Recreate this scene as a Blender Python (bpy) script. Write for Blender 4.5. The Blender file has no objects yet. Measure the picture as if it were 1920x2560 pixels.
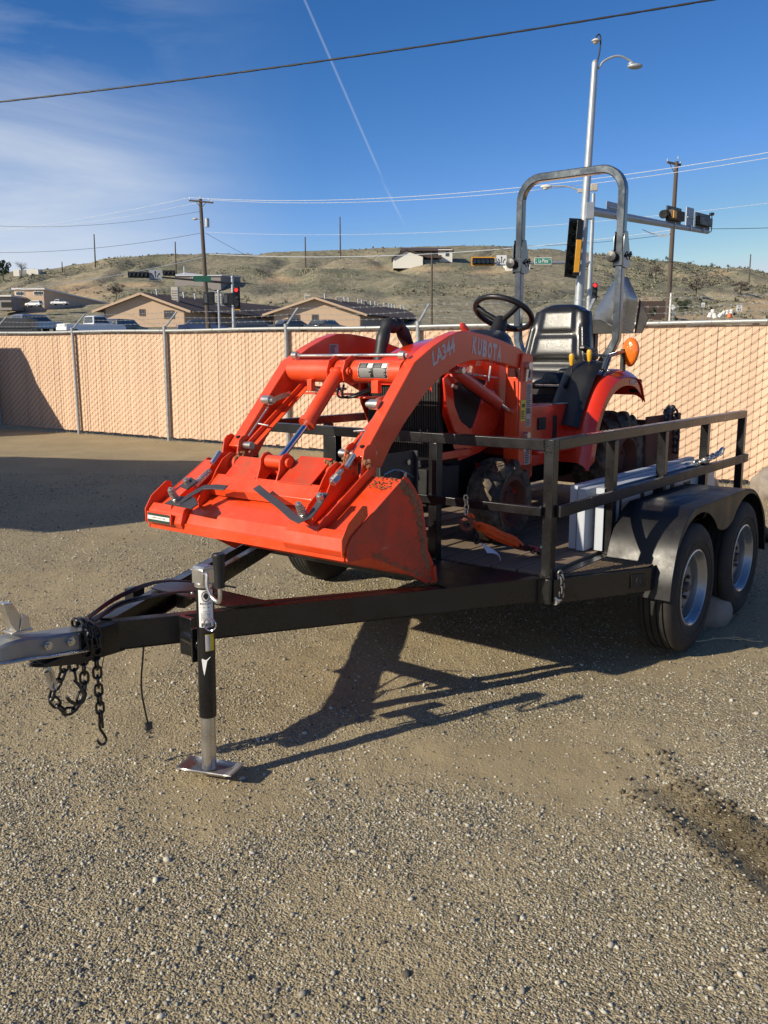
import bpy, bmesh, math, random
import numpy as np
from mathutils import Vector, Matrix, noise
random.seed(7); rng = np.random.default_rng(11)
S = bpy.context.scene
R = math.radians
# ---------------------------------------------------------------- camera
CF, CP, CH = 2249.1, 0.18084, 1.5888          # focal length in photo pixels, pitch down, eye height
cam = bpy.data.cameras.new('camera'); co = bpy.data.objects.new('camera', cam); S.collection.objects.link(co)
cam.sensor_fit = 'VERTICAL'; cam.sensor_height = 36.0; cam.lens = 36.0 * CF / 2560.0
cam.clip_start = 0.05; cam.clip_end = 6000.0
co.location = (0, 0, CH); co.rotation_euler = (math.pi / 2 - CP, 0.0005, 0)
S.camera = co
# ---------------------------------------------------------------- sky and sun
SUN_AZ, SUN_EL = R(211.0), R(27.0)            # direction towards the sun, measured from +X
sdir = Vector((math.cos(SUN_AZ) * math.cos(SUN_EL), math.sin(SUN_AZ) * math.cos(SUN_EL), math.sin(SUN_EL)))
W = bpy.data.worlds.new('World'); S.world = W; W.use_nodes = True
wn = W.node_tree.nodes; wl = W.node_tree.links; wn.clear()
def N(t, **k):
    n = wn.new(t)
    for a, b in k.items(): setattr(n, a, b)
    return n
sky = N('ShaderNodeTexSky'); sky.sky_type = 'NISHITA'; sky.sun_disc = False
sky.sun_elevation = SUN_EL; sky.sun_rotation = math.atan2(sdir.x, sdir.y) % (2 * math.pi)
sky.altitude = 1600; sky.air_density = 0.85; sky.dust_density = 0.12; sky.ozone_density = 2.4
tc = N('ShaderNodeTexCoord')
# thin cirrus in the left half of the sky, drawn out along one wind direction
mp = N('ShaderNodeMapping'); mp.inputs['Scale'].default_value = (1.1, 2.2, 6.5); mp.inputs['Rotation'].default_value = (0.25, 0.33, 0.35)
wl.new(tc.outputs['Generated'], mp.inputs['Vector'])
nz = N('ShaderNodeTexNoise'); nz.inputs['Scale'].default_value = 1.55; nz.inputs['Detail'].default_value = 9; nz.inputs['Roughness'].default_value = 0.56
nz.inputs['Distortion'].default_value = 0.55; wl.new(mp.outputs['Vector'], nz.inputs['Vector'])
rp = N('ShaderNodeMapRange'); rp.inputs[1].default_value = 0.34; rp.inputs[2].default_value = 0.72; wl.new(nz.outputs['Fac'], rp.inputs[0])
sx = N('ShaderNodeSeparateXYZ'); wl.new(tc.outputs['Generated'], sx.inputs[0])
side = N('ShaderNodeMapRange'); side.interpolation_type = 'SMOOTHSTEP'
side.inputs[1].default_value = -0.06; side.inputs[2].default_value = -0.36; wl.new(sx.outputs['X'], side.inputs[0])
def wmath(op, a, b=None, clamp=False):
    m = N('ShaderNodeMath', operation=op); m.use_clamp = clamp
    for i, x in enumerate((a, b)):
        if x is None: continue
        if isinstance(x, (int, float)): m.inputs[i].default_value = x
        else: wl.new(x, m.inputs[i])
    return m.outputs[0]
cl = wmath('MULTIPLY', wmath('MULTIPLY', rp.outputs[0], side.outputs[0]), 0.80)
# low thin veil of cloud at the left horizon
lowv = N('ShaderNodeMapRange'); lowv.interpolation_type = 'SMOOTHSTEP'; lowv.inputs[1].default_value = 0.30; lowv.inputs[2].default_value = 0.05
wl.new(sx.outputs['Z'], lowv.inputs[0])
veil = wmath('MULTIPLY', wmath('MULTIPLY', lowv.outputs[0], side.outputs[0]), 0.52)
# contrail: a narrow great-circle streak
def streak(n, w, lo, hi, amt):
    dt = N('ShaderNodeVectorMath', operation='DOT_PRODUCT'); wl.new(tc.outputs['Generated'], dt.inputs[0]); dt.inputs[1].default_value = n
    a = wmath('ABSOLUTE', dt.outputs['Value'])
    m = N('ShaderNodeMapRange'); m.inputs[1].default_value = w; m.inputs[2].default_value = 0; wl.new(a, m.inputs[0])
    z1 = N('ShaderNodeMapRange'); z1.inputs[1].default_value = lo; z1.inputs[2].default_value = lo + 0.02; wl.new(sx.outputs['Z'], z1.inputs[0])
    z2 = N('ShaderNodeMapRange'); z2.inputs[1].default_value = hi + 0.02; z2.inputs[2].default_value = hi; wl.new(sx.outputs['Z'], z2.inputs[0])
    return wmath('MULTIPLY', wmath('MULTIPLY', wmath('MULTIPLY', m.outputs[0], z1.outputs[0]), z2.outputs[0]), amt)
def pdir(u, v):                                # direction seen at a photo point
    x, y = (u - 960) / CF, (1280 - v) / CF
    return Vector((x, math.cos(CP) + y * math.sin(CP), -math.sin(CP) + y * math.cos(CP))).normalized()
n1 = pdir(762, 0).cross(pdir(950, 432)).normalized(); n2 = pdir(985, 510).cross(pdir(1033, 605)).normalized()
tr = wmath('ADD', streak(n1, 0.0017, 0.17, 0.80, 0.26), streak(n2, 0.0018, 0.125, 0.155, 0.22))
tot = wmath('ADD', wmath('ADD', cl, veil), tr, True)
mix = N('ShaderNodeMixRGB'); mix.inputs['Color2'].default_value = (7.2, 7.9, 8.9, 1)
SKY_S = 0.085                                  # deeper, more saturated blue overhead, pale at the horizon
sepc = N('ShaderNodeSeparateColor'); wl.new(sky.outputs[0], sepc.inputs[0]); comb = N('ShaderNodeCombineColor')
for i, (a_, g_, mx_) in enumerate(((2.95, 1.86, 0.70), (1.33, 1.26, 0.62), (1.36, 1.06, 0.70))):
    c_ = wmath('MULTIPLY', wmath('POWER', wmath('MULTIPLY', sepc.outputs[i], 0.09), g_), a_); c_ = wmath('DIVIDE', wmath('MINIMUM', c_, mx_), SKY_S); wl.new(c_, comb.inputs[i])
wl.new(tot, mix.inputs['Fac']); wl.new(comb.outputs[0], mix.inputs['Color1'])
bg = N('ShaderNodeBackground'); bg.inputs['Strength'].default_value = SKY_S; wl.new(mix.outputs[0], bg.inputs['Color'])
wo = N('ShaderNodeOutputWorld'); wl.new(bg.outputs[0], wo.inputs['Surface'])
sl = bpy.data.lights.new('sun', 'SUN'); sl.energy = 5.0; sl.angle = R(0.53); sl.color = (1.0, 0.90, 0.72)
so = bpy.data.objects.new('sun', sl); S.collection.objects.link(so); so.rotation_euler = (-sdir).to_track_quat('-Z', 'Y').to_euler()
so.location = (-20, -15, 20)
vs = S.view_settings; vs.view_transform = 'Standard'; vs.look = 'None'; vs.gamma = 1; vs.exposure = 0.15; vs.use_curve_mapping = False
S.render.film_transparent = False

# ---------------------------------------------------------------- frames
PHI = 0.65712; TP, TR = -0.00943, -0.0054
dx, dy = math.sin(PHI), math.cos(PHI)
ex = Vector((dx, dy, TP)).normalized(); ey = Vector((-dy, dx, TR)).normalized(); ez = ex.cross(ey).normalized(); ey = ez.cross(ex)
TF = Matrix(((ex.x, ey.x, ez.x, 0.7671), (ex.y, ey.y, ez.y, 4.0343), (ex.z, ey.z, ez.z, 0), (0, 0, 0, 1)))   # trailer frame: x to the rear, y to the far side
I4 = Matrix.Identity(4)
def zat(v, Y): return CH + Y * math.tan(math.atan((1280 - v) / CF) - CP)
def at(u, v, Y):                               # photo point at depth Y -> world point
    z = zat(v, Y); zc = Y * math.cos(CP) - (z - CH) * math.sin(CP)
    return Vector(((u - 960) / CF * zc, Y, z))
def gp(u, v, z=0.0):
    d = pdir(u, v); k = (z - CH) / d.z; return Vector((d.x * k, d.y * k, z))

# ---------------------------------------------------------------- materials
def mat(name, col, rough=0.5, metal=0.0, var=0.12, scale=6.0, bump=0.0, bscale=60.0, coat=0.0, dirt=0.0, dirtcol=(0.28, 0.21, 0.14), spec=0.5, rv=0.12, streak=None, emit=None, dscale=3.0, scratch=0.0, scrcol=(0.45, 0.30, 0.26)):
    m = bpy.data.materials.new(name); m.use_nodes = True; nt = m.node_tree; L = nt.links; nd = nt.nodes
    b = nd['Principled BSDF']; b.inputs['Metallic'].default_value = metal
    b.inputs['Specular IOR Level'].default_value = spec; b.inputs['Coat Weight'].default_value = coat; b.inputs['Coat Roughness'].default_value = 0.12
    t = nd.new('ShaderNodeTexCoord'); src = t.outputs['Object']
    if streak:
        mpp = nd.new('ShaderNodeMapping'); mpp.inputs['Scale'].default_value = streak; L.new(src, mpp.inputs['Vector']); src = mpp.outputs[0]
    n = nd.new('ShaderNodeTexNoise'); n.inputs['Scale'].default_value = scale; n.inputs['Detail'].default_value = 6; n.inputs['Roughness'].default_value = 0.62; L.new(src, n.inputs['Vector'])
    cr = nd.new('ShaderNodeMapRange'); cr.inputs[1].default_value = 0.25; cr.inputs[2].default_value = 0.75
    cr.inputs[3].default_value = 1 - var; cr.inputs[4].default_value = 1 + var; L.new(n.outputs['Fac'], cr.inputs[0])
    mx = nd.new('ShaderNodeVectorMath'); mx.operation = 'SCALE'; mx.inputs[0].default_value = col; L.new(cr.outputs[0], mx.inputs['Scale'])
    out = mx.outputs[0]
    rr = nd.new('ShaderNodeMapRange'); rr.inputs[1].default_value = 0.3; rr.inputs[2].default_value = 0.7
    rr.inputs[3].default_value = max(0.03, rough - rv); rr.inputs[4].default_value = min(1, rough + rv); L.new(n.outputs['Fac'], rr.inputs[0])
    ro = rr.outputs[0]
    if dirt > 0:
        n2 = nd.new('ShaderNodeTexNoise'); n2.inputs['Scale'].default_value = dscale; n2.inputs['Detail'].default_value = 10; n2.inputs['Roughness'].default_value = 0.75; L.new(t.outputs['Object'], n2.inputs['Vector'])
        mr = nd.new('ShaderNodeMapRange'); mr.inputs[1].default_value = 0.42; mr.inputs[2].default_value = 0.78; mr.inputs[4].default_value = dirt; L.new(n2.outputs['Fac'], mr.inputs[0])
        mm = nd.new('ShaderNodeMixRGB'); L.new(mr.outputs[0], mm.inputs['Fac']); L.new(out, mm.inputs['Color1']); mm.inputs['Color2'].default_value = (*dirtcol, 1); out = mm.outputs[0]
        ad = nd.new('ShaderNodeMath'); ad.operation = 'MULTIPLY_ADD'; L.new(mr.outputs[0], ad.inputs[0]); ad.inputs[1].default_value = 0.5; L.new(ro, ad.inputs[2]); ad.use_clamp = True; ro = ad.outputs[0]
    if scratch > 0:
        for q_ in ((2.5, 90, 40), (70, 3.5, 90)):
            ms = nd.new('ShaderNodeMapping'); ms.inputs['Scale'].default_value = q_; ms.inputs['Rotation'].default_value = (0.3, 0.5, 0.4); L.new(t.outputs['Object'], ms.inputs['Vector'])
            ns = nd.new('ShaderNodeTexNoise'); ns.inputs['Scale'].default_value = 1.0; ns.inputs['Detail'].default_value = 5; ns.inputs['Roughness'].default_value = 0.7; L.new(ms.outputs[0], ns.inputs['Vector'])
            m1_ = nd.new('ShaderNodeMapRange'); m1_.inputs[1].default_value = 0.665; m1_.inputs[2].default_value = 0.70; m1_.inputs[4].default_value = scratch; L.new(ns.outputs['Fac'], m1_.inputs[0])
            mq = nd.new('ShaderNodeMixRGB'); L.new(m1_.outputs[0], mq.inputs['Fac']); L.new(out, mq.inputs['Color1']); mq.inputs['Color2'].default_value = (*scrcol, 1); out = mq.outputs[0]
    L.new(out, b.inputs['Base Color']); L.new(ro, b.inputs['Roughness'])
    if bump > 0:
        n3 = nd.new('ShaderNodeTexNoise'); n3.inputs['Scale'].default_value = bscale; n3.inputs['Detail'].default_value = 4; L.new(src, n3.inputs['Vector'])
        bp = nd.new('ShaderNodeBump'); bp.inputs['Strength'].default_value = bump; bp.inputs['Distance'].default_value = 0.01; L.new(n3.outputs['Fac'], bp.inputs['Height']); L.new(bp.outputs[0], b.inputs['Normal'])
    if emit:
        b.inputs['Emission Color'].default_value = (*emit[:3], 1); b.inputs['Emission Strength'].default_value = emit[3]
    return m
M = {}
M['orange'] = mat('orange_paint', (0.76, 0.060, 0.009), 0.34, var=0.06, coat=0.35, dirt=0.24, scale=3, dscale=5, bump=0.02, bscale=140, scratch=0.45)
M['orange_dirty'] = mat('orange_paint_muddy', (0.66, 0.045, 0.010), 0.5, var=0.15, dirt=0.85, scale=4, dscale=7, dirtcol=(0.16, 0.09, 0.05), bump=0.12, bscale=120, scratch=0.6)
M['orange_body'] = mat('orange_bodywork', (0.70, 0.032, 0.008), 0.22, var=0.04, coat=0.55, dirt=0.16, scale=2)
M['red_cyl'] = mat('red_cylinder_paint', (0.55, 0.035, 0.02), 0.35, var=0.08, coat=0.2, dirt=0.2)
M['black'] = mat('black_trailer_paint', (0.007, 0.007, 0.008), 0.30, var=0.3, coat=0.2, dirt=0.05, dirtcol=(0.06, 0.05, 0.04), bump=0.05, bscale=45, scale=5, dscale=3.5, scratch=0.5, scrcol=(0.10, 0.08, 0.07))
M['weld'] = mat('rough_black_weld', (0.02, 0.02, 0.022), 0.22, metal=0.3, bump=0.9, bscale=110, var=0.3)
M['fender'] = mat('black_fender_sheet', (0.010, 0.010, 0.011), 0.40, var=0.2, spec=0.42, dirt=0.30, scratch=0.5, scrcol=(0.09, 0.08, 0.07), dirtcol=(0.055, 0.042, 0.030), dscale=2.2, bump=0.02, bscale=12)
M['tread_plate'] = mat('dusty_tread_plate', (0.13, 0.092, 0.055), 0.65, metal=0.15, var=0.25, dirt=0.7, scale=14, dscale=8, dirtcol=(0.22, 0.15, 0.09))
M['rubber'] = mat('tyre_rubber', (0.016, 0.015, 0.014), 0.75, var=0.25, dirt=0.45, dirtcol=(0.10, 0.08, 0.06), dscale=5, bump=0.2, bscale=90)
M['rubber_mud'] = mat('muddy_tyre_rubber', (0.045, 0.036, 0.028), 0.85, var=0.25, dirt=1.0, dirtcol=(0.46, 0.34, 0.21), dscale=6, bump=0.4, bscale=60)
M['rim'] = mat('silver_steel_rim', (0.34, 0.36, 0.38), 0.30, metal=0.7, var=0.1, dirt=0.25)
M['wheel_disc'] = mat('dull_wheel_disc', (0.20, 0.20, 0.195), 0.5, metal=0.3, var=0.15, dirt=0.4)
M['zinc'] = mat('zinc_plated_steel', (0.62, 0.60, 0.56), 0.28, metal=0.9, var=0.14, dirt=0.22, scale=9)
M['coupler'] = mat('dull_galvanised_coupler', (0.30, 0.30, 0.29), 0.42, metal=0.55, var=0.15, dirt=0.25, scale=8)
M['chrome'] = mat('chromed_rod', (0.80, 0.80, 0.82), 0.08, metal=1.0, var=0.03, rv=0.04)
M['galv'] = mat('galvanised_steel', (0.36, 0.37, 0.37), 0.55, metal=0.5, var=0.22, scale=18, bump=0.05, bscale=80)
M['galv_far'] = mat('galvanised_signal_pole', (0.40, 0.43, 0.46), 0.5, metal=0.45, var=0.16, scale=2.5)
M['rops'] = mat('worn_dark_roll_bar_paint', (0.075, 0.088, 0.10), 0.20, metal=0.6, var=0.35, coat=0.8, scale=7, dirt=0.22, dirtcol=(0.36, 0.37, 0.38), dscale=11)
M['handle'] = mat('dark_grey_handle_paint', (0.055, 0.048, 0.055), 0.42, var=0.15, metal=0.1)
M['black_plastic'] = mat('black_plastic', (0.012, 0.012, 0.013), 0.42, var=0.2, bump=0.05, bscale=400)
M['seat'] = mat('black_vinyl_seat', (0.010, 0.010, 0.011), 0.30, var=0.15, bump=0.10, bscale=350, coat=0.2, rv=0.06)
M['dark'] = mat('dark_engine_metal', (0.012, 0.011, 0.011), 0.6, var=0.4, metal=0.2, bump=0.2, bscale=30)
M['greyplate'] = mat('dark_grey_steel_plate', (0.045, 0.046, 0.052), 0.45, var=0.2, metal=0.3, dirt=0.25)
M['yellow'] = mat('yellow_plastic_knob', (0.75, 0.40, 0.02), 0.35, coat=0.3)
M['amber'] = mat('amber_lamp_lens', (0.85, 0.17, 0.012), 0.12, coat=0.8, var=0.25, scale=30, bump=0.25, bscale=90)
M['white_steel'] = mat('white_coated_steel', (0.50, 0.54, 0.60), 0.40, var=0.06, coat=0.1, dirt=0.18, dirtcol=(0.25, 0.24, 0.24))
M['label_white'] = mat('white_sticker', (0.75, 0.74, 0.72), 0.45, var=0.04)
M['label_grey'] = mat('silver_sticker', (0.45, 0.43, 0.42), 0.4, var=0.05)
M['label_black'] = mat('black_print', (0.015, 0.015, 0.015), 0.5, var=0.05)
M['label_yellow'] = mat('yellow_sticker', (0.72, 0.55, 0.03), 0.45, var=0.04)
M['decal'] = mat('pale_grey_decal', (0.55, 0.47, 0.47), 0.4, var=0.05)
M['green_rubber'] = mat('dark_green_decal', (0.02, 0.05, 0.035), 0.5)
M['strap'] = mat('orange_tie_down_strap', (0.85, 0.10, 0.01), 0.7, var=0.2, scale=30)
M['tag'] = mat('white_cloth_tag', (0.62, 0.60, 0.68), 0.7, var=0.05)
M['mud'] = mat('caked_dry_mud', (0.27, 0.125, 0.06), 0.95, var=0.3, scale=25, bump=0.8, bscale=60)
M['rust_shade'] = mat('rusty_shaded_orange_steel', (0.16, 0.045, 0.025), 0.75, var=0.3, dirt=0.6, dirtcol=(0.14, 0.08, 0.05))  # rust on the scraper; stands in for shade on the tractor rims
M['plank'] = mat('weathered_deck_plank', (0.20, 0.145, 0.10), 0.85, var=0.35, scale=3, streak=(1.2, 22, 22), bump=0.35, bscale=8, dirt=0.3)
M['slat'] = mat('tan_plastic_slat', (0.70, 0.478, 0.328), 0.55, var=0.06, scale=1.4, rv=0.05, dirt=0.22, dirtcol=(0.5, 0.34, 0.22), dscale=1.2)
M['wire'] = mat('brown_coated_wire', (0.13, 0.080, 0.048), 0.6, var=0.2)
M['cable'] = mat('black_cable', (0.02, 0.021, 0.022), 0.55)
M['cable_pale'] = mat('bare_aluminium_cable', (0.62, 0.65, 0.70), 0.4, metal=0.2)  # paler cable colour for the brighter lines
M['wood'] = mat('weathered_pole_wood', (0.10, 0.078, 0.062), 0.9, var=0.3, scale=2, streak=(8, 8, 0.6), bump=0.2, bscale=10)
M['steel_blade'] = mat('worn_steel_blade', (0.30, 0.31, 0.32), 0.27, metal=0.85, var=0.28, scale=4, dirt=0.25, dirtcol=(0.25, 0.22, 0.2))
M['signal_black'] = mat('signal_black_housing', (0.010, 0.012, 0.013), 0.4)
M['signal_yellow'] = mat('signal_yellow_housing', (0.72, 0.33, 0.02), 0.4, var=0.08)
M['lens_off'] = mat('dark_signal_lens', (0.06, 0.06, 0.065), 0.15, coat=0.5)
M['lens_red'] = mat('lit_red_signal_lens', (0.8, 0.02, 0.02), 0.3, emit=(1.0, 0.03, 0.03, 1.6))
M['sign_back'] = mat('bare_aluminium_sign_back', (0.30, 0.33, 0.37), 0.5, metal=0.4)
M['sign_white'] = mat('white_sign_sheet', (0.72, 0.72, 0.72), 0.5, var=0.03)
M['sign_green'] = mat('green_sign_sheet', (0.0, 0.22, 0.14), 0.5, var=0.04)
M['stucco'] = mat('tan_stucco_wall', (0.62, 0.45, 0.31), 0.9, var=0.05, scale=1.0, bump=0.1, bscale=20)
M['stucco_grey'] = mat('grey_stucco_wall', (0.30, 0.27, 0.25), 0.9, var=0.06)
M['white_wall'] = mat('cream_house_wall', (0.75, 0.72, 0.64), 0.85, var=0.04)
M['roof_brown'] = mat('brown_shingle_roof', (0.075, 0.050, 0.042), 0.9, var=0.2, scale=5, bump=0.2, bscale=15)
M['roof_white'] = mat('white_metal_roof', (0.70, 0.71, 0.73), 0.4, var=0.04)
M['trim'] = mat('brown_fascia_board', (0.20, 0.13, 0.09), 0.8)
M['glass'] = mat('dark_window_glass', (0.05, 0.06, 0.07), 0.08, spec=0.8)
M['frame_white'] = mat('white_window_frame', (0.7, 0.68, 0.64), 0.6)
M['hvac'] = mat('beige_cooler_cabinet', (0.50, 0.46, 0.40), 0.6)
M['car_white'] = mat('white_car_paint', (0.75, 0.75, 0.76), 0.2, coat=0.8, var=0.02)
M['car_silver'] = mat('silver_car_paint', (0.34, 0.33, 0.34), 0.25, metal=0.5, coat=0.8, var=0.03)
M['car_dark'] = mat('dark_car_paint', (0.03, 0.03, 0.033), 0.2, coat=0.8, var=0.05)
M['car_blue'] = mat('blue_car_paint', (0.05, 0.07, 0.16), 0.2, coat=0.8, var=0.05)
M['yellow_rail'] = mat('pale_yellow_pipe', (0.55, 0.48, 0.25), 0.6)
M['barrel_orange'] = mat('orange_barrel', (0.7, 0.16, 0.05), 0.5)
M['rock'] = mat('grey_boulder_stone', (0.26, 0.225, 0.19), 0.9, var=0.4, scale=5, bump=0.9, bscale=14, dirt=0.5, dirtcol=(0.35, 0.27, 0.19))
M['leaf_dark'] = mat('dark_tree_leaf', (0.035, 0.055, 0.025), 0.8, var=0.4, scale=1.5)
M['leaf_bare'] = mat('grey_twig', (0.14, 0.12, 0.10), 0.9, var=0.3)
M['straw'] = mat('dry_straw', (0.50, 0.40, 0.25), 0.9, var=0.3, scale=20)

# ---------------------------------------------------------------- mesh builder
class MB:
    def __init__(s): s.v = []; s.f = []; s.m = []; s.mi = 0
    def add(s, vs_, fs_):
        o = len(s.v); s.v.extend([tuple(p) for p in vs_]); s.f.extend([tuple(o + i for i in f) for f in fs_]); s.m.extend([s.mi] * len(fs_)); return s
    def mt(s, i): s.mi = i; return s
    def obox(s, c, a, b, d):      # centre and three half-axis vectors
        c, a, b, d = map(Vector, (c, a, b, d)); vs_ = []
        for i in (-1, 1):
            for j in (-1, 1):
                for k in (-1, 1): vs_.append(c + a * i + b * j + d * k)
        return s.add(vs_, [(0, 1, 3, 2), (4, 6, 7, 5), (0, 4, 5, 1), (2, 3, 7, 6), (0, 2, 6, 4), (1, 5, 7, 3)])
    def box(s, c, sz, rz=0.0, ry=0.0, rx=0.0):
        m = Matrix.Rotation(rz, 3, 'Z') @ Matrix.Rotation(ry, 3, 'Y') @ Matrix.Rotation(rx, 3, 'X')
        return s.obox(c, m @ Vector((sz[0] / 2, 0, 0)), m @ Vector((0, sz[1] / 2, 0)), m @ Vector((0, 0, sz[2] / 2)))
    def lim(s, x0, x1, y0, y1, z0, z1): return s.box(((x0 + x1) / 2, (y0 + y1) / 2, (z0 + z1) / 2), (x1 - x0, y1 - y0, z1 - z0))
    def bar(s, p0, p1, w, h, up=(0, 0, 1)):
        p0, p1, up = Vector(p0), Vector(p1), Vector(up); d = p1 - p0; l = d.length; d.normalize()
        sd = d.cross(up)
        if sd.length < 1e-4: sd = d.cross(Vector((1, 0, 0)))
        sd.normalize(); u = sd.cross(d)
        return s.obox((p0 + p1) / 2, d * l / 2, sd * w / 2, u * h / 2)
    def tube(s, pts, r, n=8, closed=False, caps=True):
        pts = [Vector(p) for p in pts]; k = len(pts); rs = r if isinstance(r, (list, tuple)) else [r] * k
        vs_ = []; fs_ = []; prev = None
        for i, p in enumerate(pts):
            if closed: t = pts[(i + 1) % k] - pts[i - 1]
            else: t = (pts[min(i + 1, k - 1)] - pts[max(i - 1, 0)])
            t.normalize()
            if prev is None:
                a = t.cross(Vector((0, 0, 1)))
                if a.length < 0.05: a = t.cross(Vector((1, 0, 0)))
            else: a = prev - t * prev.dot(t)
            a.normalize(); prev = a.copy(); b = t.cross(a)
            for j in range(n):
                th = 2 * math.pi * j / n; vs_.append(p + (a * math.cos(th) + b * math.sin(th)) * rs[i])
        for i in range(k if closed else k - 1):
            i2 = (i + 1) % k
            for j in range(n):
                j2 = (j + 1) % n; fs_.append((i * n + j, i * n + j2, i2 * n + j2, i2 * n + j))
        if caps and not closed: fs_ += [tuple(range(n)), tuple(range((k - 1) * n + n - 1, (k - 1) * n - 1, -1))]
        return s.add(vs_, fs_)
    def cyl(s, p0, p1, r0, r1=None, n=20): return s.tube([p0, p1], [r0, r0 if r1 is None else r1], n)
    def prism(s, poly, ax, a, b):   # poly: 2D points in the plane normal to axis ax ('y': (x,z), 'x': (y,z), 'z': (x,y))
        def P(p, t): return {'y': (p[0], t, p[1]), 'x': (t, p[0], p[1]), 'z': (p[0], p[1], t)}[ax]
        n = len(poly); vs_ = [P(p, a) for p in poly] + [P(p, b) for p in poly]
        return s.add(vs_, [tuple(range(n - 1, -1, -1)), tuple(range(n, 2 * n))] + [(i, (i + 1) % n, n + (i + 1) % n, n + i) for i in range(n)])
    def lathe(s, prof, c, axis, n=32):
        c, axis = Vector(c), Vector(axis).normalized(); a = axis.cross(Vector((0, 0, 1)))
        if a.length < 0.05: a = axis.cross(Vector((1, 0, 0)))
        a.normalize(); b = axis.cross(a); k = len(prof); vs_ = []; fs_ = []
        for j in range(n):
            th = 2 * math.pi * j / n; q = a * math.cos(th) + b * math.sin(th)
            for r, h in prof: vs_.append(c + axis * h + q * r)
        for j in range(n):
            j2 = (j + 1) % n
            for i in range(k - 1): fs_.append((j * k + i, j * k + i + 1, j2 * k + i + 1, j2 * k + i))
        return s.add(vs_, fs_)
    def torus(s, c, axis, R_, r, n=32, m=8, sc=(1, 1)):
        c, axis = Vector(c), Vector(axis).normalized(); a = axis.cross(Vector((0, 0, 1)))
        if a.length < 0.05: a = axis.cross(Vector((1, 0, 0)))
        a.normalize(); b = axis.cross(a)
        return s.tube([c + a * math.cos(2 * math.pi * i / n) * R_ * sc[0] + b * math.sin(2 * math.pi * i / n) * R_ * sc[1] for i in range(n)], r, m, closed=True)
    def ball(s, c, r, n=12, m=8):
        c = Vector(c); r = r if isinstance(r, (tuple, list)) else (r, r, r); vs_ = [c + Vector((0, 0, -r[2]))]; fs_ = []
        for i in range(1, m):
            ph = -math.pi / 2 + math.pi * i / m
            for j in range(n):
                th = 2 * math.pi * j / n; vs_.append(c + Vector((r[0] * math.cos(ph) * math.cos(th), r[1] * math.cos(ph) * math.sin(th), r[2] * math.sin(ph))))
        vs_.append(c + Vector((0, 0, r[2])))
        for j in range(n):
            j2 = (j + 1) % n; fs_.append((0, 1 + j2, 1 + j)); fs_.append((len(vs_) - 1, 1 + (m - 2) * n + j, 1 + (m - 2) * n + j2))
            for i in range(m - 2): fs_.append((1 + i * n + j, 1 + i * n + j2, 1 + (i + 1) * n + j2, 1 + (i + 1) * n + j))
        return s.add(vs_, fs_)
    def sheet(s, P, nu, nv, thick=0.0):   # P(i,j)->point grid, with thickness along +normal
        vs_ = [Vector(P(i / nu, j / nv)) for i in range(nu + 1) for j in range(nv + 1)]; q = nv + 1
        fs_ = [(i * q + j, (i + 1) * q + j, (i + 1) * q + j + 1, i * q + j + 1) for i in range(nu) for j in range(nv)]
        if thick:
            nm = [Vector((0, 0, 0)) for _ in vs_]
            for f in fs_:
                nn = (vs_[f[1]] - vs_[f[0]]).cross(vs_[f[3]] - vs_[f[0]])
                for i in f: nm[i] += nn
            o = len(vs_); back = [v - n_.normalized() * thick for v, n_ in zip(vs_, nm)]; fb = [tuple(o + i for i in reversed(f)) for f in fs_]
            edge = []
            for j in range(nv): edge.append((j, j + 1, o + j + 1, o + j)); k = nu * q; edge.append((k + j + 1, k + j, o + k + j, o + k + j + 1))
            for i in range(nu): edge.append(((i + 1) * q, i * q, o + i * q, o + (i + 1) * q)); edge.append((i * q + nv, (i + 1) * q + nv, o + (i + 1) * q + nv, o + i * q + nv))
            vs_ += back; fs_ = fs_ + fb + edge
        return s.add(vs_, fs_)
def link_obj(o): S.collection.objects.link(o); return o
BASE = {}
def mesh_of(name, mb, mats, base=(0, 0, 0), smooth=30, offs=None):
    me = bpy.data.meshes.new(name); b = Vector(base)
    me.from_pydata([tuple(Vector(p) - b) for p in mb.v], [], mb.f)
    for m_ in (mats if isinstance(mats, (list, tuple)) else [mats]): me.materials.append(M[m_] if isinstance(m_, str) else m_)
    if len(me.materials) > 1: me.polygons.foreach_set('material_index', mb.m)
    me.validate(); 
    bm_ = bmesh.new(); bm_.from_mesh(me); bmesh.ops.recalc_face_normals(bm_, faces=bm_.faces); bm_.to_mesh(me); bm_.free()
    if smooth: me.shade_smooth(); me.set_sharp_from_angle(angle=R(smooth))
    return me
def thing(name, label, cat, base, frame=I4, group=None, kind=None):
    o = link_obj(bpy.data.objects.new(name, None)); o.empty_display_size = 0.1
    o.matrix_world = frame @ Matrix.Translation(Vector(base)); o['label'] = label; o['category'] = cat
    if group: o['group'] = group
    if kind: o['kind'] = kind
    BASE[o.name] = Vector(base); return o
def part(name, mb, mats, parent, smooth=30, bevel=0, label=None, kind=None, seg=2):
    me = mesh_of(name, mb, mats, BASE[parent.name], smooth); o = link_obj(bpy.data.objects.new(name, me)); o.parent = parent
    BASE[o.name] = BASE[parent.name]
    if bevel: md = o.modifiers.new('edge', 'BEVEL'); md.width = bevel; md.segments = seg; md.limit_method = 'ANGLE'; md.angle_limit = R(40); md.use_clamp_overlap = True
    if label: o['label'] = label
    if kind: o['kind'] = kind
    return o
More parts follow.
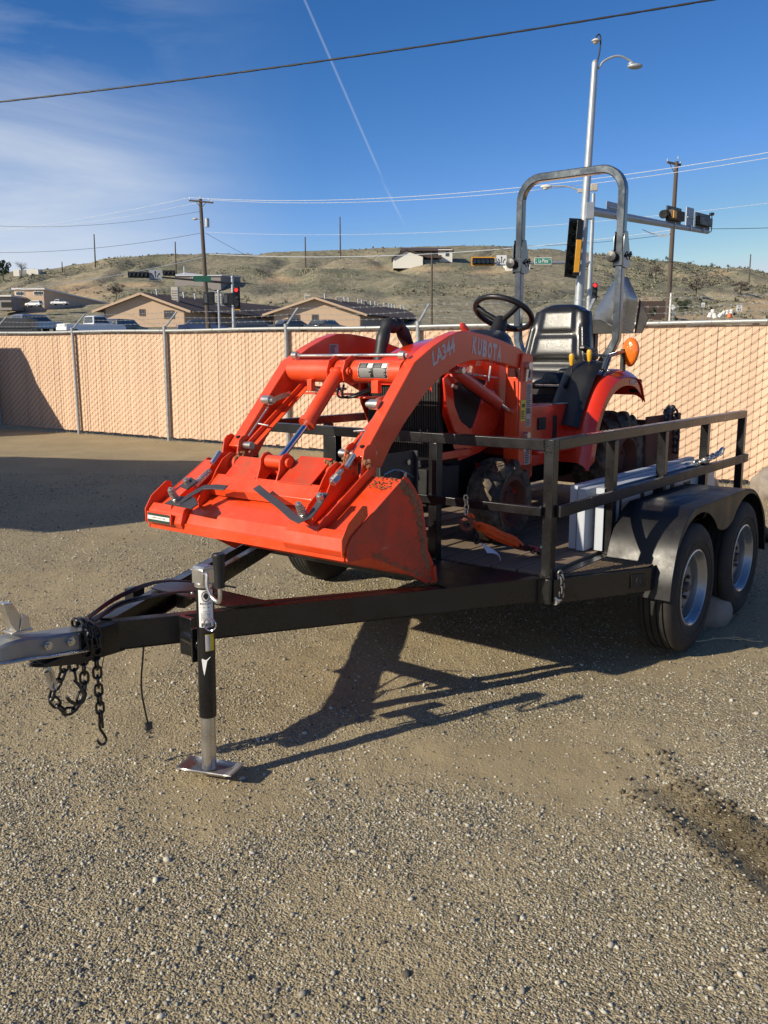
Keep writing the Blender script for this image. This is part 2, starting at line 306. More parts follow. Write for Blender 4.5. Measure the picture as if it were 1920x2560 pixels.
def solo(name, mb, mats, label, cat, base=(0, 0, 0), frame=I4, smooth=30, bevel=0, group=None, kind=None):
    me = mesh_of(name, mb, mats, base, smooth); o = link_obj(bpy.data.objects.new(name, me))
    o.matrix_world = frame @ Matrix.Translation(Vector(base))
    if kind != 'structure': o['label'] = label; o['category'] = cat
    if group: o['group'] = group
    if kind: o['kind'] = kind
    BASE[o.name] = Vector(base)
    if bevel: md = o.modifiers.new('edge', 'BEVEL'); md.width = bevel; md.segments = 2; md.limit_method = 'ANGLE'; md.angle_limit = R(40)
    return o
def inst(name, me, parent, mtx):          # one more piece that shares a mesh; mtx is in the frame's coordinates
    o = link_obj(bpy.data.objects.new(name, me)); o.parent = parent; o.matrix_local = Matrix.Translation(-BASE[parent.name]) @ mtx
    BASE[o.name] = BASE[parent.name]; return o
def copy_tree(o, parent=None):
    c = o.copy(); S.collection.objects.link(c); c.parent = parent; BASE[c.name] = BASE.get(o.name, Vector())
    for ch in [x for x in bpy.data.objects if x.parent == o]: copy_tree(ch, c)
    return c
def mtx(o, X, Y, Z): X, Y, Z = Vector(X).normalized(), Vector(Y).normalized(), Vector(Z).normalized(); return Matrix(((X.x, Y.x, Z.x, o[0]), (X.y, Y.y, Z.y, o[1]), (X.z, Y.z, Z.z, o[2]), (0, 0, 0, 1)))
def text_into(mb, s_, o, X, Y, h, w=None, ext=0.0006, bold=0.0, shear=0.0):
    X, Y = Vector(X).normalized(), Vector(Y).normalized(); Z = X.cross(Y)
    c = bpy.data.curves.new('t', 'FONT'); c.body = s_; c.size = 1; c.resolution_u = 2; c.extrude = 0.0; c.offset = bold; c.shear = shear
    t = bpy.data.objects.new('t', c); me = bpy.data.meshes.new_from_object(t)
    vs_ = [v.co.copy() for v in me.vertices]
    if vs_:
        x0 = min(v.x for v in vs_); x1 = max(v.x for v in vs_); y0 = min(v.y for v in vs_); y1 = max(v.y for v in vs_)
        ky = h / (y1 - y0); kx = ky if w is None else w / (x1 - x0)
        mb.add([Vector(o) + X * (v.x - x0) * kx + Y * (v.y - y0) * ky + Z * ext for v in vs_], [tuple(p.vertices) for p in me.polygons])
    bpy.data.objects.remove(t); bpy.data.curves.remove(c); bpy.data.meshes.remove(me)
def card(mb, o, X, Y, w, h, t=0.0008):        # thin sticker, origin lower-left, lying proud of a face
    X, Y = Vector(X).normalized(), Vector(Y).normalized(); Z = X.cross(Y)
    mb.obox(Vector(o) + X * w / 2 + Y * h / 2 + Z * t / 2, X * w / 2, Y * h / 2, Z * t / 2)
def lines_into(mb, o, X, Y, w, h, n, fill=0.5, t=0.0012):
    X, Y = Vector(X).normalized(), Vector(Y).normalized(); Z = X.cross(Y)
    for i in range(n):
        ww = w * random.uniform(0.7, 1.0); y = h * (i + 0.5) / n
        mb.obox(Vector(o) + X * ww / 2 + Y * y + Z * t, X * ww / 2, Y * h / n * fill / 2, Z * 0.0002)
# chain link mesh: long axis X, flat in XY
def link_mb(Lc=0.032, w=0.011, r=0.0042):
    mb = MB(); pts = []
    for i in range(8): a = -math.pi / 2 + math.pi * i / 7; pts.append((Lc / 2 - w + w * math.cos(a) + 0.0, w * math.sin(a), 0))
    for i in range(8): a = math.pi / 2 + math.pi * i / 7; pts.append((-Lc / 2 + w + w * math.cos(a), w * math.sin(a), 0))
    mb.tube(pts, r, 6, closed=True); return mb
def chain(parent, pts, mesh, pitch, roll0=0.0, name='link'):
    pts = [Vector(p) for p in pts]; seg = [(pts[i + 1] - pts[i]).length for i in range(len(pts) - 1)]; tot_ = sum(seg); n = max(1, int(tot_ / pitch))
    for k in range(n):
        s_ = (k + 0.5) * tot_ / n; i = 0
        while i < len(seg) - 1 and s_ > seg[i]: s_ -= seg[i]; i += 1
        p = pts[i].lerp(pts[i + 1], s_ / seg[i]); d = (pts[i + 1] - pts[i]).normalized()
        u = d.cross(Vector((0.3, 0.9, 0.1))).normalized(); w = d.cross(u); a = roll0 + (math.pi / 2) * (k % 2) + random.uniform(-0.25, 0.25)
        Yv = u * math.cos(a) + w * math.sin(a); inst(name, mesh, parent, mtx(p, d, Yv, d.cross(Yv)))
def bez(p0, p1, sag, n=12):
    p0, p1 = Vector(p0), Vector(p1); return [p0.lerp(p1, i / n) + Vector((0, 0, -sag * 4 * (i / n) * (1 - i / n))) for i in range(n + 1)]
def smooth_pts(pts, n=6):      # Catmull-Rom
    pts = [Vector(p) for p in pts]; q = [pts[0] * 2 - pts[1]] + pts + [pts[-1] * 2 - pts[-2]]; out = []
    for i in range(1, len(q) - 2):
        for k in range(n):
            t = k / n; out.append(0.5 * ((2 * q[i]) + (q[i + 1] - q[i - 1]) * t + (2 * q[i - 1] - 5 * q[i] + 4 * q[i + 1] - q[i + 2]) * t * t + (3 * q[i] - q[i - 1] - 3 * q[i + 1] + q[i + 2]) * t ** 3))
    return out + [pts[-1]]
# ================================================================ ground
VR = [(-900, 760), (-300, 715), (0, 687), (77, 673), (154, 667), (212, 654), (270, 642), (347, 638), (386, 634), (640, 632.6), (987, 619), (1141, 615), (1260, 613), (1406, 626), (1480, 634), (1582, 639), (1664, 649), (1734, 662), (1788, 666), (1853, 669), (1920, 684), (2400, 735), (3200, 800)]
SV = [(140, 0.0), (155, 0.12), (170, 0.27), (200, 0.42), (230, 0.55), (250, 0.65), (280, 0.80), (320, 1.0)]
LOW = [(16, 0.0), (19, 0.0), (30, 0.7), (60, 1.9), (85, 2.7), (120, 4.2), (140, zat(812, 140))]
lx = [a for a, b in LOW]; lz = [b for a, b in LOW]
def fb(x, y, s, o=4):
    return noise.fractal(Vector((x * s, y * s, 3.1)), 1.0, 2.0, o)
def terrain(X, Y):
    if Y < 140: z = float(np.interp(Y, lx, lz)); amp = 0.0 if Y < 22 else min(1, (Y - 22) / 60) * 0.18
    else:
        u = 960 + CF * X / (Y * math.cos(CP) - 15 * math.sin(CP)); vr = float(np.interp(u, [a for a, b in VR], [b for a, b in VR]))
        v = 812 + (vr - 812) * float(np.interp(Y, [a for a, b in SV], [b for a, b in SV])); z = zat(v, min(Y, 320)); amp = 0.25 + 0.9 * min(1, (Y - 140) / 60) * (1 if Y < 300 else max(0.25, 1 - (Y - 300) / 25))
        if Y > 320: z = zat(vr, 320) - (Y - 320) * 0.02
    if amp: z += amp * (fb(X, Y, 0.045, 3) * 1.1 + fb(X + 40, Y, 0.16, 3) * 0.45 - (max(0, 1 - abs(fb(X, Y * .35, 0.03, 2)) * 7) * 1.6 if Y > 150 else 0))
    return z
RUT = [gp(1560, 1850), gp(1640, 1950), gp(1720, 2010), gp(1800, 2065), gp(1900, 2150), gp(2050, 2260)]
def seg_dist(P, A, B):
    d = B - A; t = np.clip(((P - A) @ d) / (d @ d), 0, 1); q = A + t[:, None] * d; r = P - q; return np.hypot(r[:, 0], r[:, 1]), d[0] * r[:, 1] - d[1] * r[:, 0]
def grid_obj(name, xs, ys, zf, extra=None, kind='structure'):
    nx, ny = len(xs), len(ys); XX, YY = np.meshgrid(xs, ys, indexing='ij'); P = np.stack([XX.ravel(), YY.ravel()], 1)
    Z, attrs = zf(P); co_ = np.column_stack([P, Z]).astype(np.float32)
    idx = np.arange(nx * ny).reshape(nx, ny); F = np.stack([idx[:-1, :-1], idx[1:, :-1], idx[1:, 1:], idx[:-1, 1:]], -1).reshape(-1, 4)
    me = bpy.data.meshes.new(name); me.vertices.add(len(co_)); me.vertices.foreach_set('co', co_.ravel())
    me.loops.add(F.size); me.loops.foreach_set('vertex_index', F.ravel().astype(np.int32)); me.polygons.add(len(F))
    me.polygons.foreach_set('loop_start', (np.arange(len(F)) * 4).astype(np.int32)); me.update(calc_edges=True); me.shade_smooth()
    for k, a in attrs.items(): at_ = me.attributes.new(k, 'FLOAT', 'POINT'); at_.data.foreach_set('value', a.astype(np.float32))
    o = link_obj(bpy.data.objects.new(name, me)); o['kind'] = kind; return o
# cheap vectorised value noise
def vnoise(P, s, seed=0):
    Q = P * s + 1000.37 + seed * 17.13; i = np.floor(Q).astype(np.int64); f = Q - i; f = f * f * (3 - 2 * f)
    def h(a, b): n = (a * 374761393 + b * 668265263 + seed * 974711) & 0xffffffff; n = ((n ^ (n >> 13)) * 1274126177) & 0xffffffff; return ((n ^ (n >> 16)) & 0xffff) / 65535.0
    a = h(i[:, 0], i[:, 1]); b = h(i[:, 0] + 1, i[:, 1]); c = h(i[:, 0], i[:, 1] + 1); d = h(i[:, 0] + 1, i[:, 1] + 1)
    return (a * (1 - f[:, 0]) + b * f[:, 0]) * (1 - f[:, 1]) + (c * (1 - f[:, 0]) + d * f[:, 0]) * f[:, 1]
def fbm(P, s, o=4, seed=0): return sum(vnoise(P, s * 2 ** k, seed + k) * 0.5 ** k for k in range(o)) / sum(0.5 ** k for k in range(o))
def rutmask(P):
    dmin = np.full(len(P), 9.0); sg = np.zeros(len(P)); tt = np.zeros(len(P))
    for k in range(len(RUT) - 1):
        A = np.array(RUT[k][:2]); B = np.array(RUT[k + 1][:2]); d, s_ = seg_dist(P, A, B); m = d < dmin; dmin[m] = d[m]; sg[m] = np.sign(s_[m]) * d[m]; tt[m] = (k + 0.5) / (len(RUT) - 1)
    return dmin, sg, tt
def dusty(P):    # 0 gravel .. 1 bare fine dirt
    a = fbm(P, 1.3, 4, 5); m = np.clip((a - 0.50) * 5, 0, 0.7); x, y = P[:, 0], P[:, 1]
    for (cx, cy, rx, ry, k) in ((0.35, 3.25, 0.75, 0.30, 1.0), (-0.55, 3.0, 0.35, 0.25, 0.9), (-1.3, 3.6, 0.8, 0.35, 0.6), (-0.1, 4.5, 0.7, 0.35, 0.6), (1.0, 3.55, 0.4, 0.3, 0.7), (-2.2, 5.8, 0.9, 0.5, 0.6)): m = np.maximum(m, k * np.clip(1.6 - np.hypot((x - cx) / rx, (y - cy) / ry) + (a - .5) * 2.2, 0, 1))
    far = np.clip((P[:, 1] - 9.5) / 5, 0, 1) * 0.6; return np.clip(m + far, 0, 1)
def zground(P):
    r = np.hypot(P[:, 0], P[:, 1] - 3); near = np.clip(1.3 - r / 22, 0, 1)
    z = (fbm(P, 0.8, 3, 1) - 0.5) * 0.035 * near + (fbm(P, 5, 4, 2) - 0.5) * 0.018 * near + (fbm(P, 40, 2, 3) - 0.5) * 0.005 * np.clip(1.3 - r / 7, 0, 1)
    d, sg, tt = rutmask(P); w = np.clip(1 - d / (0.05 + 0.13 * tt), 0, 1); amp = np.clip(tt * 1.6, 0, 1)
    lump = fbm(P, 22, 3, 8)
    z = z - 0.020 * np.clip(1 - d / 0.09, 0, 1) * amp + 0.05 * amp * np.clip(1 - np.abs(sg - 0.10 - .05 * (lump - .5)) / 0.07, 0, 1) * lump ** 1.5 * 1.2 + 0.02 * amp * np.clip(1 - np.abs(sg + 0.11) / 0.05, 0, 1) * lump
    for k in range(5):
        o_ = k * 0.028; A_ = np.array([0.548 + o_, 3.62 - o_ * .45]); B_ = np.array([0.73 + o_, 3.80 - o_ * .3]); dg, _ = seg_dist(P, A_, B_); z = z - 0.007 * np.clip(1 - dg / 0.008, 0, 1)
    streaky = fbm(np.stack([sg * 60, P[:, 1] * 4 + P[:, 0] * 3], 1), 1.0, 3, 12)
    big = fbm(P, 7, 3, 14); mud = np.clip(w * (0.25 + 0.9 * streaky) + np.clip(1.25 - np.abs(sg - 0.09 - .10 * (big - .5)) / 0.09, 0, 1) * amp * 1.2 + 0.8 * np.clip(1 - np.abs(sg + 0.13) / 0.05, 0, 1) * amp * big * 1.5, 0, 1) * np.clip(tt * 2.2, 0.1, 1) * np.clip(0.2 + lump * 1.35, 0, 1)
    z = z - 0.012                                         # mean level just under the wheels
    z = np.where(P[:, 1] > 16, z * 0 - 0.015, z)
    return z, {'mud': mud, 'dust': dusty(P)}
xs = np.concatenate([np.array([-900, -300, -100, -40, -20, -12]), np.linspace(-9, -3.05, 110), np.arange(-3, 3.2, 0.021), np.linspace(3.25, 9, 100), np.array([12, 20, 40, 100, 300, 900])])
ys = np.concatenate([np.array([-300, -100, -40, -15, -6, -3, -1, 0.3, 1.0]), np.arange(1.6, 4.6, 0.021), np.linspace(4.63, 8, 110), np.linspace(8.08, 18, 110), np.array([20, 25, 40, 100, 300, 900, 3000])])
g = grid_obj('ground', xs, ys, zground)
gm = bpy.data.materials.new('gravel_and_dirt'); gm.use_nodes = True; nt = gm.node_tree; nd = nt.nodes; L = nt.links; b = nd['Principled BSDF']; b.inputs['Specular IOR Level'].default_value = 0.25
def nn(t, **k):
    n = nd.new(t)
    for a, v in k.items(): setattr(n, a, v)
    return n
tcg = nn('ShaderNodeTexCoord'); v1 = nn('ShaderNodeTexVoronoi'); v1.inputs['Scale'].default_value = 130; L.new(tcg.outputs['Object'], v1.inputs['Vector'])
v2 = nn('ShaderNodeTexVoronoi'); v2.inputs['Scale'].default_value = 55; L.new(tcg.outputs['Object'], v2.inputs['Vector'])
n1_ = nn('ShaderNodeTexNoise'); n1_.inputs['Scale'].default_value = 1.1; n1_.inputs['Detail'].default_value = 8; n1_.inputs['Roughness'].default_value = 0.65; L.new(tcg.outputs['Object'], n1_.inputs['Vector'])
n3_ = nn('ShaderNodeTexNoise'); n3_.inputs['Scale'].default_value = 160; n3_.inputs['Detail'].default_value = 3; L.new(tcg.outputs['Object'], n3_.inputs['Vector'])
sp = nn('ShaderNodeSeparateColor'); L.new(v1.outputs['Color'], sp.inputs[0]); ra = nn('ShaderNodeValToRGB'); L.new(sp.outputs[0], ra.inputs[0])
e_ = ra.color_ramp.elements; e_[0].position = 0; e_[0].color = (0.17, 0.142, 0.092, 1); e_[1].position = 1; e_[1].color = (0.56, 0.475, 0.32, 1)
x = ra.color_ramp.elements.new(0.45); x.color = (0.325, 0.265, 0.162, 1); x = ra.color_ramp.elements.new(0.85); x.color = (0.43, 0.355, 0.225, 1)
dirt_ = nn('ShaderNodeValToRGB'); L.new(n1_.outputs['Fac'], dirt_.inputs[0]); dirt_.color_ramp.elements[0].position = 0.3; dirt_.color_ramp.elements[0].color = (0.30, 0.235, 0.133, 1); dirt_.color_ramp.elements[1].position = 0.75; dirt_.color_ramp.elements[1].color = (0.42, 0.335, 0.20, 1)
ad = nn('ShaderNodeAttribute', attribute_name='dust'); am = nn('ShaderNodeAttribute', attribute_name='mud')
f1 = nn('ShaderNodeMath', operation='MULTIPLY_ADD'); L.new(ad.outputs['Fac'], f1.inputs[0]); f1.inputs[1].default_value = 0.72; f1.inputs[2].default_value = 0.20; f1.use_clamp = True
m1 = nn('ShaderNodeMixRGB'); L.new(f1.outputs[0], m1.inputs[0]); L.new(ra.outputs[0], m1.inputs[1]); L.new(dirt_.outputs[0], m1.inputs[2])
m2 = nn('ShaderNodeMixRGB'); L.new(am.outputs['Fac'], m2.inputs[0]); L.new(m1.outputs[0], m2.inputs[1]); m2.inputs[2].default_value = (0.10, 0.078, 0.045, 1)
L.new(m2.outputs[0], b.inputs['Base Color']); b.inputs['Roughness'].default_value = 0.95
hs = nn('ShaderNodeMath', operation='MULTIPLY_ADD'); L.new(v2.outputs['Distance'], hs.inputs[0]); hs.inputs[1].default_value = -0.9; L.new(v1.outputs['Distance'], hs.inputs[2])
hm = nn('ShaderNodeMath', operation='MULTIPLY_ADD'); L.new(hs.outputs[0], hm.inputs[0]); hm.inputs[1].default_value = -1.0; L.new(n3_.outputs['Fac'], hm.inputs[2])
bp = nn('ShaderNodeBump'); bp.inputs['Strength'].default_value = 0.75; bp.inputs['Distance'].default_value = 0.007; L.new(hm.outputs[0], bp.inputs['Height'])
bs_ = nn('ShaderNodeMath', operation='MULTIPLY_ADD'); L.new(ad.outputs['Fac'], bs_.inputs[0]); bs_.inputs[1].default_value = -0.55; bs_.inputs[2].default_value = 0.85; L.new(bs_.outputs[0], bp.inputs['Strength']); L.new(bp.outputs[0], b.inputs['Normal'])
g.data.materials.append(gm)
# loose stones: real geometry, one mass
def stones(n, xr, yr, smin, smax, seed, keep=None, power=2.2, mud=False):
    rg = np.random.default_rng(seed); P = np.stack([rg.uniform(*xr, n), rg.uniform(*yr, n)], 1)
    w = np.abs(P[:, 0]) < P[:, 1] * 0.50 + 0.35; P = P[w]; k = rg.uniform(0, 1, len(P)) > dusty(P) * 0.85; P = P[k]; d_, sg_, tt_ = rutmask(P); P = P[(np.abs(sg_ - .03) > .15) | (d_ > .25) | (tt_ < .25) | (rg.uniform(0, 1, len(P)) < .12)]
    if keep is not None: P = P[keep(P, rg)]
    s = smin + (smax - smin) * rg.uniform(0, 1, len(P)) ** power
    return P, s
ICO_V = []; t_ = (1 + 5 ** 0.5) / 2
for a in (-1, 1):
    for b_ in (-t_, t_): ICO_V += [(0, a, b_), (a, b_, 0), (b_, 0, a)]
ICO_V = np.array(ICO_V, float); ICO_V /= np.linalg.norm(ICO_V[0])
bm_ = bmesh.new(); [bm_.verts.new(v) for v in ICO_V]; h_ = bmesh.ops.convex_hull(bm_, input=bm_.verts); bm_.verts.index_update(); ICO_F = np.array([[v.index for v in f.verts] for f in bm_.faces]); ICO_V = np.array([v.co[:] for v in bm_.verts]); bm_.free()
OCT_V = np.array([(1, 0, 0), (-1, 0, 0), (0, 1, 0), (0, -1, 0), (0, 0, 1), (0, 0, -1)], float); OCT_F = np.array([(0, 2, 4), (2, 1, 4), (1, 3, 4), (3, 0, 4), (2, 0, 5), (1, 2, 5), (3, 1, 5), (0, 3, 5)])
def scatter_mesh(name, sets, material, kind='stuff', label=None, cat=None):
    VV = []; FF = []; o = 0
    for (P3, s, TV, TF_, flat, jit, seed) in sets:
        rg = np.random.default_rng(seed); n = len(P3); k = len(TV)
        V = TV[None] * (1 + rg.uniform(-jit, jit, (n, k, 1))); V = V * np.stack([rg.uniform(0.7, 1.35, n), rg.uniform(0.6, 1.0, n), rg.uniform(*flat, n)], 1)[:, None]
        th = rg.uniform(0, 2 * np.pi, n); c, sn = np.cos(th)[:, None], np.sin(th)[:, None]; tl = rg.uniform(-0.35, 0.35, (n, 1))
        x, y, z = V[..., 0], V[..., 1], V[..., 2]; x, z = x + tl * z, z - tl * x; V = np.stack([c * x - sn * y, sn * x + c * y, z], -1) * s[:, None, None] + P3[:, None]
        VV.append(V.reshape(-1, 3)); FF.append((TF_[None] + (np.arange(n) * k)[:, None, None] + o).reshape(-1, TF_.shape[1])); o += n * k
    V = np.concatenate(VV).astype(np.float32); F = np.concatenate(FF).astype(np.int32)
    me = bpy.data.meshes.new(name); me.vertices.add(len(V)); me.vertices.foreach_set('co', V.ravel()); me.loops.add(F.size); me.loops.foreach_set('vertex_index', F.ravel())
    me.polygons.add(len(F)); me.polygons.foreach_set('loop_start', (np.arange(len(F)) * F.shape[1]).astype(np.int32)); me.update(calc_edges=True); me.materials.append(material)
    ob = link_obj(bpy.data.objects.new(name, me)); ob['kind'] = kind
    if label: ob['label'] = label; ob['category'] = cat
    return ob
sm = bpy.data.materials.new('loose_stone'); sm.use_nodes = True; nt = sm.node_tree; nd = nt.nodes; L = nt.links; b = nd['Principled BSDF']; b.inputs['Roughness'].default_value = 0.85; b.inputs['Specular IOR Level'].default_value = 0.3
ge = nn('ShaderNodeNewGeometry'); rs_ = nn('ShaderNodeValToRGB'); L.new(ge.outputs['Random Per Island'], rs_.inputs[0]); E_ = rs_.color_ramp; E_.interpolation = 'LINEAR'
for i, (p_, c_) in enumerate([(0, (0.08, 0.074, 0.062)), (0.2, (0.21, 0.178, 0.125)), (0.5, (0.33, 0.268, 0.178)), (0.82, (0.42, 0.348, 0.235)), (0.97, (0.48, 0.425, 0.32)), (1, (0.58, 0.54, 0.44))]):
    el = E_.elements[0] if i == 0 else (E_.elements[1] if i == 5 else E_.elements.new(p_)); el.position = p_; el.color = (*c_, 1)
L.new(rs_.outputs[0], b.inputs['Base Color'])
sets = []
def zg(P): return zground(P)[0]
for (n, xr, yr, s0, s1, sd, tv, tf, pw) in ((1500, (-2.2, 2.2), (1.7, 4.5), 0.006, 0.013, 1, ICO_V, ICO_F, 3.0), (17000, (-1.7, 1.7), (1.7, 3.4), 0.003, 0.007, 2, ICO_V, ICO_F, 2.0), (60000, (-1.9, 1.9), (1.7, 3.6), 0.0014, 0.0042, 5, OCT_V, OCT_F, 1.6), (75000, (-3.2, 3.4), (2.6, 6.4), 0.0022, 0.0075, 3, OCT_V, OCT_F, 2.0), (42000, (-5.6, 5.6), (5.5, 11.5), 0.004, 0.011, 4, OCT_V, OCT_F, 2.2)):
    P, s = stones(n, xr, yr, s0, s1, sd, power=pw); sets.append((np.column_stack([P, zg(P) + s * 0.18]), s, tv, tf, (0.4, 0.85), 0.34, sd + 50))
scatter_mesh('loose_gravel', sets, sm)
# clods of wet earth along the scuffed track
cp = []
for k in range(800):
    t = rng.uniform(0, 1) ** 0.7; i = min(int(t * 5), 4); a = RUT[i].lerp(RUT[i + 1], t * 5 - i); d = (RUT[i + 1] - RUT[i]).normalized(); nrm = Vector((-d.y, d.x, 0)); off = rng.choice([0.08, 0.13, 0.05, -0.12]) + rng.normal(0, 0.035)
    cp.append((a.x + nrm.x * off, a.y + nrm.y * off))
cp = np.array(cp); cs = 0.002 + 0.010 * rng.uniform(0, 1, len(cp)) ** 2.5; cm_ = mat('damp_earth_clod', (0.12, 0.092, 0.055), 0.95, var=0.35, scale=40)
scatter_mesh('earth_clods', [(np.column_stack([cp, zg(cp) + cs * 0.3]), cs, ICO_V, ICO_F, (0.5, 0.9), 0.3, 77)], cm_)
# dry straw and twigs on the ground
mb = MB()
for k in range(260):
    x_, y_ = rng.uniform(-3.5, 4), rng.uniform(1.9, 10); a = rng.uniform(0, 6.28); l = rng.uniform(0.01, 0.05); z0 = float(zg(np.array([[x_, y_]]))[0]) + 0.006
    mb.tube([(x_, y_, z0), (x_ + l * .5 * math.cos(a), y_ + l * .5 * math.sin(a), z0 + 0.003), (x_ + l * math.cos(a + .3), y_ + l * math.sin(a + .3), z0)], 0.0007 + 0.00012 * y_, 3)
solo('straw_litter', mb, 'straw', '', '', kind='stuff')
# ---------------------------------------------------------------- hillside
def zhill(P): 
    z = np.array([terrain(px, py) for px, py in P]); z[P[:, 1] < 19.5] = -0.4
    Y = P[:, 1]; zc = Y * math.cos(CP) - (z - CH) * math.sin(CP); u = 960 + CF * P[:, 0] / zc; v = 1280 - CF * (Y * math.sin(CP) + (z - CH) * math.cos(CP)) / zc
    bare = np.zeros(len(P))
    for (cu, cv, ru, rv_) in ((200, 728, 80, 26), (190, 725, 60, 22), (345, 712, 60, 7), (560, 697, 30, 8), (700, 700, 45, 10), (1080, 672, 60, 6), (945, 672, 30, 5), (1215, 680, 55, 7), (1797, 684, 26, 12), (1900, 765, 55, 22), (1610, 748, 40, 8), (1860, 800, 90, 16)):
        bare = np.maximum(bare, np.clip(1.35 - np.hypot((u - cu) / ru, (v - cv) / rv_), 0, 1))
    for (a, b2, wd) in (((30, 800), (140, 770), 5), ((140, 770), (255, 728), 4), ((1560, 800), (1700, 797), 6), ((1700, 797), (1900, 770), 8)):
        d, _ = seg_dist(np.stack([u, v], 1), np.array(a, float), np.array(b2, float)); bare = np.maximum(bare, np.clip(1.4 - d / wd, 0, 0.75))
    lines = np.zeros(len(P))
    for (a, b2) in (((1565, 640), (1700, 690)), ((1700, 690), (1860, 712)), ((1560, 672), (1620, 690))):
        d, _ = seg_dist(np.stack([u, v], 1), np.array(a, float), np.array(b2, float)); bare = np.maximum(bare, np.clip(1.3 - d / 1.6, 0, 0.6))
    return z, {'bare': bare}
hx = np.concatenate([np.arange(-420, -200, 12.0), np.arange(-200, 200, 1.7), np.arange(200, 440, 12.0)]); hy = np.concatenate([np.arange(18.5, 60, 2.5), np.arange(60, 140, 3), np.arange(140, 332, 1.6), np.arange(335, 700, 25)])
hl = grid_obj('hillside', hx, hy, zhill)
hm_ = bpy.data.materials.new('dry_sagebrush_slope'); hm_.use_nodes = True; nt = hm_.node_tree; nd = nt.nodes; L = nt.links; b = nd['Principled BSDF']; b.inputs['Roughness'].default_value = 0.95; b.inputs['Specular IOR Level'].default_value = 0.1
tcg = nn('ShaderNodeTexCoord'); na = nn('ShaderNodeTexNoise'); na.inputs['Scale'].default_value = 0.035; na.inputs['Detail'].default_value = 9; na.inputs['Roughness'].default_value = 0.68; L.new(tcg.outputs['Object'], na.inputs['Vector'])
nb = nn('ShaderNodeTexNoise'); nb.inputs['Scale'].default_value = 0.55; nb.inputs['Detail'].default_value = 5; nb.inputs['Roughness'].default_value = 0.7; L.new(tcg.outputs['Object'], nb.inputs['Vector'])
r1 = nn('ShaderNodeValToRGB'); L.new(na.outputs['Fac'], r1.inputs[0]); q = r1.color_ramp; q.elements[0].position = 0.34; q.elements[0].color = (0.165, 0.168, 0.112, 1); q.elements[1].position = 0.66; q.elements[1].color = (0.35, 0.295, 0.20, 1); x = q.elements.new(0.5); x.color = (0.25, 0.228, 0.16, 1)
r2 = nn('ShaderNodeMapRange'); r2.inputs[1].default_value = 0.3; r2.inputs[2].default_value = 0.7; r2.inputs[3].default_value = 0.62; r2.inputs[4].default_value = 1.32; L.new(nb.outputs['Fac'], r2.inputs[0])
sc = nn('ShaderNodeVectorMath', operation='SCALE'); L.new(r1.outputs[0], sc.inputs[0]); L.new(r2.outputs[0], sc.inputs['Scale'])
ab = nn('ShaderNodeAttribute', attribute_name='bare'); br = nn('ShaderNodeMath', operation='MULTIPLY'); L.new(ab.outputs['Fac'], br.inputs[0]); L.new(r2.outputs[0], br.inputs[1]); br.use_clamp = True
mm = nn('ShaderNodeMixRGB'); L.new(br.outputs[0], mm.inputs[0]); L.new(sc.outputs[0], mm.inputs[1]); mm.inputs[2].default_value = (0.46, 0.34, 0.21, 1); L.new(mm.outputs[0], b.inputs['Base Color'])
bp = nn('ShaderNodeBump'); bp.inputs['Strength'].default_value = 0.8; bp.inputs['Distance'].default_value = 0.9; L.new(nb.outputs['Fac'], bp.inputs['Height']); L.new(bp.outputs[0], b.inputs['Normal'])
hl.data.materials.append(hm_)
# sagebrush: many small leafy clumps as one mass
rg = np.random.default_rng(31); nS = 13000; sy = 142 + (325 - 142) * rg.uniform(0, 1, nS) ** 0.8; sxx = rg.uniform(-0.50, 0.50, nS) * sy
den = fbm(np.stack([sxx, sy * .6], 1), 0.05, 5, 21); kp = rg.uniform(0, 1, nS) < np.clip((den - 0.44) * 7, 0.04, 1); sxx, sy = sxx[kp], sy[kp]
LV = []; 
for k in range(9):
    a = rg.uniform(0, 6.28); h = rg.uniform(0.1, 0.9); r_ = rg.uniform(0.1, 0.8); c = np.array([r_ * math.cos(a), r_ * math.sin(a), h]); u1 = rg.normal(0, 1, 3); u1 /= np.linalg.norm(u1); u2 = np.cross(u1, rg.normal(0, 1, 3)); u2 /= np.linalg.norm(u2); LV += [c + u1 * .38, c + u2 * .38, c - u1 * .38, c - u2 * .38]
LV = np.array(LV); LF = np.arange(36).reshape(9, 4)
zz = np.array([terrain(a, b2) for a, b2 in zip(sxx, sy)]); big = np.where(sxx > 60, 1.35, 0.9)
bsm = bpy.data.materials.new('sagebrush_leaf'); bsm.use_nodes = True; nt = bsm.node_tree; nd = nt.nodes; L = nt.links; b = nd['Principled BSDF']; b.inputs['Roughness'].default_value = 0.9; b.inputs['Specular IOR Level'].default_value = 0.1
ge = nn('ShaderNodeNewGeometry'); rs_ = nn('ShaderNodeValToRGB'); L.new(ge.outputs['Random Per Island'], rs_.inputs[0]); rs_.color_ramp.elements[0].color = (0.145, 0.15, 0.10, 1); rs_.color_ramp.elements[1].color = (0.29, 0.27, 0.19, 1); L.new(rs_.outputs[0], b.inputs['Base Color'])
scatter_mesh('sagebrush', [(np.column_stack([sxx, sy, zz - 0.1]), rg.uniform(0.25, 0.7, len(sxx)) * big, LV, LF, (0.6, 1.0), 0.15, 32)], bsm)
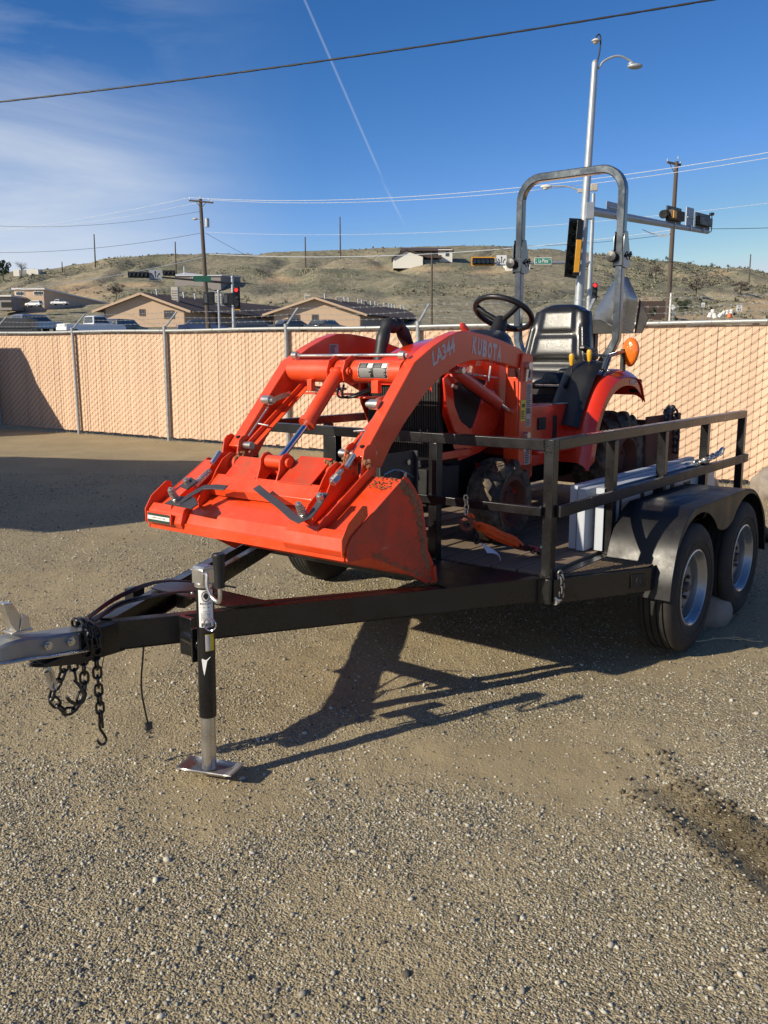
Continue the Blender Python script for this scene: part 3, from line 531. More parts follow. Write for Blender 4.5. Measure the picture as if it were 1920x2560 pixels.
# ================================================================ fence
al = Vector((0.8355, -0.5495, 0)); nw = Vector((0.5495, 0.8355, 0))
FFM = Matrix(((al.x, nw.x, 0, -5.74), (al.y, nw.y, 0, 17.02), (0, 0, 1, 0), (0, 0, 0, 1)))
fz = thing('chain_link_fence', 'chain link fence with tan privacy slats, galvanised posts and barbed wire arms behind the trailer', 'fence', (5, 0, 0), FFM)
px_ = [-4.85, -2.44, 0, 2.40, 5.08, 7.47, 9.9, 12.35, 14.8]
for i, x in enumerate(px_):
    lean = [0, .01, -.02, .01, .0, -.005, .01, 0, 0][i]
    mb = MB(); mb.cyl((x, -0.035, -0.1), (x + lean, -0.035, 1.90), 0.031, n=16); part('fence_post', mb, 'galv', fz)
    mb = MB(); p0 = Vector((x + lean, -0.035, 1.90)); p1 = p0 + Vector((0.0, 0.30, 0.30)); mb.cyl(p0 - Vector((0, 0, .03)), p0 + Vector((0, 0, .05)), 0.036, n=14)
    mb.bar(p0 + Vector((0, 0, .02)), p1, 0.035, 0.018); part('barb_arm', mb, 'galv', fz, bevel=0.002)
mb = MB(); pts = [(x, -0.03, 1.875 + 0.006 * math.sin(x * 1.7)) for x in np.arange(-4.9, 14.9, 0.4)]; mb.tube(pts, 0.026, 10)
for x in np.arange(-4.4, 14.6, 0.61): mb.torus((x, -0.03, 1.875), (1, 0, 0), 0.028, 0.0025, 12, 4)
part('top_rail', mb, 'galv', fz)
PITCH = 0.075; x0 = -4.9; nsl = int((14.85 - x0) / PITCH)
for k in range(3):           # barbed strands on the arms
    mb = MB(); t = (0.35, 0.68, 0.98)[k]
    for i in range(len(px_) - 1):
        sg = bez((px_[i], -0.035 + .30 * t, 1.9 + .30 * t), (px_[i + 1], -0.035 + .30 * t, 1.9 + .30 * t), 0.012 + 0.02 * (k % 2), 8); mb.tube(sg, 0.0022, 4)
        for q in range(1, 20):
            f = q / 20; p = sg[0].lerp(sg[-1], f); p.z = float(np.interp(f * 8, range(9), [s_.z for s_ in sg])); mb.bar(p - Vector((.0, .004, .018)), p + Vector((0.006, .004, .018)), .003, .003); mb.bar(p - Vector((.014, .0, -.008)), p + Vector((.014, 0, -.008)), .003, .003)
    part('barbed_wire', mb, 'galv', fz)
mb = MB(); mb.box((0, 0, 0), (0.0725, 0.0025, 1.80)); mb.box((-0.0335, -0.0015, 0), (0.003, 0.003, 1.80)); mb.box((0.0335, -0.0015, 0), (0.003, 0.003, 1.80))
sme = [mesh_of('slat', mb, 'slat', smooth=0)]
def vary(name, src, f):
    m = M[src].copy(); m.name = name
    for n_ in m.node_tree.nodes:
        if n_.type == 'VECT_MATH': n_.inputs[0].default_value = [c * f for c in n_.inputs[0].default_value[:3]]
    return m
for f in (0.90, 0.95, 0.98, 1.04, 1.08): m_ = sme[0].copy(); m_.materials[0] = vary('tan_plastic_slat_shade', 'slat', f); sme.append(m_)
wm = MB(); sl_n = 0
for i in range(nsl):
    x = x0 + (i + 0.5) * PITCH
    if 0.5: 
        inst('slat', sme[int(rng.choice([0, 0, 0, 1, 2, 3, 4, 5]))], fz, Matrix.Translation((x, 0.022 + rng.normal(0, .0015), 0.945 + rng.normal(0, .007))) @ Matrix.Rotation(rng.normal(0, 0.05), 4, 'Z') @ Matrix.Rotation(rng.normal(0, 0.0018), 4, 'Y')); sl_n += 1
    off = (i % 2) * 0.0525
    for k in range(-1, 18):
        z = 0.06 + k * 0.105 + off
        if z < 0.03 or z > 1.80: continue
        z += float(0.010 * math.sin(x * 1.9 + k * .5) + 0.006 * math.sin(x * 5.3))
        pts = [(x - PITCH / 2, 0.024, z - 0.012), (x - PITCH / 2 + .006, 0.006, z + 0.002), (x, 0.001, z + 0.0262), (x + PITCH / 2 - .006, 0.006, z + 0.050), (x + PITCH / 2, 0.024, z + 0.064)]
        wm.tube(pts, 0.0026, 4, caps=False)
part('chain_link_mesh', wm, 'wire', fz, kind='stuff', smooth=60)
mb = MB(); mb.tube([(x, 0.004, 0.045 + .01 * math.sin(x * 2.1)) for x in np.arange(-4.9, 14.9, 0.3)], 0.0025, 4); part('tension_wire', mb, 'wire', fz)
# boulders by the fence and the stone behind the front wheel
def boulder(name, c, r, label, seed, amp=1.0):
    bm_ = bmesh.new(); bmesh.ops.create_icosphere(bm_, subdivisions=4, radius=1)
    for v in bm_.verts:
        n_ = noise.fractal(v.co * 0.9 + Vector((seed, 0, 0)), 1, 2, 4) * 0.28 * amp + noise.fractal(v.co * 4 + Vector((seed, 5, 0)), 1, 2, 3) * 0.03; v.co *= 1 + n_
        v.co = Vector((v.co.x * r[0], v.co.y * r[1], v.co.z * r[2]))
    me = bpy.data.meshes.new(name); bm_.to_mesh(me); bm_.free(); me.materials.append(M['rock']); me.shade_smooth(); o = link_obj(bpy.data.objects.new(name, me)); o.location = (c[0], c[1], c[2]); o['label'] = label; o['category'] = 'rock'; return o
boulder('boulder', (4.44, 9.70, 0.10), (0.40, 0.34, 0.27), 'large rough boulder by the fence at the right edge', 3.3)
boulder('boulder', (3.28, 9.75, 0.10), (0.30, 0.25, 0.20), 'low tan boulder at the fence foot, seen through the trailer side rail', 8.1)
boulder('boulder', (0, 0, 0), (1, 1, 1), 'x', 1.0); bpy.data.objects.remove(bpy.data.objects['boulder.002'])
rk = gp(1788, 1560); boulder('wheel_chock_stone', (rk.x, rk.y + .07, 0.05), (0.118, 0.095, 0.115), 'smooth grey stone wedged between the two near trailer tyres', 12.2, .3)
for (u, v, a, L_) in ((1755, 1605, .15, .30), (1800, 1598, -.25, .22), (1710, 1612, .5, .14)):
    o_ = gp(u, v); mb = MB(); d = Vector((math.cos(a), math.sin(a), 0)); n_ = Vector((-d.y, d.x, 0)); mb.tube(smooth_pts([o_ + Vector((0, 0, .004)), o_ + d * L_ * .4 + n_ * .02 + Vector((0, 0, .010)), o_ + d * L_ * .7 - n_ * .01 + Vector((0, 0, .006)), o_ + d * L_ + Vector((0, 0, .003))]), .0028, 5)
    solo('twig', mb, 'straw', {1755: 'longest pale bent twig on the dirt beside the near front trailer tyre', 1800: 'middle pale twig right of the near front trailer tyre', 1710: 'short pale twig touching the foot of the near front trailer tyre'}[u], 'twig', o_)
# weeds at the fence foot
mb = MB()
for k in range(900):
    s_ = rng.uniform(-3, 14.5); o_ = -abs(rng.normal(0, 0.16)) - .03; b_ = FFM @ Vector((s_, o_, 0)); h = rng.uniform(0.02, 0.09) * (1.7 if s_ > 9 else 0.8); a = rng.uniform(0, 6.28)
    tip = b_ + Vector((math.cos(a) * h * .7, math.sin(a) * h * .7, h)); w = Vector((-math.sin(a), math.cos(a), 0)) * 0.0022; mb.add([b_ - w, b_ + w, tip], [(0, 1, 2)])
solo('dry_grass', mb, 'straw', '', '', kind='stuff', smooth=0)
# ================================================================ unseen casters added on the left, shaped to throw the long shadows
sh = thing('shadowcaster', 'added unseen carport left of the yard, its shadow falling across the dirt', 'shadowcaster', (-9.5, 7.5, 0))
hx_ = 3.2; shx, shy = hx_ * 1.682, hx_ * 1.011; PL = [(-14, 8.0), (-3.45, 7.92), (-2.97, 7.72), (-2.3, 8.25), (-1.5, 9.6), (-0.9, 11.0), (-0.9, 12.9), (-3.0, 12.8), (-4.4, 12.9), (-5.7, 13.25), (-14, 13.6)]
mb = MB(); mb.prism([(x - shx, y - shy) for x, y in PL], 'z', hx_, hx_ + .10); part('roof', mb, 'roof_white', sh, smooth=0)  # roof outline is the ground shadow slid back along the sun
for (x, y) in ((-8.1, 5.6), (-8.1, 9.2), (-12.5, 5.6), (-12.5, 9.2), (-17, 5.6), (-17, 9.2)): mb = MB(); mb.lim(x - .06, x + .06, y - .06, y + .06, -.05, hx_); part('roof_post', mb, 'galv', sh)
s2 = thing('shadow_block', 'added unseen block with one sloping edge, shaped to shade the left end of the fence', 'shed', FFM.inverted() @ Vector((-10.5, 15.5, 0)), FFM)  # added block, its edge traced back from the fence shadow along the sun
P2 = FFM.inverted(); 
def backp(X, Y, z, d): q = P2 @ (Vector((X, Y, 0)) - Vector((-sdir.x, -sdir.y, 0)).normalized() * d); return q.x, q.y, z + d * math.tan(SUN_EL)
D0 = 2.6; A = [backp(-9.6, 19.6, 1.55, D0), backp(-7.17, 17.96, 1.60, D0), backp(-6.95, 17.82, 1.12, D0), backp(-6.13, 17.28, 0.0, D0)]
y_ = A[1][1]; mb = MB(); mb.prism([(A[0][0] - 2, 0), (A[0][0] - 2, A[0][2]), (A[1][0], A[1][2]), (A[2][0], A[2][2]), (A[3][0], A[3][2]), (A[3][0] + 0.15, 0)], 'y', y_ - 0.45, y_); part('wall', mb, 'stucco_grey', s2, smooth=0)
# ================================================================ trailer
tl = thing('utility_trailer', 'black tandem axle utility trailer with square tube rails and plank deck under the orange tractor', 'trailer', (1.4, 1.0, 0), TF)
ZR, ZD, ZB, WD, LN = 1.178, 0.542, 0.41, 1.99, 2.95
B_ = dict(bevel=0.003)
# main frame channels
mb = MB(); mb.lim(-0.002, LN, 0.0, 0.05, ZB, ZD - 0.012); mb.lim(-0.002, LN, WD - 0.05, WD, ZB, ZD - 0.012); mb.lim(0.002, 0.05, 0.05, WD - 0.05, ZB + .001, ZD - 0.013); mb.lim(LN - 0.05, LN - .002, 0.05, WD - 0.05, ZB + .001, ZD - 0.013); part('side_frame', mb, 'black', tl, **B_)
for x in np.arange(0.45, 2.9, 0.42): mb = MB(); mb.lim(x, x + 0.045, 0.052, WD - 0.052, 0.425, 0.50); part('cross_member', mb, 'black', tl)
# deck planks run lengthways
npk = 13; pw = (WD - 0.13) / npk
for i in range(npk):
    y = 0.065 + i * pw; mb = MB(); mb.lim(0.055 + random.uniform(0, .01), LN - 0.06, y + 0.004, y + pw - 0.005, 0.504 + random.uniform(-.003, .002), 0.540 + random.uniform(-.004, .003)); part('deck_plank', mb, 'plank', tl, bevel=0.003)
# posts and rails
def sq(mb, p0, p1, w=0.05): mb.bar(p0, p1, w, w); return mb
T2 = 0.025
def post(x, y, z0=ZD - 0.012, z1=ZR - 0.051):
    mb = MB(); mb.lim(x - T2, x + T2, y - T2, y + T2, z0, z1); part('rail_post', mb, 'black', tl, **B_)
for x in (0.70, 1.41, 2.145, 2.925): post(x, T2 + .001); post(x, WD - T2 - .001)
for y in (0.665, 1.325): post(T2, y)
for y in (T2 + 0.001, WD - T2 - .001): post(T2, y, ZD - 0.012, ZR)
for y in (T2 + .001, WD - T2 - .001):
    mb = MB(); mb.lim(0.051, LN, y - T2, y + T2, ZR - 0.05, ZR); part('top_rail', mb, 'black', tl, **B_)
    s_ = -1 if y < 1 else 1
    mb = MB(); mb.lim(0.04, LN + 0.01, y + s_ * 0.026 - .0125 + (-0.012 if s_ < 0 else .012), y + s_ * 0.026 + 0.0125 + (-.012 if s_ < 0 else .012), 0.818, 0.872); part('mid_rail', mb, 'fender', tl, **B_)
mb = MB(); mb.lim(0, 0.05, 0.052, WD - 0.052, ZR - 0.052, ZR - 0.002); part('top_rail', mb, 'black', tl, **B_)
mb = MB(); mb.lim(-0.0285, -0.0005, 0.045, WD - 0.045, 0.826, 0.868); part('mid_rail', mb, 'black', tl, **B_)
mb = MB()      # weld beads and drips on the near front corner
def bead(p, q, r=0.004, n=14):
    p, q = Vector(p), Vector(q)
    for i in range(n + 1): c = p.lerp(q, i / n); mb.ball(c + Vector((random.gauss(0, .0012),) * 3), r * random.uniform(.7, 1.3), 6, 4)
bead((0.0, 0.052, ZR - .002), (0.0, 0.052, ZR - 0.05)); bead((0, 0.05, ZR - 0.053), (0.0, 0.002, ZR - .053), .003); bead((0.0, 0.002, ZD), (0.0, 0.05, ZD), .006); bead((0.0, 0.054, 0.83), (0.0, 0.054, 0.868), .005); bead((-0.028, 0.046, 0.868), (-0.0, 0.046, 0.868), .004)
for k in range(70): mb.ball((-0.0005, random.uniform(.004, .046), random.choice([random.uniform(ZR - 0.07, ZR), random.uniform(0.6, ZR)])), random.uniform(.0012, .003), 5, 3)
for k in range(25): mb.ball((-0.0005, random.uniform(.6, .75), random.uniform(ZR - .05, ZR - .004)), random.uniform(.0015, .003), 5, 3)
part('weld_bead', mb, 'weld', tl)
# A-frame tongue: two channel beams meeting at the coupler
AP = (-1.72, 0.995)
def tongue(y0, y1, nm='tongue_beam'):
    mb = MB(); a = Vector((0.12, y0, 0)); b = Vector((AP[0] + .02, y1, 0)); d = (b - a).normalized(); n_ = Vector((-d.y, d.x, 0)) * (1 if y0 < 1 else -1)
    if n_.y * (1 if y0 < 1 else -1) < 0: n_ = -n_
    za0, za1, zb0, zb1 = 0.412, 0.522, 0.444, 0.556
    def P(t, off, z): q = a.lerp(b, t) + n_ * off; return (q.x, q.y, z)
    for (o0, o1, f0, f1) in ((0.0, 0.006, 0.0, 1.0), (0.0, 0.05, 0.94, 1.0), (0.0, 0.05, 0.0, 0.06)):
        vs_ = []
        for t, z0, z1 in ((0, za0, za1), (1, zb0, zb1)):
            for o_ in (o0, o1):
                for f in (f0, f1): vs_.append(P(t, o_ + (0.0005 if f0 else 0), z0 + (z1 - z0) * f))
        mb.add(vs_, [(0, 1, 3, 2), (4, 6, 7, 5), (0, 4, 5, 1), (2, 3, 7, 6), (0, 2, 6, 4), (1, 5, 7, 3)])
    part(nm, mb, 'black', tl)
tongue(0.0, AP[1] - 0.045); tongue(WD, AP[1] + 0.045)
mb = MB(); mb.bar((-0.02, 0.20, 0.47), (-1.2, 0.82, 0.50), 0.04, 0.08); part('inner_brace', mb, 'black', tl, **B_)
mb = MB(); mb.bar((-0.02, 1.79, 0.47), (-1.2, 1.17, 0.50), 0.04, 0.08); part('inner_brace', mb, 'black', tl, **B_)
mb = MB(); mb.prism([(-1.30, 0.76), (-1.14, 0.67), (-1.14, 1.33), (-1.30, 1.24)], 'z', 0.556, 0.562); part('gusset_plate', mb, 'black', tl)
mb = MB(); mb.prism([(-0.45, 0.27), (-0.02, 0.03), (-0.02, 0.9), (-0.10, 0.9)], 'z', 0.536, 0.541); part('gusset_plate', mb, 'fender', tl)
mb = MB(); mb.lim(-1.35, -1.29, 1.30, 1.36, 0.49, 0.55); part('light_bracket', mb, 'black', tl)
# coupler
cp_ = thing('x', 'x', 'x', (0, 0, 0)); bpy.data.objects.remove(cp_)
mb = MB(); prof = [(-0.042, 0.0), (-0.042, 0.062), (-0.036, 0.072), (0.036, 0.072), (0.042, 0.062), (0.042, 0.0)]
secs = [(-1.80, 1.0, 0.475, 1.05), (-1.98, .96, 0.495, 1.05), (-2.04, .85, 0.507, 1.05), (-2.07, 1.05, 0.515, 1.0), (-2.13, 1.15, 0.52, .93), (-2.18, .85, 0.52, .72), (-2.205, .35, 0.52, .45)]
vs_ = []; 
for (x, w, z, h) in secs:
    for (y, q) in prof: vs_.append((x, AP[1] + y * w * 1.15, z + q * h * 1.0))
k = len(prof); mb.add(vs_, [(i * k + j, i * k + j + 1, (i + 1) * k + j + 1, (i + 1) * k + j) for i in range(len(secs) - 1) for j in range(k - 1)] + [tuple(range(k))] + [tuple((len(secs) - 1) * k + j for j in range(k - 1, -1, -1))])
cpl = part('coupler', mb, 'coupler', tl, smooth=28)
mb = MB(); mb.tube([(-1.80, AP[1] - .056, 0.478), (-1.98, AP[1] - .055, 0.497), (-2.06, AP[1] - .06, 0.512), (-2.14, AP[1] - .062, 0.52), (-2.2, AP[1] - .03, 0.52)], 0.006, 6); part('coupler_flange', mb, 'zinc', cpl)
for x, z in ((-1.815, 0.535), (-1.895, 0.532), (-1.985, 0.540)):
    mb = MB(); mb.cyl((x, AP[1] - .044, z), (x, AP[1] - .062, z), 0.017, n=6); mb.cyl((x, AP[1] - .062, z), (x, AP[1] - .072, z), 0.009, n=10); part('bolt', mb, 'zinc', cpl)
mb = MB(); mb.prism([(-2.075, .60), (-2.045, .60), (-2.06, .66), (-2.085, .71), (-2.12, .715), (-2.115, .70), (-2.10, .64)], 'y', AP[1] - .022, AP[1] + .022); mb.lim(-2.10, -2.02, AP[1] - .028, AP[1] + .028, .60, .608); mb.prism([(-2.07, .61), (-2.03, .61), (-2.035, .65), (-2.055, .67)], 'y', AP[1] - .030, AP[1] - .025); part('latch_lever', mb, 'zinc', cpl, bevel=0.002)
mb = MB(); mb.prism([(-2.0, .475), (-2.0, .462), (-1.86, .435), (-1.66, .435), (-1.66, .552), (-1.855, .552), (-1.855, .49)], 'y', AP[1] - .052, AP[1] + .052); part('coupler_channel', mb, 'black', tl, **B_)
mb = MB(); mb.torus((-1.99, AP[1] - .01, 0.462), (0.15, 0.1, 1), 0.035, 0.007, 24, 6, (1, .8)); part('chain_ring', mb, 'black', tl)
lk = link_mb(0.048, 0.0145, 0.0053); lme = mesh_of('link', lk, 'black', smooth=60)
cy = AP[1] - 0.03
sc_ = thing('safety_chain', 'black safety chain looped under the coupler with an open hook', 'chain', (-1.9, cy, 0.38), TF)
chain(sc_, smooth_pts([(-1.90, cy, 0.455), (-1.925, cy, 0.40), (-1.955, cy, 0.365), (-1.965, cy, 0.335), (-1.935, cy, 0.285), (-1.90, cy, 0.262), (-1.865, cy, 0.275), (-1.835, cy, 0.33), (-1.83, cy, 0.40), (-1.83, cy, 0.46)]), lme, 0.034)
chain(sc_, [(-1.868, cy + .01, 0.45), (-1.865, cy, 0.37)], lme, 0.034)
mb = MB(); mb.tube(smooth_pts([(-1.875, cy, 0.375), (-1.86, cy - .01, 0.35), (-1.85, cy - .02, 0.315), (-1.87, cy - .02, 0.285), (-1.90, cy - .02, 0.30), (-1.92, cy - .02, 0.325)]), 0.0062, 8); part('hook', mb, 'black', sc_)
mb = MB(); mb.tube(smooth_pts([(-1.995, cy, 0.455), (-1.975, cy - .01, 0.45), (-1.955, cy - .01, 0.39), (-1.96, cy - .01, 0.365), (-1.975, cy - .01, 0.38), (-1.985, cy, 0.44)]), 0.0055, 8); mb.cyl((-1.985, cy - .01, 0.44), (-1.975, cy - .01, 0.40), 0.010, n=8); part('spring_clip', mb, 'zinc', sc_)
s3_ = thing('safety_chain', 'long black safety chain hanging straight down from the tongue to an open hook', 'chain', (-1.79, cy, 0.3), TF)
chain(s3_, [(-1.79, cy - .02, 0.47), (-1.788, cy - .02, 0.40), (-1.783, cy - .02, 0.19)], lme, 0.034)
mb = MB(); mb.tube(smooth_pts([(-1.788, cy - .02, 0.205), (-1.790, cy - .02, 0.165), (-1.775, cy - .02, 0.135), (-1.765, cy - .02, 0.11), (-1.775, cy - .02, 0.095), (-1.79, cy - .02, 0.098), (-1.803, cy - .02, 0.118)]), 0.0055, 8); mb.cyl((-1.777, cy - .02, 0.16), (-1.777, cy - .02, 0.20), 0.005, n=8); part('hook', mb, 'black', s3_)
s4_ = thing('wrapped_chain', 'black chain wrapped around the tongue just behind the coupler', 'chain', (-1.8, cy, 0.5), TF)
chain(s4_, smooth_pts([(-1.83, cy - .025, 0.46), (-1.825, cy - .04, 0.52), (-1.835, cy - .03, 0.575), (-1.83, cy + .02, 0.585), (-1.82, cy + .07, 0.56)]), lme, 0.033)
chain(s4_, smooth_pts([(-1.79, cy - .03, 0.46), (-1.795, cy - .045, 0.53), (-1.81, cy - .03, 0.572), (-1.82, cy + .03, 0.58)]), lme, 0.033)
mb = MB()
for k in range(3): mb.tube(smooth_pts([(-1.84 + .02 * k, cy - .055, 0.49), (-1.85 + .02 * k, cy - .04, 0.575), (-1.83 + .015 * k, cy, 0.60 - .01 * k), (-1.80 + .02 * k, cy + .07, 0.57), (-1.77, cy + .09, 0.5)]), 0.004, 6)
mb.tube(smooth_pts([(-1.765, cy - .02, 0.47), (-1.755, cy - .02, 0.44), (-1.765, cy - .02, 0.40), (-1.77, cy - .02, 0.34)]), 0.0018, 5); part('breakaway_wire', mb, 'black_plastic', s4_)
# jack
JX, JY = -1.555, 0.60
jk = thing('trailer_jack', 'black and silver crank tongue jack with a printed sticker, standing on a steel foot plate', 'jack', (JX, JY, 0), TF)
mb = MB(); mb.cyl((JX - .004, JY, 0.02), (JX - .002, JY, 0.26), 0.0275, n=28); part('inner_tube', mb, 'zinc', jk)
mb = MB(); mb.cyl((JX - .002, JY, 0.225), (JX + .004, JY, 0.725), 0.0325, n=28); part('outer_tube', mb, 'black', jk)
mb = MB()
ca, sa = math.cos(R(-20)), math.sin(R(-20))
def FP(i, j):
    a, b2 = (i - .5) * 2, (j - .5) * 2; w = 0.115 * a; h = 0.055 * b2; e = max(abs(a), abs(b2)); z = 0.012 + (0.014 if e > .85 else 0)
    return (JX + ca * w * (-sa) * 0 + (ca * h - sa * w), JY + (-(sa * h) - ca * w), z)
mb.sheet(FP, 14, 8, 0.004); part('foot_plate', mb, 'zinc', jk, smooth=50)
mb = MB(); mb.cyl((JX, JY, 0.72), (JX + .001, JY, 0.738), 0.035, n=24); mb.lim(JX - .03, JX + .03, JY - .03, JY + .03, 0.735, 0.79); mb.prism([(JX - .03, .79), (JX + .03, .79), (JX + .02, .80), (JX - .02, .80)], 'y', JY - .03, JY + .03); mb.cyl((JX, JY + .03, .775), (JX, JY + .055, .775), 0.010, n=12); mb.cyl((JX, JY + .055, .775), (JX, JY + .07, .775), 0.005, n=10); mb.cyl((JX - .033, JY + .022, .70), (JX - .043, JY + .022, .70), .006, n=8); part('gear_head', mb, 'zinc', jk, bevel=.004)
mb = MB(); c0 = Vector((JX - .02, JY - .03, .775)); mb.tube(smooth_pts([c0, c0 + Vector((-.005, -.018, 0)), c0 + Vector((-.012, -.025, -.04)), c0 + Vector((-.01, -.045, -.075)), c0 + Vector((-.01, -.078, -.088)), c0 + Vector((-.01, -.088, -.07)), c0 + Vector((-.01, -.088, -.03))]), 0.0075, 10); ck = part('crank_arm', mb, 'zinc', jk)
mb = MB(); q = c0 + Vector((-.01, -.088, 0)); mb.lathe([(0, -.035), (.019, -.033), (.019, .0), (.021, .055), (.024, .085), (.021, .09), (0, .088)], q, (0, 0, 1), 20); part('crank_grip', mb, 'black_plastic', ck)
mb = MB(); mb.cyl((JX + .01, JY + .03, .49), (JX + .05, JY + .17, .49), 0.026, n=24); mb.box((JX + .015, JY + .045, .49), (.075, .012, .13), rz=R(-18)); mb.bar((JX + .04, JY + .15, .42), (JX + .04, JY + .15, .57), .07, .02); part('swivel_mount', mb, 'black', jk, bevel=.002)
mb = MB(); mb.torus((JX - .03, JY - .060, .595), (-.85, -.4, 0), .023, .0026, 24, 6); mb.cyl((JX - .01, JY - .03, .617), (JX - .03, JY - .055, .617), .006, n=8); part('lock_pin_ring', mb, 'chrome', jk)
# stickers wrapped round the jack tube
def wrap(mb, a0, a1, z0, z1, r, n=8):
    vs_ = []; 
    for i in range(n + 1):
        a = a0 + (a1 - a0) * i / n
        for z in (z0, z1): vs_.append((JX + .002 + r * math.cos(a), JY + r * math.sin(a), z))
    mb.add(vs_, [(2 * i, 2 * i + 2, 2 * i + 3, 2 * i + 1) for i in range(n)])
AF = math.atan2(-1.865 - JY, -3.677 - JX)      # sticker side
def ring_text(s_, zc, h, w, r=0.0337, bold=.0):
    t = MB(); text_into(t, s_, (-w / 2, 0, 0), (1, 0, 0), (0, 1, 0), h, w, 0, bold); o = MB(); o.v = [(JX + .002 + (r + .0) * math.cos(AF + p[0] / r + .12), JY + (r) * math.sin(AF + p[0] / r + .12), zc + p[1]) for p in t.v]; o.f = t.f; o.m = t.m; return o
mb = MB(); wrap(mb, AF - .75, AF + 1.0, .575, .715, .0332); lb = part('sticker', mb, 'label_white', jk, label='white printed sticker with a shield emblem and bar code')
t = MB()
for s_ in (ring_text('BLACK JACK', .658, .010, .046, bold=.01), ring_text('WARNING', .632, .004, .026)): o_ = len(t.v); t.v += s_.v; t.f += [tuple(o_ + i for i in f) for f in s_.f]; t.m += s_.m
def rquad(a0, a1, z0, z1): wrap(t, AF + .12 + a0, AF + .12 + a1, z0, z1, .0336, 3); t.m = t.m + [0] * (len(t.f) - len(t.m))
rquad(-.72, .72, .648, .651); rquad(-.72, .72, .5935, .5950)
for k in range(7): rquad(-.6, .5 - .2 * random.random(), .626 - k * .0043, .6275 - k * .0043)
x = -.6
while x < .5: w = random.choice([.02, .035, .05]); rquad(x, x + w, .577, .591); x += w + random.choice([.02, .03])
for k in range(24):
    a = k / 24 * 6.283; z = .692 + .017 * math.sin(a) * (1 if math.sin(a) > 0 else 1.15); rquad(.45 * math.cos(a) - .06, .45 * math.cos(a) + .06, z - .0016, z + .0016)
for k in range(16):
    z = .680 + k * .0015; hw = .30 * math.sin(math.pi * (k + 2) / 19) ; rquad(-hw, hw * .9, z, z + .0015)
part('sticker_print', t, 'label_black', lb)
mb = MB(); wrap(mb, AF - .1, AF + .9, .485, .548, .0345); part('warning_sticker', mb, 'label_yellow', jk, label='half yellow, half grey peeling warning sticker')
mb = MB(); wrap(mb, AF - .10, AF + .42, .487, .546, .0348); part('sticker_print', mb, 'label_grey', jk)
mb = MB(); n = 6
mb.add([(JX + .001 + .0345 * math.cos(AF + a), JY + .0345 * math.sin(AF + a), z) for a, z in ((-.55, .455), (.45, .462), (.05, .448), (-.15, .415), (-.3, .392), (-.45, .42))], [(0, 1, 2, 3, 4, 5)]); part('torn_sticker', mb, 'label_white', jk)
# wiring bundle and the plug that hangs from the tongue
mb = MB()
for k in range(6):
    o_ = k * .006; mb.tube(smooth_pts([(-1.75, 1.0 + o_, .562), (-1.6, 1.04 + o_, .585 + .01 * math.sin(k)), (-1.45, 1.02 - o_, .60), (-1.28, .96 + o_, .585), (-1.22, .90, .57)]), .0042, 6)
for k in range(3): mb.tube(smooth_pts([(-1.75, 1.04 + k * .008, .565), (-1.55, 1.12, .59 + .006 * k), (-1.35, 1.10 + .01 * k, .62), (-1.2, 1.0, .60), (-1.12, .9, .58)]), .0042, 6)
solo('wiring_bundle', mb, 'black_plastic', 'black coiled wiring lying on top of the trailer tongue behind the coupler', 'wire', (-1.45, 1.0, .56), TF)
pc = thing('light_plug', 'flat four pin trailer light plug dangling on a black cord below the tongue', 'plug', (-1.60, .89, .3), TF)
mb = MB(); mb.tube(smooth_pts([(-1.615, .89, .45), (-1.622, .89, .40), (-1.632, .89, .33), (-1.632, .89, .26), (-1.62, .89, .18), (-1.612, .89, .14)]), .0035, 8); part('cord', mb, 'black_plastic', pc)
mb = MB(); mb.box((-1.608, .89, .125), (.028, .012, .03)); 
for k in range(4): mb.cyl((-1.618 + k * .0066, .89, .11), (-1.617 + k * .0066, .89, .098), .0022, n=6)
part('plug_body', mb, 'greyplate', pc, bevel=.002)
# wheels: two per side
RT = 0.343
def tyre_mb(w=0.20, r=RT, rim=0.197):
    mb = MB(); h = w / 2; g_ = 0.010
    pr = [(rim, -h * .82), (rim + .02, -h * .95), (rim + .07, -h), (r - .05, -h * .98), (r - .018, -h * .88), (r - .004, -h * .74)]
    for c in (-.5, -.17, .17, .5): pr += [(r, h * (c - .14)), (r, h * (c - .045)), (r - g_, h * (c - .035)), (r - g_, h * (c + .035)), (r, h * (c + .045)), (r, h * (c + .14))]
    pr += [(r - .004, h * .74), (r - .018, h * .88), (r - .05, h * .98), (rim + .07, h), (rim + .02, h * .95), (rim, h * .82)]
    mb.lathe(pr, (0, 0, 0), (0, 1, 0), 72); mb.torus((0, -h * .99, 0), (0, 1, 0), rim + .055, .0025, 64, 5); mb.torus((0, -h * .97, 0), (0, 1, 0), rim + .095, .002, 64, 5); return mb
def rim_mb(w=0.20, rim=0.200):
    mb = MB(); h = w / 2
    mb.lathe([(rim + .004, -h * .84), (rim + .006, -h * .90), (rim - .002, -h * .93), (rim - .012, -h * .86), (rim - .020, -h * .60), (rim - .030, -h * .52), (rim - .036, -h * .15), (rim - .038, h * .4), (rim, h * .85)], (0, 0, 0), (0, 1, 0), 64)
    return mb
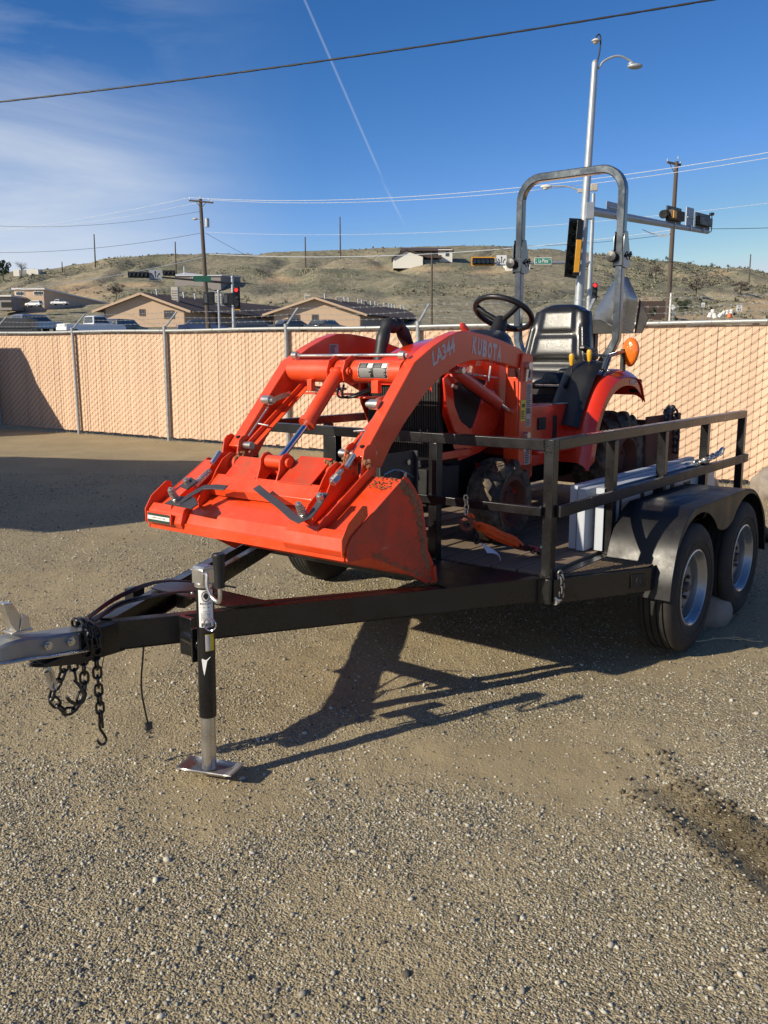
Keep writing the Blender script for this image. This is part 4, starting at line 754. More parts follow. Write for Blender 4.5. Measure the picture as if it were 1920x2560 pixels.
def disc_mb(w=0.20, rim=0.200):     # disc with round hand holes
    mb = MB(); h = w / 2
    na, nr_ = 160, 22; r0, r1 = .040, rim - .036
    def yd(r): t = (r - r0) / (r1 - r0); return -h * (.26 + .22 * math.sin(min(1, t * 1.25) * math.pi)) + .012 * t
    for side in (0, .004):
        vs_ = [(r * math.cos(a), yd(r) + side, r * math.sin(a)) for i in range(na) for a in (2 * math.pi * i / na,) for j in range(nr_ + 1) for r in (r0 + (r1 - r0) * j / nr_,)]
        fs_ = []
        for i in range(na):
            for j in range(nr_):
                r = r0 + (r1 - r0) * (j + .5) / nr_; a = 2 * math.pi * (i + .5) / na; hole = False
                for k in range(8):
                    b2 = 2 * math.pi * k / 8 + .2
                    if math.hypot(r * math.cos(a) - .122 * math.cos(b2), r * math.sin(a) - .122 * math.sin(b2)) < .0225: hole = True
                if not hole: fs_.append((i * (nr_ + 1) + j, i * (nr_ + 1) + j + 1, ((i + 1) % na) * (nr_ + 1) + j + 1, ((i + 1) % na) * (nr_ + 1) + j))
        mb.add(vs_, fs_)
    return mb
def hub_mb():
    mb = MB(); mb.lathe([(0, -.062), (.022, -.062), (.026, -.056), (.030, -.03), (.040, -.028), (.042, .02)], (0, 0, 0), (0, 1, 0), 24)
    for k in range(5): a = 2 * math.pi * k / 5; c = (.057 * math.cos(a), 0, .057 * math.sin(a)); mb.cyl((c[0], -.055, c[2]), (c[0], -.030, c[2]), .0105, n=6)
    return mb
BASE['_w'] = Vector(); 
tm, rm, hm2 = mesh_of('tyre', tyre_mb(), 'rubber', smooth=40), mesh_of('rim', rim_mb(), 'rim', smooth=40), mesh_of('hub', hub_mb(), 'greyplate')
dm_ = mesh_of('wheel_disc', disc_mb(), 'wheel_disc', smooth=40)
rd = MB(); rd.cyl((0, .0, 0), (0, .06, 0), .13, n=32); rdm = mesh_of('brake_drum', rd, 'dark')
for (x, y, sgn, rot) in ((0.975, -0.255, 1, .3), (1.828, -0.255, 1, 1.1), (0.975, WD + 0.255, -1, 0), (1.828, WD + 0.255, -1, 0)):
    wh = link_obj(bpy.data.objects.new('wheel', None)); wh.parent = tl; BASE[wh.name] = Vector((x, y, RT - TP * x * 0)); BASE[wh.name] = BASE[tl.name]
    zc = RT - (TP * x + TR * y) - .004
    m_ = Matrix.Translation((x, y, zc)) @ Matrix.Rotation(0 if sgn > 0 else math.pi, 4, 'Z') @ Matrix.Rotation(rot, 4, 'Y')
    wh.location = (0, 0, 0)
    for nme, me in (('tyre', tm), ('rim', rm), ('hub', hm2), ('wheel_disc', dm_), ('brake_drum', rdm)): inst(nme, me, wh, m_)
for x in (0.975, 1.828): mb = MB(); mb.bar((x, -0.2, RT), (x, WD + .2, RT), .06, .06); part('axle', mb, 'dark', tl)
mb = MB()
for y in (0.05, WD - .05):
    for x in (0.975, 1.828): mb.tube([(x - .33, y, .40), (x - .15, y, .33), (x, y, .31), (x + .15, y, .33), (x + .33, y, .40)], .02, 6)
part('leaf_spring', mb, 'dark', tl)
# teardrop fender over both wheels, near and far side
def fender(y_in, y_out, s_):
    fd = link_obj(bpy.data.objects.new('wheel_fender', None)); fd.parent = tl; BASE[fd.name] = BASE[tl.name]
    top = [(0.585, .36), (0.605, .48), (0.665, .63), (0.765, .735), (0.885, .787), (1.74, .787), (1.93, .755), (2.09, .665), (2.205, .54), (2.25, .34)]
    tp = [(p.x, p.z) for p in smooth_pts([(a, 0, b) for a, b in top[0:5]], 4)] + [(p.x, p.z) for p in smooth_pts([(a, 0, b) for a, b in top[5:]], 5)]
    mb = MB(); n = len(tp) - 1
    mb.sheet(lambda i, j: (tp[round(i * n)][0], y_in + (y_out - y_in) * j, tp[round(i * n)][1]), n, 2, 0.003); part('fender_top', mb, 'fender', fd, smooth=25)
    # outer skirt: arches round each wheel, V between
    low = []
    for (a, b) in tp:
        x = a; c = 0.975 if x < 1.40 else 1.828; dxx = x - c; Rr = .385
        z = RT + math.sqrt(max(0, Rr * Rr - dxx * dxx)) if abs(dxx) < Rr - .002 else RT
        low.append((x, z))
    xs_ = np.linspace(0.592, 2.245, 90); up_ = [float(np.interp(x, [p[0] for p in tp], [p[1] for p in tp])) for x in xs_]; lo_ = []
    for x in xs_:
        d1, d2 = abs(x - .975), abs(x - 1.828); z1 = RT + math.sqrt(max(0, .408 ** 2 - d1 * d1)); z2 = RT + math.sqrt(max(0, .408 ** 2 - d2 * d2))
        z = max(z1, z2); 
        if 1.2 < x < 1.6: z = max(z, .60 + 1.6 * (x - 1.395) ** 2)
        lo_.append(z)
    mb = MB(); vs_ = []
    for yy in (y_out + s_ * .0015, y_out + s_ * .0055):
        for i in range(90): vs_ += [(xs_[i], yy, up_[i] - .0005), (xs_[i], yy, min(lo_[i], up_[i] - .004))]
    fs_ = []
    for i in range(89): a = 2 * i; fs_ += [(a, a + 1, a + 3, a + 2), (180 + a, 180 + a + 2, 180 + a + 3, 180 + a + 1), (a, a + 2, 180 + a + 2, 180 + a), (a + 1, 180 + a + 1, 180 + a + 3, a + 3)]
    mb.add(vs_, fs_); part('fender_skirt', mb, 'fender', fd, smooth=25)
    mb = MB(); mb.tube([(a, y_out + s_ * .003, b) for a, b in tp], .006, 6); part('fender_lip', mb, 'fender', fd)
fender(-0.005, -0.352, -1); fender(WD + .005, WD + .352, 1)
# step plate in front of the near fender
mb = MB(); mb.prism([(0.10, -.002), (0.55, -.25), (0.66, -.25), (0.70, -.002)], 'z', .522, .528); st = part('step_plate', mb, 'tread_plate', tl)
mb = MB()
for i in range(17):
    for j in range(8):
        x, y = .14 + i * .034 + (j % 2) * .017, -.02 - j * .030
        if y < -.245 or x < .11 - y * 1.82 or x > .68 + y * .10: continue
        a = .7 if (i + j) % 2 else -.7; mb.obox((x, y, .5295), Vector((math.cos(a), math.sin(a), 0)) * .010, Vector((-math.sin(a), math.cos(a), 0)) * .0028, (0, 0, .0016))
part('raised_tread', mb, 'tread_plate', st, kind='stuff')
mb = MB(); mb.bar((0.03, -.004, .468), (0.545, -.268, .468), .006, .118); mb.bar((0.545, -.268, .468), (0.66, -.268, .468), .006, .118); mb.bar((0.66, -.268, .46), (0.72, -.20, .46), .006, .10); part('step_skirt', mb, 'black', tl, bevel=.002)
mb = MB(); e_dir = Vector((.515, -.264, 0)).normalized(); c = Vector((0.47, -.2335, .468)); nn_ = Vector((e_dir.y, -e_dir.x, 0)); nn_ = nn_ if nn_.y < 0 else -nn_
mb.obox(c + nn_ * .0045, e_dir * .045, (0, 0, .035), nn_ * .002); part('marker_plate', mb, 'fender', tl, bevel=.001)
mb = MB(); mb.tube([c + nn_ * .007 + e_dir * (.013 * math.cos(a)) + Vector((0, 0, .018 * math.sin(a))) for a in np.linspace(0, 6.28, 17)[:-1]], .003, 6, closed=True); mb.cyl(c + nn_ * .004, c + nn_ * .009, .012, n=14); part('marker_socket', mb, 'label_black', tl)
# D-ring with chain end at the corner
mb = MB(); mb.tube(smooth_pts([(0.035, -.008, .44), (0.05, -.02, .425), (0.075, -.022, .425), (0.085, -.015, .445)]), .007, 8); mb.cyl((.035, -.012, .415), (.085, -.012, .415), .012, n=12); part('d_ring', mb, 'zinc', tl)
c5 = thing('corner_chain', 'short dark chain hanging beside the near front corner post', 'chain', (.07, -.02, .5), TF); lsm = mesh_of('link', link_mb(0.036, .011, .004), 'coupler', smooth=60)
chain(c5, smooth_pts([(.055, -.02, .56), (.075, -.022, .53), (.085, -.022, .49), (.082, -.02, .435)]), lsm, .022); chain(c5, smooth_pts([(.06, -.015, .55), (.065, -.02, .50), (.07, -.02, .44)]), lsm, .022)
# rear ramp, let down
mb = MB(); r0 = Vector((LN + .02, 0, .50)); r1 = Vector((LN + 1.15, 0, .05)); d = r1 - r0
for y in (.03, .95, WD - .03): mb.bar(r0 + Vector((0, y, 0)), r1 + Vector((0, y, 0)), .04, .04)
for t in (0, .5, 1): p = r0 + d * t; mb.bar(p + Vector((0, .03, 0)), p + Vector((0, WD - .03, 0)), .04, .04, up=(1, 0, .4))
rp_ = part('loading_ramp', mb, 'black', tl)
mb = MB()
for i in range(1, 46): p = r0 + d * (i / 46); mb.bar(p + Vector((0, .03, 0.006)), p + Vector((0, WD - .03, 0.006)), .003, .006)
for y in np.arange(.06, WD, .035): mb.bar(r0 + Vector((0, y, .003)), r1 + Vector((0, y, .003)), .003, .003)
part('expanded_mesh', mb, 'dark', rp_, kind='stuff')
# ================================================================ white steel channels on the deck
W0 = thing('steel_channel_stack', 'stack of long white coated steel channels standing on edge behind the near side rail', 'building material', (1.5, .12, .54), TF)
for (y, w, x0_, x1_, z0, z1, s_) in ((.175, .040, .622, 2.40, .548, .885, 1), (.120, .040, .600, 2.36, .548, .872, 1), (.085, .044, .66, 2.44, .548, .878, -1), (.048, .03, .80, 2.45, .548, .86, -1)):
    mb = MB(); t_2 = .002
    mb.lim(x0_, x1_, y - t_2, y + t_2, z0, z1); mb.lim(x0_, x1_, y + t_2 if s_ > 0 else y - w, y + w if s_ > 0 else y - t_2, z1 - .003, z1); mb.lim(x0_, x1_, y + t_2 if s_ > 0 else y - w, y + w if s_ > 0 else y - t_2, z0, z0 + .003)
    mb.lim(x0_, x0_ + .002, y + t_2 if s_ > 0 else y - w, y + w if s_ > 0 else y - t_2, z0 + .003, z1 - .003); part('steel_channel', mb, 'white_steel', W0, bevel=.001)
mb = MB(); 
pass
for k, (x, w, z0, z1) in enumerate(((.86, .035, .63, .82), (1.05, .10, .62, .72), (1.16, .05, .74, .82), (1.34, .10, .66, .80), (1.62, .06, .60, .82), (1.85, .12, .68, .78))): mb = MB(); mb.lim(x, x + w, .0435, .0455, z0, z1); part('slot_opening', mb, 'dark', W0)
# chains and binder at the rear of the near rail
cb = thing('binder_chain', 'heavy chain and load binder slung over the near mid rail toward the rear', 'chain', (2.2, 0.02, .88), TF)
bl = mesh_of('link', link_mb(.05, .017, .0065), 'zinc', smooth=60)
chain(cb, smooth_pts([(1.99, .10, .86), (2.05, .03, .89), (2.12, -.01, .905), (2.2, 0, .91), (2.27, -.01, .915), (2.36, .0, .93)]), bl, .034); chain(cb, smooth_pts([(2.05, .04, .88), (2.14, .02, .895), (2.24, .02, .90), (2.33, .01, .92)]), bl, .034)
mb = MB(); mb.tube(smooth_pts([(2.30, -.01, .92), (2.35, -.02, .955), (2.42, -.01, .95), (2.43, 0, .92), (2.40, 0, .91)]), .010, 8); part('grab_hook', mb, 'zinc', cb)
cc = thing('tie_down_chain', 'dark chain running from the rear of the deck down across the sunlit dirt gap', 'chain', (2.2, .3, .7), TF)
chain(cc, bez((1.95, .40, .70), (2.6, .05, .83), .03), mesh_of('link', link_mb(.04, .013, .005), 'dark', smooth=60), .030)
cd = thing('hanging_chain', 'rusty chain hung over the rear attachment in two strands', 'chain', (2.3, .5, 1.1), TF)
hl_ = mesh_of('link', link_mb(.062, .021, .0085), 'handle', smooth=60)
chain(cd, smooth_pts([(2.42, .40, .86), (2.41, .39, 1.0), (2.44, .39, 1.14), (2.50, .41, 1.19), (2.62, .41, 1.18), (2.66, .40, 1.07), (2.67, .40, .88)]), hl_, .044)
mb = MB(); mb.tube(smooth_pts([(.36, .22, .55), (.34, .22, .57), (.33, .22, .60), (.35, .22, .62), (.38, .22, .62)]), .010, 8); mb.tube(smooth_pts([(.34, .20, .56), (.40, .21, .565), (.44, .22, .575)]), .008, 8); solo('grab_hook', mb, 'zinc', 'small steel hook lying on the deck just behind the near corner post', 'hook', (.37, .22, .55), TF)
# ================================================================ tractor with front loader
YC = 1.0
tr_ = thing('compact_tractor', 'orange compact tractor with front loader and folding roll bar, strapped down on the trailer deck', 'tractor', (1.2, YC, .54), TF)
def mir(f, name, mats, **k):
    for s_ in (-1, 1): mb = MB(); f(mb, lambda y: YC + s_ * y, s_); part(name, mb, mats, tr_, **k)
# ---- loader arms
AO = [(-.662, 1.119), (-.282, 1.524), (-.135, 1.597), (-.008, 1.646), (.093, 1.671), (.20, 1.672), (.35, 1.658), (.50, 1.634), (.68, 1.596), (.80, 1.556), (.80, 1.50), (.685, 1.486), (.52, 1.515), (.349, 1.532), (.20, 1.528), (.08, 1.508), (-.062, 1.455), (-.198, 1.375), (-.349, 1.255), (-.46, 1.15), (-.53, 1.06), (-.585, 1.07)]
def arm(mb, Y, s_): a, b2 = sorted((Y(.424), Y(.358))); mb.prism(AO, 'y', a, b2)
for s_ in (-1, 1):
    mb = MB(); arm(mb, lambda y: YC + s_ * y, s_); la = part('loader_arm', mb, 'orange', tr_, bevel=.004, smooth=25)
    if s_ < 0:
        t = MB(); yf = YC - .4242
        text_into(t, 'LA344', (-.135, yf, 1.502), (.95, 0, .36), (-.30, 0, .95), .070, .205, .0012, bold=.03, shear=.15)
        part('model_lettering', t, 'decal', la, smooth=0); t = MB()
        for i, ch in enumerate('KUBOTA'):
            x = .205 + i * .0485; z = 1.578 - .17 * (i * .0485); text_into(t, ch, (x, yf, z - .012), (.985, 0, -.17), (.10, 0, 1), .086, .041, .0012, bold=.045)
        part('name_lettering', t, 'decal', la, smooth=0)
        t = MB(); t.cyl((-.60, yf, 1.128), (-.60, yf - .012, 1.128), .02, n=16); t.prism([(-.615, 1.05), (-.585, 1.05), (-.580, 1.14), (-.62, 1.14)], 'y', yf - .010, yf - .006); part('pin_lock', t, 'zinc', la)
    t = MB(); t.cyl((-.626, YC + s_ * .391, 1.157), (-.628, YC + s_ * .391, 1.165), .0105, n=12)
    v_ = [Vector(v) for v in t.v]; part('drain_hole', t, 'label_black', la)
t = MB(); card(t, (.02, YC + .3575, 1.52), (1, 0, 0), (0, 0, 1), .075, .095); fl_ = part('white_label', t, 'label_grey', tr_)
t = MB(); lines_into(t, (.025, YC + .3575, 1.525), (1, 0, 0), (0, 0, 1), .055, .085, 8, .5, .0014); part('label_print', t, 'label_black', fl_)
# near tower + far tower with stickers
def tower(mb, Y, s_):
    a, b2 = sorted((Y(.440), Y(.428))); mb.prism([(.675, .90), (.685, 1.50), (.700, 1.566), (.79, 1.566), (.812, 1.545), (.835, 1.0), (.835, .90)], 'y', a, b2)
    a, b2 = sorted((Y(.356), Y(.344))); mb.prism([(.675, .90), (.685, 1.50), (.700, 1.566), (.79, 1.566), (.812, 1.545), (.835, 1.0), (.835, .90)], 'y', a, b2)
    a, b2 = sorted((Y(.428), Y(.356))); mb.lim(.675, .685, a, b2, .90, 1.44)
mir(tower, 'loader_tower', 'orange', bevel=.003)
yt = YC - .4402
t = MB()
for (x, z, w, h) in ((.745, 1.42, .055, .07), (.748, 1.235, .058, .17), (.752, 1.165, .05, .10), (.745, .955, .06, .145)): card(t, (x, yt, z), (1, 0, 0), (0, 0, 1), w, h)
sk = part('warning_label', t, 'label_grey', tr_)
t = MB(); card(t, (.69, yt, 1.20), (1, 0, 0), (0, 0, 1), .052, .115); part('yellow_label', t, 'label_yellow', sk, label='yellow warning label on the loader tower')
t = MB()
for (x, z, w, h, n) in ((.752, 1.43, .04, .05, 2), (.752, 1.24, .05, .16, 15), (.756, 1.17, .04, .04, 5), (.750, .96, .05, .08, 8), (.695, 1.21, .04, .05, 5)): lines_into(t, (x, yt, z), (1, 0, 0), (0, 0, 1), w, h, n, .55, .0014)
t.obox((.716, yt - .0014, 1.285), (.016, 0, 0), (0, 0, .010), (0, .0002, 0)); t.obox((.775, yt - .0014, 1.455), (.012, 0, .006), (-.003, 0, .010), (0, .0002, 0)); part('label_print', t, 'label_black', sk)
t = MB()
for z in (1.50, 1.12): t.cyl((.745, yt, z), (.745, yt - .025, z), .020, n=18); t.prism([(.715, z - .085), (.735, z - .085), (.752, z + .0), (.728, z)], 'y', yt - .012, yt - .008)
part('pivot_pin', t, 'zinc', tr_)
# lift cylinders
def lcyl(mb, Y, s_): mb.cyl((.10, Y(.391), 1.478), (.53, Y(.391), 1.305), .030, n=20); mb.cyl((.075, Y(.391), 1.49), (.11, Y(.391), 1.474), .022, n=14)
mir(lcyl, 'lift_cylinder', 'red_cyl')
def lrod(mb, Y, s_): mb.cyl((.52, Y(.391), 1.309), (.70, Y(.391), 1.238), .014, n=14)
mir(lrod, 'lift_cylinder_rod', 'chrome')
def lpin(mb, Y, s_): mb.cyl((.095, Y(.45), 1.482), (.095, Y(.33), 1.482), .016, n=14)
mir(lpin, 'cylinder_pin', 'zinc')
# torque tube with decal
TX, TZ = -.262, 1.478
mb = MB(); mb.cyl((TX, YC - .36, TZ), (TX, YC + .36, TZ), .0555, n=36); tt = part('torque_tube', mb, 'orange', tr_, smooth=50)
def tubecard(a0, a1, y0, y1, r, mtl, nm, par):
    mb = MB(); n = 8; mb.add([(TX - r * math.cos(a0 + (a1 - a0) * i / n), y, TZ + r * math.sin(a0 + (a1 - a0) * i / n)) for i in range(n + 1) for y in (y0, y1)], [(2 * i, 2 * i + 1, 2 * i + 3, 2 * i + 2) for i in range(n)]); return part(nm, mb, mtl, par)
dl = tubecard(-.55, .80, YC - .29, YC - .115, .0561, 'label_black', 'instruction_decal', tt)
mb = MB()
def tq(a0, a1, y0, y1, r=.0567): n = 4; mb.add([(TX - r * math.cos(a0 + (a1 - a0) * i / n), y, TZ + r * math.sin(a0 + (a1 - a0) * i / n)) for i in range(n + 1) for y in (y0, y1)], [(2 * i, 2 * i + 1, 2 * i + 3, 2 * i + 2) for i in range(n)])
ya, yb = YC - .29, YC - .115
for a, b2, c, d in ((-.55, -.535, ya, yb), (.785, .80, ya, yb), (-.55, .80, ya, ya + .0015), (-.55, .80, yb - .0015, yb), (.35, .74, yb - .085, yb - .055), (.35, .74, ya + .005, ya + .035)): tq(a, b2, c, d)
for k in range(11):
    a = .27 - k * .072
    for (c, d) in ((ya + .008, ya + .080), (yb - .082, yb - .008)): tq(a, a + .018, c + random.random() * .015, d)
for k in range(5): tq(.68 - k * .07, .69 - k * .07, yb - .045, yb - .012); tq(.68 - k * .07, .69 - k * .07, ya + .042, ya + .08)
part('decal_print', mb, 'label_white', dl, smooth=0)
mb = MB()
for y in (YC - .055, YC + .055 - .008):
    mb.prism([(TX - .02, TZ + .078), (TX - .075, TZ + .052), (TX - .095, TZ - .0), (TX - .085, TZ - .045), (TX - .03, TZ - .07), (TX + .04, TZ - .05), (TX + .05, TZ + .03)], 'y', y, y + .008)
part('cylinder_bracket', mb, 'orange', tt, bevel=.002)
mb = MB(); mb.cyl((TX - .058, YC - .07, TZ + .0), (TX - .058, YC + .07, TZ), .020, n=20); mb.cyl((TX - .058, YC - .078, TZ), (TX - .058, YC - .068, TZ), .012, n=12); part('bracket_pin', mb, 'orange', tt)
# sensor/guard rod above the tube
mb = MB(); mb.cyl((-.262, YC - .352, 1.556), (-.262, YC + .352, 1.552), .0085, n=14)
for y in (YC - .34, YC + .34): mb.cyl((-.262, y - .015, 1.554), (-.262, y + .015, 1.554), .020, n=18); mb.cyl((-.262, y - .02, 1.554), (-.262, y - .03, 1.554), .011, n=6); mb.bar((-.262, y, 1.545), (-.255, y, 1.51), .016, .012)
part('cross_rod', mb, 'zinc', tr_)
# dump cylinder and rod (centre)
c0, c1, c2 = Vector((TX - .058, YC, TZ)), Vector((-.555, YC, 1.238)), Vector((-.757, YC, 1.072))
mb = MB(); mb.cyl(c0 + (c1 - c0) * .08, c1, .0345, n=28); mb.ball(c0 + (c1 - c0) * .04, .034, 16, 10); mb.cyl(c1 - (c1 - c0) * .06, c1 + (c1 - c0) * .01, .041, n=28); part('dump_cylinder', mb, 'orange', tr_, smooth=50)
mb = MB(); mb.cyl(c1, c2, .0155, n=20); part('dump_cylinder_rod', mb, 'chrome', tr_)
mb = MB()
for i in range(2): y = YC + .10 - i * .03; mb.tube(smooth_pts([(TX + .06, y, TZ - .07), (TX - .02, y - .06, TZ - .12), (TX - .06, y - .16, TZ - .12), (TX + .02, y - .24, TZ - .08)]), .006, 8); mb.tube(smooth_pts([(TX + .05, y, TZ - .09), (TX + .03, y + .10, TZ - .10), (TX + .05, y + .22, TZ - .095)]), .006, 8)
part('hydraulic_hose', mb, 'black_plastic', tr_)
mb = MB(); mb.cyl((TX + .05, YC + .08, TZ - .10), (TX + .05, YC + .33, TZ - .095), .0065, n=8); mb.cyl((TX + .09, YC + .08, TZ - .09), (TX + .09, YC + .33, TZ - .085), .0065, n=8); mb.lim(TX + .0, TX + .045, YC + .13, YC + .16, TZ - .10, TZ - .055)
part('hydraulic_pipe', mb, 'zinc', tr_)
mb = MB(); mb.lim(TX - .01, TX + .10, YC - .14, YC - .02, TZ - .13, TZ - .122); mb.lim(TX - .01, TX + .10, YC + .03, YC + .30, TZ - .118, TZ - .110); mb.lim(TX - .06, TX - .03, YC + .18, YC + .21, TZ - .10, TZ - .04); mb.lim(TX - .06, TX - .03, YC - .24, YC - .20, TZ - .10, TZ - .04); part('pipe_bracket', mb, 'orange', tr_, bevel=.002)
# parallel links inside the arms
def plink(mb, Y, s_): 
    mb.bar((-.625, Y(.318), 1.115), (-.215, Y(.318), 1.405), .010, .055); mb.bar((-.625, Y(.300), 1.115), (-.215, Y(.300), 1.405), .045, .006, up=(-.58, 0, .81))
mir(plink, 'parallel_link', 'orange', bevel=.002)
def plrod(mb, Y, s_): mb.cyl((-.63, Y(.345), 1.135), (-.46, Y(.345), 1.30), .006, n=8); mb.cyl((-.64, Y(.36), 1.125), (-.64, Y(.28), 1.125), .019, n=16); mb.cyl((-.47, Y(.365), 1.335), (-.47, Y(.315), 1.335), .024, n=18); mb.cyl((-.47, Y(.315), 1.335), (-.47, Y(.295), 1.335), .015, n=12); mb.bar((-.46, Y(.31), 1.338), (-.34, Y(.31), 1.365), .012, .022); mb.cyl((-.535, Y(.34), 1.222), (-.535, Y(.27), 1.215), .005, n=8); mb.cyl((-.66, Y(.32), 1.06), (-.66, Y(.29), 1.055), .016, n=10)
mir(plrod, 'link_pin', 'zinc')
# ---- quick hitch on the back of the bucket
sd_ = Vector((.38, 0, .228)).normalized(); nd_ = Vector((-sd_.z, 0, sd_.x))     # up-slope and outward normal of the bucket back
S0 = Vector((-.972, 0, .838))
def SL(s_, y, n_): q = S0 + sd_ * s_ + nd_ * n_; return Vector((q.x, y, q.z))
def slope_prism(mb, poly, y0, y1): mb.prism([((S0 + sd_ * a + nd_ * b2).x, (S0 + sd_ * a + nd_ * b2).z) for a, b2 in poly], 'y', y0, y1)
qh = tr_
def hside(mb, Y, s_):
    a, b2 = sorted((Y(.462), Y(.454))); slope_prism(mb, [(-.02, .002), (-.03, .02), (-.01, .036), (.05, .042), (.40, .042), (.415, .034), (.415, .002)], a, b2)
mir(hside, 'hitch_side_plate', 'orange', bevel=.002)
def hclev(mb, Y, s_):
    for y in (.340, .442): 
        a, b2 = sorted((Y(y), Y(y - .008)))
        mb.prism([(-.655, 1.168), (-.625, 1.175), (-.598, 1.160), (-.588, 1.12), (-.592, 1.03), (-.625, .99), (-.70, .935), (-.80, .90), (-.86, .915), (-.845, .95), (-.77, .985), (-.705, 1.03), (-.69, 1.08), (-.675, 1.15)], 'y', a, b2)
mir(hclev, 'hitch_clevis_plate', 'orange', bevel=.002)
def hfoot(mb, Y, s_):
    for y in (.335, .385):
        a, b2 = sorted((Y(y), Y(y - .007))); slope_prism(mb, [(.04, .0), (.05, .035), (.10, .055), (.17, .060), (.22, .085), (.28, .105), (.34, .100), (.385, .05), (.385, .0)], a, b2)
mir(hfoot, 'hitch_rib', 'orange', bevel=.002)
mb = MB(); mb.cyl(SL(.190, YC - .34, .026), SL(.190, YC + .34, .026), .034, n=24); part('hitch_lower_tube', mb, 'orange', qh, smooth=50)
mb = MB(); slope_prism(mb, [(.135, .040), (.215, .060), (.215, .066), (.135, .048), (.125, .01), (.131, .005)], YC - .33, YC + .33); part('hitch_front_channel', mb, 'orange', qh, bevel=.002)
mb = MB(); mb.cyl(SL(.335, YC - .34, .034), SL(.335, YC + .34, .034), .036, n=24); mb.cyl(SL(.335, YC - .38, .034), SL(.335, YC - .30, .034), .043, n=20); mb.cyl(SL(.335, YC + .30, .034), SL(.335, YC + .38, .034), .043, n=20); part('hitch_upper_tube', mb, 'orange', qh, smooth=50)
mb = MB(); slope_prism(mb, [(.205, .062), (.385, .074), (.384, .081), (.204, .069)], YC - .27, YC - .08); slope_prism(mb, [(.205, .060), (.335, .080), (.334, .087), (.204, .067)], YC + .07, YC + .27); part('hitch_cover_plate', mb, 'orange_dirty', qh, bevel=.002)
mb = MB()
for y in (YC - .065, YC + .057): slope_prism(mb, [(.200, .03), (.200, .062), (.250, .098), (.275, .130), (.305, .140), (.335, .128), (.352, .095), (.36, .04)], y, y + .008)
part('centre_ear', mb, 'orange', qh, bevel=.002)
pc_ = SL(.305, YC, .096); mb = MB(); mb.cyl(pc_ + Vector((0, -.085, 0)), pc_ + Vector((0, .075, 0)), .0225, n=20); mb.cyl(pc_ + Vector((0, -.05, 0)), pc_ + Vector((0, .05, 0)), .030, n=24); part('centre_pin', mb, 'orange', qh)
mb = MB()
for y, s2_ in ((YC - .30, .36), (YC - .37, .37), (YC + .30, .36)):
    for k in range(22): p = SL(s2_ + rng.normal(0, .018), y + rng.normal(0, .02), .065 + rng.normal(0, .018)); mb.ball(p, random.uniform(.005, .012), 7, 5)
for k in range(14): mb.ball(SL(.385 + rng.normal(0, .004), YC - .458 + rng.normal(0, .006), .05 + .035 * k / 14), random.uniform(.008, .013), 7, 5)
part('mud_clump', mb, 'mud', qh, kind='stuff')
# latch handles: flat bent bars with springs
def flatbar(pts, w, th=.0045):   # pts: (s, y) on the slope at height n
    mb = MB(); P = [Vector((a, b2)) for a, b2, *_ in pts]; hh = [p[2] for p in pts]; Ls, Rs = [], []
    for i in range(len(P)):
        t_a = (P[min(i + 1, len(P) - 1)] - P[max(i - 1, 0)]).normalized(); n_ = Vector((-t_a.y, t_a.x)); Ls.append(P[i] + n_ * w / 2); Rs.append(P[i] - n_ * w / 2)
    out = Ls + Rs[::-1]; hs2 = hh + hh[::-1]; vs_ = [SL(q.x, q.y, h + th / 2) for q, h in zip(out, hs2)] + [SL(q.x, q.y, h - th / 2) for q, h in zip(out, hs2)]; n = len(out)
    fs_ = []; m = len(P)
    for i in range(m - 1): a, b2, c, d = i, i + 1, n - 2 - i, n - 1 - i; fs_ += [(a, b2, c, d), (n + d, n + c, n + b2, n + a)]
    fs_ += [(i, n + i, n + (i + 1) % n, (i + 1) % n) for i in range(n)]
    mb.add(vs_, fs_); return mb
def inv_sl(x, y, z): q = Vector((x, 0, z)) - S0; return q.dot(sd_), y
# right handle: from the tip near the middle down to the elbow and up to the pivot
hr = flatbar([(.108, YC - .045, .108), (.075, YC - .12, .105), (.02, YC - .26, .10), (-.035, YC - .375, .10), (-.052, YC - .425, .10), (-.02, YC - .455, .10), (.045, YC - .455, .11), (.11, YC - .45, .12)], .034); part('latch_handle', hr, 'handle', qh, bevel=.0015)
hl2 = flatbar([(.075, YC + .115, .11), (.072, YC + .19, .11), (.06, YC + .25, .11), (.0, YC + .29, .105), (-.05, YC + .31, .10), (-.055, YC + .36, .10)], .034); part('latch_handle', hl2, 'handle', qh, bevel=.0015)
mb = MB(); a = [SL(-.068, YC + .40, .10), SL(-.075, YC + .21, .10), SL(-.04, YC + .20, .10), SL(-.0, YC + .26, .10), SL(-.01, YC + .37, .10)]; mb.add(a + [p - nd_ * .006 for p in a], [(0, 1, 2, 3, 4), (9, 8, 7, 6, 5)] + [(i, 5 + i, 5 + (i + 1) % 5, (i + 1) % 5) for i in range(5)]); part('latch_plate', mb, 'handle', qh, bevel=.001)
mb = MB(); a = [SL(.05, YC + .41, .11), SL(.035, YC + .34, .11), (SL(.09, YC + .32, .115)), SL(.115, YC + .39, .115)]; mb.add(a + [p - nd_ * .008 for p in a], [(0, 1, 2, 3), (7, 6, 5, 4)] + [(i, 4 + i, 4 + (i + 1) % 4, (i + 1) % 4) for i in range(4)]); part('latch_plate', mb, 'handle', qh, bevel=.001)
